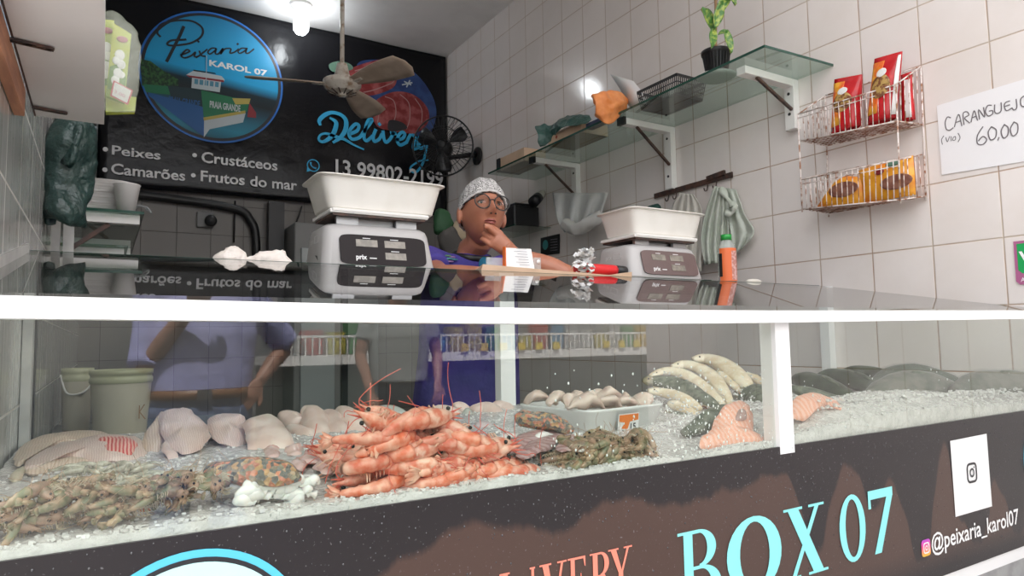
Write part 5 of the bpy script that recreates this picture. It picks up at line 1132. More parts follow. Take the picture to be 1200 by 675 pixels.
def pxl(name, mat, lab, cat_, pts, flat=.7, n=16, group=None, upv=(-.2, -.6, .75), mats=None, jit=.0015, parent=None, sub=4, Y=True):
    """loft along (px, py, Y or None, radius px)"""
    P = []; 
    for x, y, Yv, r in pts:
        p = RY(x, y, Yv) if Yv else B(x, y)
        P.append((p, r*mpp(p)))
    C3 = cat([p for p, r in P], sub); RR = [max(.0006, q.x) for q in cat([(r, 0, 0) for p, r in P], sub)]
    b = MB(); b.loft(C3, [(r, r*flat) for r in RR], n, upv=upv, mats=mats)
    if jit: b.jitter(jit*(2.5 if name == 'folded_fillet' else 1), 38, len(pts))
    o = b.build(name, mat, parent)
    if parent is None: tag(o, lab, cat_, group)
    return o
# A: long fillets at the left end
pillow('fish_fillet', m_tanst, 'long beige fillet at the back left, its thin end toward the wall', 'fish fillet', [(17, 541), (22, 526), (45, 514), (80, 507), (118, 507), (128, 514), (110, 521), (70, 524), (42, 534), (22, 546)], (545, None), .006, .010)
pillow('fish_fillet', m_tanst, 'brown-edged long fillet lying under the red-striped one', 'fish fillet', [(27, 553), (45, 545), (75, 536), (108, 538), (95, 545), (62, 551), (36, 557)], (556, None), .006, .009)
f = pillow('fish_fillet', m_ribst, 'large pink fillet with bright red stripes on its right half', 'fish fillet', [(25, 549), (34, 538), (60, 524), (95, 516), (130, 510), (160, 514), (171, 524), (170, 535), (150, 542), (118, 541), (90, 537), (60, 541), (38, 552)], (550, None), .0055, .012)
pillow('red_stripes', m_redst, '', '', [(112, 517), (135, 512), (157, 516), (160, 527), (150, 533), (125, 533), (115, 525)], (550, B(98, 550).y-.034), .0055, .009, parent=f)
pillow('fish_tail', m_oliv, 'dark olive fish tail tip against the left wall', 'fish tail', [(12, 563), (20, 550), (27, 548), (28, 560), (18, 566)], (566, None), .004, .006)
# B: fanned fillets
pillow('splayed_fillet', m_tanst, 'tan fillet leaning behind the ribbed one beside the buckets', 'fish fillet', [(166, 512), (178, 497), (190, 482), (200, 490), (198, 515), (185, 530), (168, 526)], (530, None), .0035, .010)
f = pillow('splayed_fillet', m_ribst, 'large fan-shaped ribbed white-pink fillet standing tallest', 'fish fillet', [(186, 500), (192, 483), (210, 479), (228, 486), (242, 500), (244, 514), (236, 527), (215, 534), (202, 528), (192, 515)], (534, None), .0040, .014, jit=.003)
pillow('pink_flap', m_fil, '', '', [(192, 518), (205, 528), (208, 537), (198, 537), (190, 530)], (537, None), .003, .006, parent=f)
pillow('splayed_fillet', m_ribst, 'open pinkish fillet with dark slit between the two big fans', 'fish fillet', [(244, 495), (252, 487), (275, 488), (287, 490), (288, 510), (286, 524), (262, 524), (246, 510)], (524, None), .0045, .012, jit=.003)
pillow('splayed_fillet', m_fil, 'wide smooth pink fillet right of the dark-slit one', 'fish fillet', [(286, 494), (300, 488), (318, 488), (332, 497), (342, 512), (344, 524), (320, 527), (292, 525), (287, 510)], (527, None), .0045, .014)
# C: heap of folded fillets in the middle back
FG = 'folded pink fillets heaped along the back'
for i, (pts, mt_, fl, lab) in enumerate([
    ([(330, 488, 1.46, 7), (338, 490, 1.44, 10), (348, 497, 1.40, 9)], m_fil, .8, 'small folded fillet lump first from the left of the back heap'),
    ([(340, 503, 1.36, 6), (350, 506, 1.33, 9), (362, 514, 1.28, 9), (368, 522, 1.25, 5)], m_fil, .8, 'small front fillet lump below the first of the back heap'),
    ([(355, 483, 1.44, 8), (366, 487, 1.42, 13), (370, 500, 1.36, 14), (372, 514, 1.30, 13), (374, 524, 1.26, 6)], m_fil, .8, 'biggest pale folded fillet at the left of the back heap'),
    ([(378, 487, 1.44, 6), (386, 490, 1.42, 11), (392, 500, 1.36, 11), (398, 511, 1.31, 12), (402, 519, 1.27, 5)], m_fil, .8, 'smooth folded pink fillet between two larger ones in the heap'),
    ([(396, 481, 1.46, 5), (402, 484, 1.44, 10), (412, 494, 1.38, 13), (418, 505, 1.33, 12), (424, 514, 1.29, 6)], m_fil, .75, 'long folded pink fillet left of the shrimp pile'),
    ([(420, 483, 1.47, 4), (430, 486, 1.45, 11), (440, 495, 1.40, 12), (446, 506, 1.36, 8)], m_oliv, .75, 'olive-skinned folded fillet just left of the shrimp pile'),
    ([(438, 481, 1.48, 3), (452, 481, 1.48, 8), (466, 486, 1.46, 9), (478, 492, 1.44, 5)], m_grey, .7, 'grey-skinned fillet behind the shrimp pile top'),
    ([(502, 486, 1.46, 4), (514, 482, 1.46, 8), (528, 484, 1.44, 9), (540, 490, 1.42, 6)], m_fil, .7, 'rounded pink fillet behind the right side of the shrimp pile'),
    ([(532, 476, 1.48, 4), (540, 477, 1.48, 6), (548, 482, 1.47, 5)], m_fil, .7, 'small pink fillet peeping behind the grey fin'),
    ([(552, 482, 1.46, 4), (564, 479, 1.46, 8), (576, 483, 1.44, 10), (586, 492, 1.41, 7)], m_fil, .7, 'domed pink fillet right of the grey fin'),
    ([(578, 476, 1.48, 4), (588, 476, 1.48, 7), (597, 484, 1.46, 9), (602, 495, 1.42, 7)], m_fil, .7, 'last pink fillet of the back heap in front of the rear post')]):
    pts = [(x, y, Y, r*1.13) for x, y, Y, r in pts]
    pxl('folded_fillet', mt_, lab, 'fish fillet', pts, fl, group=FG)
pillow('ray_fin', m_grey, 'triangular grey fish fin standing in the back heap', 'fish fin', [(540, 496), (543, 480), (548, 477), (556, 486), (562, 498), (552, 501)], (500, 1.36), .003, .006)
pillow('whole_squid', M('pale_squid', (.72, .62, .62), .25, (.62, .50, .52), 30, **WET), 'pale squid body with frilly edge near the shrimp pile', 'squid', [(556, 507), (560, 499), (572, 497), (580, 503), (580, 510), (568, 514)], (514, 1.16), .004, .010, jit=.004)
pillow('fish_piece', m_grey, 'grey-green fish scrap right of the triangular fin', 'fish piece', [(560, 500), (575, 492), (600, 497), (612, 506), (590, 508), (572, 503)], (508, 1.24), .005, .007)
# D: net bags of mixed shellfish in cling film
m, nt, out = newmat('mixed_shellfish'); v = coords(nt); vo = nt.nodes.new('ShaderNodeTexVoronoi'); vo.inputs['Scale'].default_value = 170; lk(nt, v, vo.inputs['Vector'])
cs_ = nt.nodes.new('ShaderNodeSeparateColor'); lk(nt, vo.outputs['Color'], cs_.inputs[0])
cc = ramp(nt, cs_.outputs[0], [(0, (.02, .02, .02)), (.16, (.26, .17, .09)), (.28, (.62, .13, .04)), (.42, (.60, .40, .22)), (.52, (.75, .19, .05)), (.66, (.24, .20, .10)), (.76, (.66, .33, .08)), (.90, (.07, .08, .07))]); nt.nodes[-1].color_ramp.interpolation = 'CONSTANT'
cc = mix(nt, mth(nt, 'MULTIPLY', noi(nt, v, 60), .35), cc, (.45, .34, .24)); bsdf(nt, out, cc, .15, spec=.7, bump=vo.outputs['Distance'], bstr=.9, bdist=.008); m_mix = m
m_cling = film('cling_film', (.80, .80, .80), .13, .08, 50)
for lab, pts in (('larger film-wrapped bag of mixed shellfish in front of the fillets', [(236, 561, None, 4), (246, 557, None, 13), (265, 555, None, 20), (292, 556, None, 22), (320, 557, None, 19), (342, 560, None, 12), (352, 562, None, 3)]), ('smaller film-wrapped bag of mixed shellfish beside the white container', [(602, 489, 1.03, 4), (612, 490, 1.02, 12), (630, 492, 1.01, 13), (648, 496, 1.0, 13), (662, 502, .99, 10), (672, 507, .98, 3)])):
    t = thing('shellfish_bag', lab, 'shellfish bag', tuple(B(*pts[2][:2]) if pts[2][2] is None else RY(*pts[2][:3])))
    if pts[2][2] is None: pts = [(x, y-3, B(x, 572).y, r) for x, y, Y, r in pts]
    pxl('shellfish', m_mix, '', '', pts, .72, 24, parent=t, jit=.005, upv=(0, -.3, .9)); pxl('wrapping', m_cling, '', '', [(x, y, Y, r+1.5) for x, y, Y, r in pts], .74, 24, parent=t, jit=.004, upv=(0, -.3, .9))
# E: shrimp. local frame: body curls in the x-z plane, head towards +x
m_shr = M('orange_shrimp_shell', (.70, .16, .085), .22, (.86, .50, .38), 48, .36, .66, bs=.3, bns=60, rnd=.22, spec=.6, sss=.15)
m_shh = M('shrimp_head', (.72, .20, .12), .3, (.88, .54, .42), 70, .4, .6, bs=.6, bns=70, rnd=.2, spec=.6, sss=.12)
m_leg = M('shrimp_leg', (.76, .35, .24), .4, (.82, .58, .44), 50); m_ant = M('shrimp_antenna', (.70, .14, .10), .4); m_eye = M('black_eye', (.01, .01, .01), .1)
m_gs = M('grey_green_shrimp', (.17, .18, .10), .2, (.40, .27, .17), 60, .38, .62, bs=.3, bns=60, rnd=.3, spec=.6, sss=.12); m_gh = M('grey_shrimp_head', (.22, .17, .11), .22, (.42, .26, .18), 60, .4, .6, bs=.5, bns=70, rnd=.25, spec=.6)
m_gl = M('grey_leg', (.44, .40, .30), .4, (.55, .42, .30), 40); m_ga = M('brown_antenna', (.42, .26, .16), .4)
def shrimp_proto(nm, L, curl, mb_, mh_, ml_, ma_, lab, cat_, group, seed):
    random.seed(seed); t = thing(nm, lab, cat_, (0, 0, 0), group)
    R0 = L*(.085 if L > .1 else .112); # abdomen along an arc
    P = []; RR = []; n = 26; a = 0; p = Vector((0, 0, 0))
    for i in range(n+1):
        u = i/n; P.append(p.copy()); seg = (u*6) % 1; RR.append(R0*(1-.58*u**1.4)*(1+.20*(1-seg)) if i < n else R0*.25); a = curl*u*1.25; p = p+Vector((-math.cos(a), 0, -math.sin(a)))*L*.62/n
    b = MB(); b.loft(P, [(r*.82, r) for r in RR], 12, upv=(0, 1, 0) if False else (0, .001, 1)); b.build('abdomen', mb_, t)
    b = MB(); d = (P[-1]-P[-3]).normalized(); s = Vector((0, 1, 0))
    for k in (-2, -1, 0, 1, 2):
        e = (d+s*k*.42).normalized(); b.loft([P[-1]-d*.004, P[-1]+e*L*.07, P[-1]+e*L*.13], [(R0*.28, R0*.10), (R0*.42, R0*.10), (R0*.12, .0006)], 8, upv=(0, .01, 1))
    b.build('tail_fan', mb_, t)
    b = MB(); h = [Vector((-.03*L, 0, 0)), Vector((.06*L, 0, .004*L)), Vector((.20*L, 0, .0)), Vector((.31*L, 0, -.008*L)), Vector((.38*L, 0, .002*L)), Vector((.47*L, 0, .018*L))]
    b.loft(cat(h, 3), [(q.x*.85, q.x) for q in cat([(x*R0, 0, 0) for x in (.9, 1.18, 1.1, .72, .32, .06)], 3)], 12, upv=(0, .001, 1)); hd = b.build('head', mh_, t)
    b = MB()
    for sg in (-1, 1): b.ball(Vector((.335*L, sg*R0*.72, .006*L)), R0*.24, 8, 6)
    b.build('eye', m_eye, hd)
    b = MB()
    for sg in (-1, 1):
        for k in range(5):
            x = .24*L-.055*L*k; q = Vector((x, sg*R0*.5, -R0*.6)); w_ = random.uniform(-.03, .03)*L
            b.tube(cat([q, q+Vector((.04*L+w_, sg*R0*.8, -R0*.9)), q+Vector((.10*L+w_, sg*R0*.4, -R0*1.7))], 2), [R0*.13, R0*.11, R0*.09, R0*.07, R0*.04], 5)
        for k in range(5):
            u = int((.08+.17*k)*n); q = P[u]+Vector((0, sg*RR[u]*.4, -RR[u]*.8)); b.tube([q, q+Vector((.02*L, sg*R0*.1, -R0*.7))], [R0*.16, R0*.05], 5)
    b.build('legs', ml_, t)
    b = MB()
    for sg in (-1, 1):
        q = Vector((.37*L, sg*R0*.25, 0)); pts = [q]; dr = Vector((.5, sg*random.uniform(.1, .5), random.uniform(-.3, .3)))
        for k in range(6): pts.append(pts[-1]+dr*L*.10); dr += Vector((random.uniform(-.45, .1), sg*random.uniform(-.2, .3), random.uniform(-.30, .20)))
        b.tube(cat(pts, 3), L*.0042, 4)
        b.tube([q, q+Vector((.13*L, sg*.03*L, .02*L))], [R0*.14, R0*.03], 5)
    b.build('antennae', ma_, t); return t
SG = 'large orange shrimp heaped in the middle of the ice'
protos = [shrimp_proto('large_shrimp', .15, cu, m_shr, m_shh, m_leg, m_ant, 'large orange shrimp in the middle heap', 'shrimp', SG, i) for i, cu in enumerate((1.1, 1.9, 2.8))]
random.seed(21)
def place(protos, L, first, items, used=[]):
    for (px, py, h, yaw, roll, pitch, sc) in items:
        k = random.randrange(len(protos)); o = protos[k]
        if k in first: o = dup(protos[k])
        else: first.add(k)
        p = B(px, py, h); p.y = min(p.y, 1.44); o.location = p; o.rotation_euler = (roll, pitch, yaw); o.scale = (sc, sc, sc)
        Mx = Matrix.Rotation(yaw, 3, 'Z') @ Matrix.Rotation(pitch, 3, 'Y') @ Matrix.Rotation(roll, 3, 'X')
        my = min((Mx @ v.co).y*sc for ch in o.children for v in ch.data.vertices)
        o.location.y = max(o.location.y, .818-my)
fs_ = set(); items = []
hand = [(455, 523, .02, 3.3, 1.2, 0), (420, 523, .02, 3.0, .3, .1), (447, 541, .02, .4, 1.4, 0), (420, 543, .01, 3.0, .8, 0), (495, 492, .09, .3, 1.4, .2), (480, 496, .08, 3.4, 1.2, -.3), (510, 492, .09, .2, .6, .2), (525, 500, .07, -.9, 1.2, .5), (500, 512, .06, -1.3, 1.5, .4), (470, 508, .06, 3.7, 1.4, -.3), (540, 508, .05, -.5, 1.0, .4),
        (480, 530, .04, .1, 1.5, 0), (505, 528, .05, 2.8, 1.3, 0), (530, 522, .05, .4, 1.4, .1), (555, 518, .04, -.3, 1.2, .2), (575, 525, .03, .2, 1.5, 0), (470, 548, .02, .1, 1.4, 0), (490, 556, .02, 2.9, 1.5, 0), (515, 548, .03, .3, 1.5, 0), (540, 545, .03, 3.3, 1.4, 0), (560, 538, .04, .1, 1.5, 0), 
        (470, 566, .005, .3, 1.5, 0), (500, 568, .01, 3.0, 1.4, 0), (530, 562, .015, .2, 1.4, 0), (560, 557, .015, 3.1, 1.5, 0), (595, 552, .015, .2, 1.5, 0), (612, 550, .008, 3.0, 1.4, 0), (612, 553, .005, .1, 1.5, 0), (450, 556, .005, 3.5, 1.2, 0), (485, 515, .06, .9, 1.3, .2), (515, 512, .06, 2.2, 1.5, 0), (545, 530, .05, 2.6, 1.2, 0), (445, 508, .04, 3.9, 1.3, -.2), (465, 517, .05, .2, 1.4, .1), (500, 540, .045, 3.4, 1.2, 0), (575, 550, .02, .6, 1.4, 0), (525, 535, .05, .0, 1.6, 0), (545, 555, .02, .4, 1.3, 0)]
place(protos, .15, fs_, [(x, y, h, yw+random.uniform(-.55, .55), rl, pt_+random.uniform(-.25, .25), random.uniform(.8, 1.1)) for x, y, h, yw, rl, pt_ in hand])
# J and G: small grey-green shrimp heaps
GG = 'small grey-green shrimp heaped in front of the white container'; GL = 'blurred small grey-green shrimp at the front left'
gp = [shrimp_proto('small_shrimp', .076, cu, m_gs, m_gh, m_gl, m_ga, 'small grey-green shrimp in the heap before the white container', 'shrimp', GG, 10+i) for i, cu in enumerate((1.3, 2.3))]
g2 = []
for g in gp:
    d = dup(g, 'small grey-green shrimp in the front left heap', GL); g2.append(d)
random.seed(33); items = []
for i in range(58):
    px = random.triangular(656, 778, 710); t = (px-636)/136; yc = 555-.19*(px-640); py = yc-random.random()*(27 if 675 < px < 755 else 12); items.append((px, py, max(0, (yc-py))*.0005, random.uniform(0, 6.28), random.uniform(.6, 1.9), random.uniform(-.3, .3), random.uniform(.75, 1.1)))
place(gp, .085, set(), items)
items = []
for i in range(60):
    px = random.uniform(-12, 205) if i < 48 else random.uniform(200, 262); yb_ = 622-.17*px; py = yb_-random.random()*(44 if px < 130 else 30); items.append((px, py, .004+max(0, yb_-py)*.0006, random.uniform(0, 6.28), random.uniform(.6, 1.9), random.uniform(-.3, .3), random.uniform(.6, .85)))
place(g2, .085, set(), items)
b = MB()
for (px, py, r) in ((60, 603, 6), (75, 598, 5), (115, 588, 5), (172, 602, 4), (690, 556, 4), (652, 562, 5), (663, 549, 4)):
    p = B(px, py, .008); p.y = max(p.y, .86); b = MB(); r_ = r*mpp(p); b.ball(p, (r_*1.5, r_, r_*.8), 10, 7); b.jitter(.003, 90)
    tag(b.build('roe_lump', M('orange_roe', (.72, .18, .08), .25, **WET)), 'orange roe lump among the small grey shrimp', 'roe', 'orange roe lumps among the grey shrimp')
# F: heap of small whole fish strips
m_strip = M('silver_sprat', (.30, .29, .22), .2, (.62, .58, .48), 60, .4, .6, rnd=.35, spec=.7); random.seed(5)
def strip(px, py, yaw, L, r, h, mat, lab, cat_, grp, bend=.3, nm='small_fish'):
    c = B(px, py, h); d = Vector((math.cos(yaw), math.sin(yaw), 0)); s = Vector((-d.y, d.x, 0)); P = [c+d*L*(t-.5)+s*bend*L*math.sin(PI*t)+Vector((0, 0, .004*math.sin(PI*t))) for t in (0, .2, .45, .7, .88, 1)]
    for p in P: p.y = max(p.y, .84)
    b = MB(); b.loft(cat(P, 2), [(q.x*.75, q.x) for q in cat([(r*k, 0, 0) for k in (.25, .8, 1, .7, .3, .7)], 2)], 8); return tag(b.build(nm, mat), lab, cat_, grp)
for i in range(46):
    strip(random.uniform(80, 188), random.uniform(546, 574), random.uniform(-1.5, 1.5)+(PI if i % 2 else 0), random.uniform(.030, .052), random.uniform(.0032, .005), .004+.010*random.random(), m_strip, 'small silver-grey fish in the heap left of the shellfish bag', 'small fish', 'small silver-grey fish heaped at the left', random.uniform(-.2, .2))
# H: white squid bits and pink scraps
m_sq = M('white_squid_piece', (.90, .88, .86), .2, (.80, .76, .72), 30, rnd=.15, spec=.7, sss=.2)
for i in range(38):
    px = random.uniform(285, 372); py = random.uniform(572, 597)-.08*(px-285)
    strip(px, py, random.uniform(0, 3.1), random.uniform(.022, .04), random.uniform(.005, .009), .003, m_sq, 'white squid piece at the front below the larger shellfish bag', 'squid piece', 'white squid pieces at the front', random.uniform(-.3, .3), 'squid_piece')
m_jel = M('pink_translucent_scrap', (.80, .58, .54), .2, (.70, .36, .33), 30, .5, .7, spec=.7, sss=.3)
for i, (x, y, rx) in enumerate([(318, 530, 10), (345, 528, 12), (365, 538, 16), (382, 548, 14), (350, 545, 10)]): 
    pillow('squid_scrap', m_jel, 'translucent pink-white squid scrap between shellfish bag and shrimp', 'squid scrap', [(x-rx, y+1), (x-rx*.5, y-5), (x+rx*.4, y-6), (x+rx, y-1), (x+rx*.7, y+6), (x-rx*.4, y+6)], (y+6, B(x, y+6).y), .008, .007, group='pink squid scraps on the ice', jit=.004)
# I: purple-brown squid fillets
m_pur = striped('purple_squid_fillet', (.52, .36, .36), (.36, .19, .19), 24, dist=8, direc='Y'); m_wedge = M('white_fillet_edge', (.85, .82, .80), .25)
for lab, o_, e_, bb in (('purple-brown squid fillet at the left with a bright white edge', [(588, 527), (600, 515), (618, 508), (636, 505), (645, 510), (630, 519), (612, 527), (598, 531)], [(572, 517), (590, 513), (606, 508), (592, 516), (580, 520)], (531, None)),
    ('longest purple-brown squid fillet in the middle of the fan', [(604, 533), (620, 520), (640, 512), (660, 509), (656, 518), (640, 528), (622, 535), (610, 537)], [(626, 511), (640, 508), (648, 509), (634, 513)], (537, None)),
    ('purple-brown squid fillet nearest the front of the fan', [(652, 524), (662, 513), (675, 510), (690, 512), (696, 517), (685, 524), (670, 528), (658, 530)], [(680, 525), (692, 520), (697, 517), (690, 525), (680, 529)], (530, None)),
    ('thin purple squid fillet right behind the others', [(630, 508), (645, 504), (665, 506), (664, 510), (648, 511)], [(640, 505), (655, 504), (662, 506), (650, 507)], (511, None))):
    f = pillow('squid_fillet', m_pur, lab, 'squid fillet', o_, bb, .005, .006); pillow('white_edge', m_wedge, '', '', e_, (bb[0], B(sum(q[0] for q in o_)/len(o_), bb[0]).y-.012), .005, .004, parent=f)
pillow('white_fillet', m_wedge, 'white triangular fillet tip beside the shrimp pile', 'fish fillet', [(571, 522), (582, 514), (600, 507), (607, 505), (604, 512), (590, 517), (584, 525)], (525, None), .005, .004)
# K: white container with fillets
wc = thing('white_container', 'translucent white container of pale fillets with an orange price sticker', 'container', (1.1, 1.25, 1.04))
m_cont = film('milky_container', (.86, .86, .85), .95, .25, 6); zr = 1.068
qa, qb, qc = RZ(604, 473, zr), RZ(690, 482, zr), RZ(783, 472, zr); cq = (qa+qc)/2; eu = (qc-qb)/2; ev = (qa-qb)/2; ev = ev*min(1, .20/ev.length)*1.0; cq = qb+eu+ev
b = MB(); vs = []; fs = []; pr = [(.84, .82, -.050), (.88, .86, -.046), (.98, .975, -.006), (1.0, 1.0, -.004), (1.0, 1.0, 0), (.94, .93, 0), (.86, .84, -.042), (.8, .8, -.045)]
for ru, rv, z in pr:
    for j in range(40):
        a = 2*PI*(j+.5)/40; ca, sa = math.cos(a), math.sin(a); ca = math.copysign(abs(ca)**.2, ca); sa = math.copysign(abs(sa)**.2, sa); vs.append(cq+eu*ca*ru+ev*sa*rv+Vector((0, 0, z)))
for i in range(len(pr)-1):
    for j in range(40): a = i*40+j; d = i*40+(j+1) % 40; fs.append((a, d, d+40, a+40))
fs += [tuple(range(39, -1, -1)), tuple(range(7*40, 8*40))]; b.add(vs, fs); b.build('container_shell', m_cont, wc)
eU = eu.normalized(); eL = eu.length; nK = Vector((eU.y, -eU.x, 0)); nK = nK if nK.y < 0 else -nK
FK = Frame(cq-ev*.945+Vector((0, 0, -.006)), eU, Vector((0, 0, 1))+nK*.12); FK.n = nK
b = MB(); poly(b, FK, [(-.30*eL, -.042), (.22*eL, -.042), (.22*eL, -.006), (-.30*eL, -.006)], .006); stk = b.build('price_sticker', m_lw, wc)
x0_ = -.30*eL; w_s = .52*eL
b = MB(); poly(b, FK, [(x0_+.04*w_s, -.020), (x0_+.3*w_s, -.024), (x0_+.15*w_s, -.034), (x0_+.45*w_s, -.036), (x0_+.55*w_s, -.022), (x0_+.95*w_s, -.020), (x0_+.95*w_s, -.008), (x0_+.04*w_s, -.008)], .0072); b.build('orange_print', M('orange_print', (.85, .22, .03), .5), stk)
b = MB(); text(b, FK, '15', x0_+.6*w_s, -.038, .25*w_s, .012, .0072, 0, .02); b.build('price_print', m_ink, stk)
FGC = 'pale fillets inside the white container'
random.seed(17)
for i in range(16):
    u, v = (-.72+.48*(i % 4)+random.uniform(-.06, .06)), (-.66+.44*(i//4)); p = cq+eu*u+ev*v+Vector((0, 0, .004+random.uniform(-.004, .010))); rr_ = random.uniform(.013, .019); dr = Matrix.Rotation(random.uniform(-.9, .9), 3, 'Z') @ eU
    b = MB(); b.loft(cat([p-dr*rr_*2.1-Vector((0, 0, .014)), p-dr*rr_*.7, p+dr*rr_*.6+Vector((0, 0, .003)), p+dr*rr_*1.9-Vector((0, 0, .012))], 5), [(rr_*q.x, rr_*q.x*.55) for q in cat([(.3, 0, 0), (1, 0, 0), (.9, 0, 0), (.3, 0, 0)], 5)], 14); b.jitter(.008, 38, i); b.jitter(.003, 110, i)
    tag(b.build('pale_fillet', M('cream_fillet', (.72, .58, .50), .3, (.60, .44, .38), 30, rnd=.15, **WET) if i == 0 else bpy.data.materials['cream_fillet']), 'pale cream fillet inside the white container', 'fish fillet', FGC)
# L: stacked whole fish, heads to the upper left, bodies running down to the right
m_fb = M('grey_green_back', (.08, .10, .07), .28, (.18, .20, .15), 60, bs=.3, bns=160, **DRY); m_fbel = M('cream_belly', (.72, .58, .40), .25, (.86, .76, .60), 30, .4, .6, bs=.2, bns=120, **WET); m_ffin = M('orange_fin', (.52, .24, .09), .35, (.42, .20, .10), 40)
m_fhead = M('olive_head', (.20, .19, .14), .25, (.34, .28, .18), 40, **WET)
def fish(lab, pts, flat=.62, back=1.0, grp=None, finny=True, dark=False, eye=True):
    """whole fish: pts (px, py, Y, r px) from snout to tail"""
    P0 = RY(*pts[0][:3]); t = thing('whole_fish', lab, 'fish', tuple(P0), grp)
    nb = int(8*back)
    mats = (lambda i, j: 0 if (j < 9 and (j > 1 if not dark else True)) else 1)
    body = pxl('fish_body', [m_fb if dark else m_fbel, m_fbel], '', '', pts, flat, 20, parent=t, jit=.0012, upv=(-.35, -.45, .8), mats=(lambda i, j: 0 if 0 <= j < 10 else 1), sub=5)
    a, c_ = RY(*pts[0][:3]), RY(*pts[1][:3]); r_ = pts[1][3]*mpp(c_)
    b = MB(); d = (c_-a); b.loft(cat([a-d*.02, a+d*.45, a+d*1.05], 3), [(q.x*1.03, q.x*flat*1.05) for q in cat([(pts[0][3]*mpp(a)*.9, 0, 0), (r_*.85, 0, 0), (r_*1.02, 0, 0)], 3)], 16, upv=(-.35, -.45, .8)); b.build('head', m_fhead if dark else m_fbel, t)
    if eye: b = MB(); q = a+d*.45+Vector((-.10, -.5, .35)).normalized()*r_*.62; b.ball(q, r_*.15, 8, 6); b.build('eye', m_eye, t)
    if finny:
        k = len(pts)//2; m_ = RY(*pts[k][:3]); n_ = RY(*pts[min(k+2, len(pts)-1)][:3]); rr_ = pts[k][3]*mpp(m_)
        dd = (n_-m_); s_ = Vector((0, -.4, -.9)).normalized()
        b = MB(); b.sheet([[m_+s_*rr_*.6, m_+s_*rr_*1.25+dd*.2], [m_+dd*.5+s_*rr_*.6, m_+dd*.6+s_*rr_*1.25], [m_+dd*1.0+s_*rr_*.5, m_+dd*1.15+s_*rr_*.85]], .0025); b.build('fin', m_ffin, t)
    return t
fish('pale-bellied fish highest at the back right of the fish stack', [(812, 421, 1.46, 3), (825, 420, 1.45, 7), (842, 425, 1.40, 11), (858, 436, 1.34, 13), (872, 448, 1.28, 10), (882, 458, 1.24, 5)])
fish('pale fish arching second from the top of the fish stack', [(787, 430, 1.42, 3), (800, 427, 1.41, 6), (818, 431, 1.37, 8), (834, 442, 1.31, 10), (845, 456, 1.25, 9), (853, 468, 1.20, 6), (856, 476, 1.17, 4)])
fish('thin pale fish squeezed between the two arching fish', [(842, 436, 1.36, 3), (850, 443, 1.33, 5), (860, 452, 1.29, 5), (866, 458, 1.26, 3)], eye=False)
fish('silvery-white fish curving below the arching pair', [(762, 441, 1.38, 3), (776, 435, 1.38, 5), (794, 436, 1.35, 7), (812, 444, 1.30, 8), (828, 457, 1.24, 8), (842, 470, 1.18, 6), (850, 480, 1.14, 4)])
fish('dark-backed fish with cream belly and open mouth at the left', [(753, 446, 1.32, 2.5), (764, 447, 1.31, 8), (782, 449, 1.28, 11), (800, 455, 1.24, 13), (818, 464, 1.19, 11), (832, 472, 1.14, 8), (842, 478, 1.11, 4)], dark=True)
fish('cream-bellied fish under the dark-backed one', [(760, 458, 1.27, 3), (772, 459, 1.26, 6), (790, 463, 1.22, 8), (806, 470, 1.17, 8), (820, 480, 1.13, 5)])
fish('lowest cream fish of the stack beside the white container', [(783, 472, 1.19, 3), (793, 475, 1.17, 7), (806, 481, 1.13, 7), (818, 487, 1.10, 4)], eye=False)
fish('dark fish tail end lying under the stack by the container', [(780, 483, 1.16, 3), (790, 487, 1.13, 8), (806, 492, 1.09, 8), (818, 494, 1.07, 4)], dark=True, eye=False)
fish('dark green round-backed fish just left of the front post', [(862, 462, 1.30, 4), (874, 462, 1.26, 14), (890, 465, 1.22, 20), (906, 478, 1.15, 22), (918, 492, 1.08, 14)], dark=True, eye=False, finny=False)
fish('pale fish end beyond the topmost fish near the post', [(872, 438, 1.44, 3), (884, 443, 1.40, 6), (896, 450, 1.36, 5)], eye=False, finny=False)
# M: cut salmon
ss = thing('cut_fish', 'dark-skinned fish with pink cut end left of the front post', 'cut fish', tuple(RY(850, 500, .98)))
pxl('fish_body', [m_fb], '', '', [(800, 508, .90, 4), (814, 502, .90, 9), (832, 494, .90, 14), (850, 489, .90, 17), (866, 491, .90, 17)], .8, 18, parent=ss)
pillow('cut_face', m_salm, '', '', [(836, 500), (842, 484), (855, 473), (868, 470), (878, 477), (881, 492), (884, 510), (868, 520), (846, 522), (834, 514)], (522, .835), .0010, .014, parent=ss, jit=.003)
pillow('belly_cavity', M('cavity_skin', (.42, .28, .26), .3), '', '', [(862, 492), (866, 480), (872, 481), (874, 492)], (492, .85), .001, .008, parent=ss, jit=0)
s2 = thing('salmon_piece', 'ribbed pink salmon piece just right of the front post', 'salmon', tuple(RY(955, 480, 1.0)))
pillow('flesh', m_salm, '', '', [(926, 488), (930, 468), (942, 461), (956, 462), (972, 466), (984, 474), (992, 486), (978, 481), (962, 479), (950, 486), (940, 494)], (494, .835), .0012, .012, parent=s2, jit=.002)
pillow('salmon_slab', m_salm, 'flat pink salmon slab low in the ice before the cut fish', 'salmon', [(822, 516), (832, 503), (850, 500), (876, 502), (892, 508), (893, 520), (868, 524), (840, 527), (824, 526)], (527, .822), .001, .009, jit=.004)
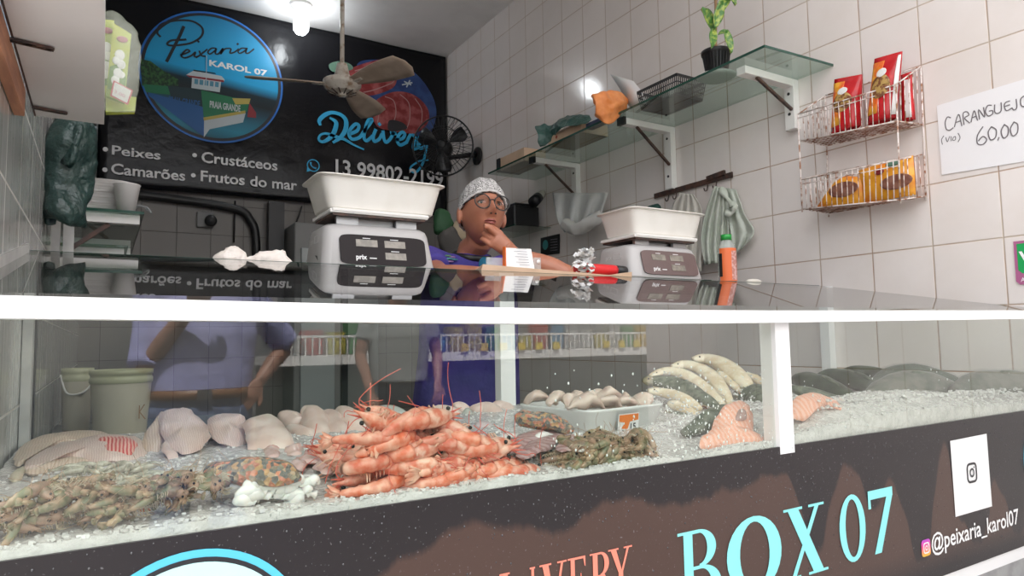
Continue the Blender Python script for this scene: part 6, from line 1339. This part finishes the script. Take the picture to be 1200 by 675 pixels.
# N: whole dark fish on the right, the outer ones wrapped
def big(lab, pts, wrapped=False, skin=None, flat=.75):
    p0_ = RY(*pts[1][:3]); t = thing('large_fish', lab, 'fish', tuple(p0_))
    pts = [(x, y, Y, r) for x, y, Y, r in pts]; 
    pxl('fish_body', [skin or m_fdk], '', '', pts, flat, 22, parent=t, jit=.002, upv=(-.3, -.5, .8), sub=5)
    a, c_ = RY(*pts[0][:3]), RY(*pts[1][:3]); b = MB(); s_ = (c_-a).normalized(); n_ = s_.cross(Vector((0, -.5, .8))).normalized(); r_ = pts[1][3]*mpp(c_)
    m_ = RY(*pts[2][:3]); r3 = pts[2][3]*mpp(m_); dd = RY(*pts[3][:3])-m_
    u_ = Vector((-.25, -.2, 1)).normalized(); b.sheet([[m_+u_*r3*.6, m_+u_*r3*.9+dd*.1], [m_+dd*.5+u_*r3*.6, m_+dd*.5+u_*r3*.92], [m_+dd*.9+u_*r3*.5, m_+dd*.95+u_*r3*.7]], .003); b.build('back_fin', m_fb, t)
    if wrapped: pxl('plastic_wrap', film('fish_wrap', (.75, .80, .80), .06, .08, 45), '', '', [(x, y, Y, r+2.2) for x, y, Y, r in pts], flat, 26, parent=t, jit=.007, upv=(-.3, -.5, .8), sub=5)
    return t
m_fdk = M('dark_green_skin', (.028, .045, .025), .3, (.06, .08, .05), 24, bs=.3, bns=160, **DRY); m_fgr = M('grey_silver_skin', (.09, .10, .075), .3, (.19, .18, .15), 24, bs=.3, bns=120, **DRY)
big('dark green fish back nearest the front post, right side', [(926, 446, 1.34, 4), (940, 445, 1.30, 12), (962, 452, 1.22, 16), (985, 464, 1.14, 15), (1003, 474, 1.08, 9)])
big('dark green fish back second from the post, right side', [(958, 441, 1.36, 3), (975, 439, 1.33, 9), (1000, 445, 1.26, 13), (1025, 456, 1.18, 12), (1045, 466, 1.12, 7)])
big('dark green fish back third from the post, right side', [(985, 436, 1.34, 3), (1002, 434, 1.31, 7), (1028, 438, 1.25, 9), (1050, 445, 1.19, 8), (1065, 452, 1.14, 5)])
big('film-wrapped grey fish in the middle right, tall and humped', [(1012, 470, 1.02, 5), (1034, 458, 1.06, 14), (1066, 452, 1.06, 21), (1100, 456, 1.02, 20), (1130, 464, .98, 12)], True, m_fgr)
big('film-wrapped dark hump behind the grey fish', [(1020, 452, 1.18, 4), (1042, 441, 1.20, 11), (1070, 438, 1.16, 14), (1100, 444, 1.10, 13), (1128, 452, 1.04, 8)], True)
big('film-wrapped fish at the far right edge of the display', [(1118, 460, .96, 8), (1142, 452, .95, 17), (1170, 451, .93, 20), (1200, 452, .91, 20), (1230, 458, .90, 12)], True, m_fgr)
pxl('pale_fish_side', m_fgr, 'smooth pale grey fish side in the ice under the wrapped fish', 'fish', [(1010, 476, .98, 3), (1040, 470, .96, 8), (1075, 466, .94, 11), (1110, 468, .92, 8), (1125, 472, .90, 3)], .8)
pxl('long_dark_fish', m_fb, 'long dark fish side under the green backs by the post', 'fish', [(924, 454, 1.14, 4), (945, 460, 1.10, 8), (970, 467, 1.06, 8), (1000, 476, 1.02, 5)], .8)
# ice spilled on top of things at the right
random.seed(8); b = MB()
for i in range(900):
    px = random.gauss(1090, 75); py = 478-.1*(px-1000)*.6-random.random()*12
    if not 940 < px < 1198: continue
    p = RY(px, py, random.uniform(.84, .90)); 
    if p.z < 1.01 or p.x > 2.25: continue
    chip(p.x, p.y, p.z, random.uniform(.002, .0045))
for i in range(500):
    px = random.uniform(760, 890); py = random.uniform(440, 515); p = RY(px, py, 1.36-(py-440)*.0052); chip(p.x, p.y-.01, p.z+.012, random.uniform(.0012, .0026))
tag(b.build('spilled_ice', m_cry), 'handfuls of ice heaped against the fish on the right', 'ice', kind='stuff')
# ---------------------------------------------------------------- people
def head_mesh(b, c, Rm, s=1.0):
    def fn(d):
        x, y, z = d
        X = x*.076; Y = y*.096; Z = z*.116
        if z < 0: k = 1-.30*(-z)**1.6; X *= k; Y *= (1-.10*(-z)**2) if y < 0 else (1-.45*(-z)**1.3)
        if y > 0 and z > 0: Y *= 1.04
        f = max(0, -y)
        g = lambda cx, cz, sx, sz: math.exp(-((X-cx)/sx)**2-((Z-cz)/sz)**2)
        Y -= f*(.030*g(0, -.022, .011, .014)+.015*g(0, .0, .008, .022)+.013*g(.013, -.032, .008, .008)+.013*g(-.013, -.032, .008, .008))
        Y += f*.011*(g(.031, .010, .017, .012)+g(-.031, .010, .017, .012))
        Y -= f*.005*(g(.03, .032, .02, .008)+g(-.03, .032, .02, .008))
        Y -= f*(.007*g(0, -.055, .020, .007)+.006*g(0, -.066, .017, .006)-.004*g(0, -.061, .02, .003))
        Y -= f*.010*g(0, -.092, .022, .016); Y -= f*.006*(g(.042, -.025, .02, .02)+g(-.042, -.025, .02, .02))
        return Rm @ Vector((X, Y, Z))*s
    b.ball(c, 1, 72, 48, fn=fn)
    for sg in (-1, 1):
        b.ball(c+Rm @ Vector((sg*.081, .010, -.014))*s, (.010*s, .019*s, .031*s), 14, 10, ax=[Rm @ Vector(v) for v in ((1, .25*sg, 0), (-.25*sg, 1, 0), (0, 0, 1))])
def face_parts(par, c, Rm, s=1.0, brow=(.02, .015, .012)):
    W = lambda x, y, z: c+Rm @ Vector((x, y, z))*s
    ax = [Rm @ Vector(v) for v in ((1, 0, 0), (0, 1, 0), (0, 0, 1))]
    mw, mi = M('eye_white', (.46, .43, .40), .2), M('dark_iris', (.02, .012, .008), .1)
    ml, mb_ = M('lips', (.34, .10, .085), .4), M('dark_brow', brow, .7)
    for sg in (-1, 1):
        b = MB(); b.ball(W(sg*.031, -.0735, .009), (.0135*s, .010*s, .0075*s), 16, 10, ax=ax); e = b.build('eye', mw, par)
        b = MB(); b.ball(W(sg*.031+.001, -.0815, .009), (.0066*s, .0028*s, .0066*s), 12, 8, ax=ax); b.build('iris', mi, e)
        b = MB(); b.tube(cat([W(sg*.031-.015, -.080, .009), W(sg*.031-.006, -.0855, .0155), W(sg*.031+.007, -.0855, .0155), W(sg*.031+.016, -.079, .009)], 4), .0016*s, 6); b.build('upper_lid', mi, e)
        b = MB(); b.tube(cat([W(sg*.012, -.091, .030), W(sg*.028, -.0905, .036), W(sg*.048, -.078, .030)], 4), [(.0022*s, .003*s)]*9, 6); b.build('eyebrow', mb_, par)
    b = MB(); b.loft(cat([W(-.023, -.0835, -.060), W(-.010, -.0925, -.0555), W(0, -.0935, -.057), W(.010, -.0925, -.0555), W(.023, -.0835, -.060)], 3), [(.0028*s*q.x, .0040*s*q.x) for q in cat([(.2, 0, 0), (.9, 0, 0), (.8, 0, 0), (.9, 0, 0), (.2, 0, 0)], 3)], 8)
    b.loft(cat([W(-.021, -.0835, -.062), W(0, -.0935, -.067), W(.021, -.0835, -.062)], 4), [(.003*s*q.x, .005*s*q.x) for q in cat([(.2, 0, 0), (1, 0, 0), (.2, 0, 0)], 4)], 8); b.build('lips', ml, par)
    b = MB()
    for sg in (-1, 1): b.ball(W(sg*.0085, -.113, -.040), (.0042*s, .004*s, .0024*s), 8, 6, ax=ax)
    b.build('nostrils', mi, par)
def fingers(b, palm, dirv, side, nrm, s=1.0, curl=1.2, n=4):
    """four curled fingers leaving the palm; side = across the knuckles, nrm = back of the hand"""
    for k in range(n):
        o = palm+side*(.0185*(k-1.5))*s; L = (.036, .042, .040, .031)[k]*s; d = dirv.normalized(); P = [o-d*.012*s, o]; a = 0
        for j, seg in enumerate((L, L*.72, L*.55)):
            a += curl*(.55, 1.0, .8)[j]; P.append(P[-1]+(d*math.cos(a)-nrm*math.sin(a))*seg)
        b.loft(cat(P, 3), [q.x for q in cat([(r*s, 0, 0) for r in (.0080, .0084, .0078, .0072, .0058)], 3)], 10, upv=tuple(side))
# --- the vendor
Fz = Matrix.Rotation(math.radians(-8.6), 3, 'Z') @ Matrix.Rotation(math.radians(-9), 3, 'X') @ Matrix.Rotation(math.radians(3), 3, 'Y')
hc = RY(565, 250, 2.12)
m_skin = M('warm_brown_skin', (.53, .225, .14), .42, (.46, .18, .11), 12, .4, .65, bs=.1, bns=300, sss=.12)
vd = thing('person', 'person in purple shirt, hairnet and round glasses resting chin on hand', 'person', (1.17, 2.25, .1))
b = MB(); head_mesh(b, hc, Fz, 1.03)
nk = Vector((1.165, 2.21, 1.50)); b.loft([hc+Vector((.0, .02, -.05)), hc+Vector((.005, .035, -.10)), nk+Vector((0, -.015, .04)), nk], [.052, .050, .054, .060], 20)
el = RY(662, 322, 1.88); wr_ = RY(602, 298, 1.97); pm = RY(582, 281, 1.985)
shR, shL = Vector((1.355, 2.235, 1.465)), Vector((.995, 2.235, 1.470))
b.loft(cat([shR, (shR+el)/2+Vector((.015, 0, -.01)), el], 4), [q.x for q in cat([(.052, 0, 0), (.046, 0, 0), (.036, 0, 0)], 4)], 16)
b.ball(el, .038, 14, 10)
b.loft(cat([el, el+(wr_-el)*.35+Vector((0, 0, .004)), wr_, pm+(wr_-pm)*.45], 4), [q.x for q in cat([(.036, 0, 0), (.038, 0, 0), (.0255, 0, 0), (.028, 0, 0)], 4)], 16)
dv = (pm-wr_).normalized(); sd = Vector((.25, -.15, 1)).normalized(); sd = (sd-dv*sd.dot(dv)).normalized(); nr = sd.cross(dv); nr = nr if nr.y < 0 else -nr
b.loft([wr_, wr_+(pm-wr_)*.5, pm, pm+dv*.012], [(.026, .020), (.030, .019), (.034, .017), (.031, .013)], 16, upv=tuple(nr))
kn = pm+dv*.012
fingers(b, kn, dv, -sd, nr, 1.0, 1.15)
th0 = pm-dv*.008+sd*.016; P = [th0, RY(578, 271, 1.985), RY(572, 266, 1.985), RY(567, 265, 1.985)]
b.loft(cat(P, 4), [q.x for q in cat([(.014, 0, 0), (.0125, 0, 0), (.0115, 0, 0), (.0095, 0, 0)], 4)], 12)
elL, wl = Vector((.985, 2.09, 1.425)), Vector((1.13, 1.93, 1.413))
b.loft(cat([shL, (shL+elL)/2, elL], 4), [q.x for q in cat([(.052, 0, 0), (.045, 0, 0), (.036, 0, 0)], 4)], 16); b.ball(elL, .037, 14, 10)
b.loft(cat([elL, elL+(wl-elL)*.35, wl, wl+(wl-elL)*.12], 4), [q.x for q in cat([(.036, 0, 0), (.036, 0, 0), (.025, 0, 0), (.026, 0, 0)], 4)], 16)
d2 = (wl-elL).normalized(); b.loft([wl, wl+d2*.04, wl+d2*.085], [(.024, .018), (.038, .016), (.036, .013)], 14, upv=(0, 0, 1)); fingers(b, wl+d2*.085, d2, Vector((-d2.y, d2.x, 0)), Vector((0, 0, 1)), 1.0, .35)
b.loft([wl+d2*.03+Vector((.0, -.025, 0)), wl+d2*.07+Vector((.0, -.050, 0)), wl+d2*.10+Vector((0, -.055, -.002))], [.012, .011, .008], 10)
hp = Vector((1.175, 2.30, .98))
b.loft([nk, Vector((1.17, 2.235, 1.38)), Vector((1.172, 2.26, 1.15)), hp], [(.060, .052), (.150, .09), (.14, .10), (.16, .11)], 20, upv=(0, 1, 0))
for sg in (-1, 1): b.loft(cat([hp+Vector((sg*.08, 0, 0)), hp+Vector((sg*.095, -.01, -.42)), Vector((hp.x+sg*.10, 2.31, .16)), Vector((hp.x+sg*.10, 2.24, .12))], 4), [q.x for q in cat([(.088, 0, 0), (.058, 0, 0), (.042, 0, 0), (.04, 0, 0)], 4)], 14)
o = b.build('body', m_skin, vd); remesh(o, .0032, 3)
face_parts(vd, hc, Fz)
# hair, hairnet, glasses, ear stud
W = lambda x, y, z: hc+Fz @ Vector((x, y, z)); AXH = [Fz @ Vector(v) for v in ((1, 0, 0), (0, 1, 0), (0, 0, 1))]
def cap(k, lim, ruff=0):
    b = MB(); vs = []; fs = []; n, kk = 64, 22
    for i in range(kk+1):
        for j in range(n):
            a = 2*PI*j/n; th_max = 1.12+.75*(.5+.5*math.sin(a))+lim; th = th_max*i/kk
            d = Vector((math.sin(th)*math.cos(a), math.sin(th)*math.sin(a), math.cos(th)))
            r = k*(1+ruff*.018*math.sin(a*22)*(i/kk)**2); zz = d.z*.118 if d.z > 0 else d.z*.112
            vs.append(W(d.x*.078*r, d.y*(.1 if d.y > 0 else .097)*r, zz*r))
    for i in range(kk):
        for j in range(n): a = i*n+j; c = i*n+(j+1) % n; fs.append((a, a+n, c+n, c))
    b.add(vs, fs); return b
cap(1.045, .10).build('hair', M('dark_brown_hair', (.030, .020, .016), .6, (.055, .035, .026), 60, sc=(6, 1, 1)), vd)
m, nt, out = newmat('hairnet_mesh'); v = coords(nt); vo = nt.nodes.new('ShaderNodeTexVoronoi'); vo.feature = 'DISTANCE_TO_EDGE'; vo.inputs['Scale'].default_value = 150; lk(nt, v, vo.inputs['Vector'])
al = ramp(nt, vo.outputs['Distance'], [(.05, (1, 1, 1)), (.20, (.22, .22, .22))]); bsdf(nt, out, (.74, .72, .71), .7, alpha=al, bump=noi(nt, v, 60), bstr=.8, bdist=.006)
hn = cap(1.12, .05, 1.6); hn.jitter(.004, 45); hn = hn.build('hairnet', m, vd)
b = MB(); rim = []
for j in range(65):
    a = 2*PI*j/64; th = 1.12+.75*(.5+.5*math.sin(a))+.05; d = Vector((math.sin(th)*math.cos(a), math.sin(th)*math.sin(a), math.cos(th))); k = 1.09+.02*math.sin(a*22)
    rim.append(W(d.x*.078*k, d.y*(.1 if d.y > 0 else .097)*k, (d.z*.118 if d.z > 0 else d.z*.112)*k))
b.tube(rim, .0042, 8); b.build('elastic_band', M('net_band', (.72, .70, .69), .7), hn)
m_fr = M('black_frame', (.02, .02, .022), .25)
gls = MB()
for sg in (-1, 1):
    gls.torus(W(sg*.036, -.106, .004), .0265, .0023, AXH[:1]+[AXH[2]]+[AXH[1]], 36, 8, sx=1.06)
    gls.tube(cat([W(sg*.064, -.104, .014), W(sg*.078, -.06, .014), W(sg*.085, .01, .012)], 4), .0022, 6)
gls.tube(cat([W(-.011, -.107, .010), W(0, -.110, .013), W(.011, -.107, .010)], 3), .002, 6); gg = gls.build('glasses_frame', m_fr, vd)
b = MB()
for sg in (-1, 1): b.lathe(W(sg*.036, -.106, .004), [(.0245, 0), (.0245, .001)], 28, ax=(AXH[0], AXH[2], AXH[1]))
b.build('lenses', glass('lens_glass', (.97, .98, .98), 1.35), gg)
b = MB(); b.ball(W(-.080, .004, -.036), .004, 10, 8); b.build('ear_stud', m_dark, vd)
# shirt
m, nt, out = newmat('purple_shirt_fabric'); v = coords(nt); n_ = noi(nt, v, 7, 4)
bsdf(nt, out, mix(nt, ramp(nt, noi(nt, v, 3.5), [(.45, (0, 0, 0)), (.6, (1, 1, 1))]), (.10, .06, .38), (.07, .055, .31)), .8, bump=n_, bstr=.9, bdist=.03); m_sh = m
b = MB(); b.loft([nk+Vector((0, .0, .022)), nk+Vector((0, .003, -.015)), Vector((1.17, 2.225, 1.455)), Vector((1.172, 2.235, 1.36)), Vector((1.175, 2.25, 1.15)), Vector((1.178, 2.28, .96))], [(.070, .062), (.120, .078), (.168, .098), (.195, .125), (.20, .135), (.215, .15)], 28, upv=(0, 1, 0))
for s_, e_ in ((shR, el), (shL, elL)):
    b.loft([Vector((1.17+(s_.x-1.17)*.4, 2.225, 1.45)), s_+Vector((0, 0, .012)), s_+(e_-s_)*.55, s_+(e_-s_)*.62], [(.07, .06), .068, .064, .062], 18)
o = b.build('shirt', m_sh, vd); remesh(o, .009, 4)
b = MB(); ring = [nk+Vector((.071*math.cos(a), -.006+.064*math.sin(a), .010+.016*math.sin(a))) for a in [2*PI*i/32 for i in range(33)]]
b.loft([p+Vector((0, 0, .002)) for p in ring], [(.004, .011)]*len(ring), 8); b.build('collar', m_dark, vd)
b = MB(); q = RY(527, 303, 2.155)
for k, (dx_, dz_, cc_) in enumerate(((0, 0, 0), (.012, .006, 1), (-.014, -.004, 2), (.004, -.010, 1), (.022, -.002, 0), (-.004, .010, 2))): b.ball(q+Vector((dx_, .004, dz_)), (.014, .005, .0035), 10, 6, m=cc_)
b.build('chest_print', [M('print_teal', (.10, .35, .38), .6), M('print_violet', (.35, .20, .40), .6), M('print_green', (.12, .28, .14), .6)], vd)
b = MB(); q = RY(571, 310, 2.06); b.ball(q+Vector((0, .02, 0)), (.022, .02, .030), 14, 8); b.build('cyan_panel', M('cyan_fabric', (.03, .25, .42), .7), vd)
b = MB(); b.loft([Vector((hp.x, 2.29, 1.02)), hp+Vector((0, 0, -.06))], [(.175, .125), (.18, .13)], 24, upv=(0, 1, 0))
for sg in (-1, 1): b.loft(cat([hp+Vector((sg*.085, 0, .02)), hp+Vector((sg*.10, -.01, -.42)), Vector((hp.x+sg*.105, 2.31, .16))], 4), [q.x for q in cat([(.105, 0, 0), (.08, 0, 0), (.065, 0, 0)], 4)], 16)
o = b.build('trousers', M('dark_teal_trousers', (.012, .04, .045), .8), vd); remesh(o, .012, 3)
# --- people on the street, seen only as reflections in the front glass
def VM(px, py, Yv): p = RY(px, py, Yv); return Vector((p.x, 2*YF-Yv, p.z))
def human(lab, sh, el_, ha, hipz, cx, cy, skin, shirt, trous, hair, sleeve=.55, belt=None, hgt=1.70, extra=.0):
    """standing figure facing the counter (+y)"""
    t = thing('person', lab, 'person', (cx, cy, 0)); Rf = Matrix.Rotation(PI, 3, 'Z'); hc_ = Vector((cx, cy+.02, hgt-.115)); shz = hgt*.82
    b = MB(); head_mesh(b, hc_, Rf); b.loft([hc_+Vector((0, -.02, -.06)), Vector((cx, cy-.01, shz+.02))], [.052, .062], 16)
    b.loft([Vector((cx, cy, shz+.02)), Vector((cx, cy, shz-.12)), Vector((cx, cy, hipz+.12)), Vector((cx, cy, hipz-.08))], [(.10, .07), (.17, .10), (.14, .09), (.165, .11)], 20, upv=(0, 1, 0))
    for s_, e_, h_ in zip(sh, el_, ha):
        b.loft(cat([s_, (s_+e_)/2, e_, (e_+h_)/2, h_], 3), [q.x for q in cat([(.052, 0, 0), (.045, 0, 0), (.036, 0, 0), (.033, 0, 0), (.025, 0, 0)], 3)], 12)
        d = (h_-e_).normalized(); u = d.cross(Vector((.3, 1, .1))).normalized(); n_ = u.cross(d); b.loft([h_, h_+d*.04, h_+d*.085], [(.024, .018), (.038, .016), (.036, .013)], 12, upv=tuple(n_)); fingers(b, h_+d*.085, d, u, n_, 1.0, .5); b.loft([h_+d*.03+u*.025, h_+d*.06+u*.05, h_+d*.085+u*.056], [.012, .011, .008], 8)
    for sg in (-1, 1):
        b.loft(cat([(cx+sg*.09, cy, hipz-.05), (cx+sg*.10, cy+.01, hipz*.52), (cx+sg*.10, cy-.01, .09)], 4), [q.x for q in cat([(.09, 0, 0), (.06, 0, 0), (.045, 0, 0)], 4)], 12); b.loft([(cx+sg*.10, cy-.05, .05), (cx+sg*.10, cy+.10, .045), (cx+sg*.10, cy+.19, .03)], [.045, .042, .028], 10)
    o = b.build('body', skin, t); remesh(o, .006, 2)
    b = MB(); b.ball(hc_+Vector((0, -.015, .035)), (.084, .10, .095), 24, 16); b.build('hair', hair, t)
    b = MB(); b.loft([Vector((cx, cy, shz+.03)), Vector((cx, cy, shz-.03)), Vector((cx, cy, shz-.15)), Vector((cx, cy, hipz+.10)), Vector((cx, cy, hipz+.01+extra))], [(.09, .07), (.175, .10), (.205, .13), (.19, .13), (.185, .135)], 26, upv=(0, 1, 0))
    for s_, e_, h_ in zip(sh, el_, ha): f_ = e_+(h_-e_)*.18 if sleeve > 1 else s_+(e_-s_)*sleeve; b.loft([Vector((cx+(s_.x-cx)*.4, cy, shz-.02)), s_, s_+(f_-s_)*.5 if sleeve <= 1 else e_, f_], [.065, .068, .062, .056], 14)
    o = b.build('shirt', shirt, t); remesh(o, .011, 3)
    b = MB(); b.loft([Vector((cx, cy, hipz+.03)), Vector((cx, cy, hipz-.12))], [(.172, .122), (.18, .13)], 22, upv=(0, 1, 0))
    for sg in (-1, 1): b.loft(cat([(cx+sg*.09, cy, hipz-.05), (cx+sg*.10, cy+.01, hipz*.52), (cx+sg*.10, cy-.01, .10)], 4), [q.x for q in cat([(.10, 0, 0), (.075, 0, 0), (.065, 0, 0)], 4)], 14)
    o = b.build('trousers', trous, t); remesh(o, .012, 2)
    b = MB()
    for sg in (-1, 1): b.loft([(cx+sg*.10, cy-.07, .05), (cx+sg*.10, cy+.08, .055), (cx+sg*.10, cy+.21, .03)], [(.05, .05), (.05, .052), (.032, .028)], 12)
    b.build('shoes', m_dark, t)
    if belt:
        b = MB(); b.loft([Vector((cx, cy, hipz-.012)), Vector((cx, cy, hipz+.024))], [(.188, .139)]*2, 28, upv=(0, 1, 0)); bl = b.build('belt', belt, t); b = MB(); b.box((cx-.03, cy+.137, hipz-.012), (cx+.02, cy+.146, hipz+.026)); b.build('buckle', m_steel, bl)
    return t
m_sk2 = M('tan_skin', (.34, .17, .11), .5); m_hair = M('black_hair', (.015, .012, .010), .6)
m_lil = M('lilac_shirt_fabric', (.36, .37, .66), .8, (.44, .45, .74), 5, bs=.8, bns=8, bd=.02); m_jean = M('blue_denim', (.10, .14, .26), .85, (.15, .20, .33), 40); m_blt = M('brown_leather_belt', (.22, .10, .04), .45)
c = VM(237, 420, 2.9); cx, cy = c.x, c.y; hz_ = VM(237, 462, 2.9).z
human('person in lilac long-sleeved shirt and brown belt standing on the street', [Vector((cx-.185, cy, 1.385)), Vector((cx+.185, cy, 1.385))], [Vector((cx-.20, cy+.04, 1.13)), Vector((cx+.33, cy-.06, 1.20))], [Vector((cx-.06, cy+.20, 1.34)), Vector((cx+.21, cy+.03, 1.05))], hz_, cx, cy, m_sk2, m_lil, m_jean, m_hair, 1.2, m_blt)
c = VM(468, 420, 4.0); cx, cy = c.x, c.y
human('person in grey t-shirt and dark trousers standing farther back on the street', [Vector((cx-.185, cy, 1.36)), Vector((cx+.185, cy, 1.36))], [Vector((cx-.25, cy, 1.12)), Vector((cx+.25, cy+.02, 1.12))], [Vector((cx-.22, cy+.10, .90)), Vector((cx+.20, cy+.14, .95))], .94, cx, cy, m_sk2, M('grey_tshirt', (.30, .32, .31), .8, (.36, .38, .37), 6, bs=.6, bns=8, bd=.02), M('dark_navy_trousers', (.015, .025, .035), .85), m_hair, .6)
# stall across the street
ms = thing('market_stall', 'market stall across the street with white wire fence and goods', 'market stall', (3.2, -2.85, 0))
b = MB(); b.box((.9, -3.3, 1.06), (12, -2.75, 1.12)); tp = b.build('stall_top', m_white2, ms)
b = MB(); b.box((.9, -3.25, 0), (12, -2.80, 1.06)); b.build('stall_skirt', M('dark_green_skirt', (.02, .035, .03), .8), ms)
b = MB(); x = .92
while x < 11: b.box((x, -2.76, 1.12), (x+.008, -2.752, 1.24)); x += .045
b.box((.9, -2.762, 1.235), (11, -2.75, 1.25)); b.build('wire_fence', m_white2, tp)
b = MB(); x = 2.2
while x < 6.1: b.box((x, -2.75, 1.125), (x+.06, -2.735, 1.18)); x += .16 if (int(x*2) % 3) else .5
b.build('yellow_clips', M('yellow_clip', (.75, .55, .03), .5), tp)
for x in (1.0, 11.5):
    b = MB(); b.box((x-.02, -3.2, 1.12), (x+.02, -3.16, 2.5)); b.build('stall_post', m_white2, ms)
b = MB(); b.hexa([(.7, -3.5, 2.5), (12.2, -3.5, 2.5), (12.2, -2.3, 2.35), (.7, -2.3, 2.35), (.7, -3.5, 2.53), (12.2, -3.5, 2.53), (12.2, -2.3, 2.38), (.7, -2.3, 2.38)]); b.build('stall_canopy', m_white2, ms)
random.seed(4); cols = [(.70, .05, .04), (.75, .50, .05), (.10, .35, .60), (.70, .70, .68), (.10, .40, .12), (.65, .20, .30), (.75, .65, .10)]
gm = [M('goods', c_, .5) for c_ in cols]
for i in range(34):
    x = 1.0+i*.152; h_ = random.uniform(.10, .24); b = MB(); b.box((x, -3.15+random.uniform(.02, .1), 1.121), (x+.12, -2.95, 1.12+h_)); tag(b.build('goods_packet', random.choice(gm), bevel=.006), 'small coloured packet on the stall across the street', 'packet', 'coloured packets on the stall across the street')
SKY=3.3; EXPO=0.0; SUN=20
for o in bpy.data.objects:
    if '_o' in o: del o['_o']
w = bpy.data.worlds.new('world'); bpy.context.scene.world = w; w.use_nodes = True
nt = w.node_tree; bg = nt.nodes['Background']
tc = nt.nodes.new('ShaderNodeTexCoord'); sx = nt.nodes.new('ShaderNodeSeparateXYZ'); nt.links.new(tc.outputs['Generated'], sx.inputs[0])
r = nt.nodes.new('ShaderNodeValToRGB'); nt.links.new(sx.outputs[2], r.inputs[0])
e = r.color_ramp.elements; e[0].position = .0; e[0].color = (.55, .56, .58, 1); e[1].position = .35; e[1].color = (1, 1, 1.02, 1)
nt.links.new(r.outputs[0], bg.inputs[0]); bg.inputs[1].default_value = SKY
sc = bpy.context.scene
sc.view_settings.view_transform = 'Standard'; sc.view_settings.look = 'None'; sc.view_settings.gamma = 1; sc.view_settings.use_curve_mapping = False
sc.view_settings.exposure = EXPO
sc.cycles.use_denoising = True; sc.cycles.max_bounces = 10; sc.cycles.transparent_max_bounces = 16; sc.cycles.caustics_reflective = False; sc.cycles.caustics_refractive = False
sc.cycles.sample_clamp_indirect = 6

sl = bpy.data.lights.new('sun', 'SUN'); sl.energy = SUN; sl.angle = .02; sl.color = (1, .97, .92); so_ = bpy.data.objects.new('sun', sl); C.objects.link(so_); so_.rotation_euler = Vector((-.12, .43, .9)).to_track_quat('Z', 'Y').to_euler()
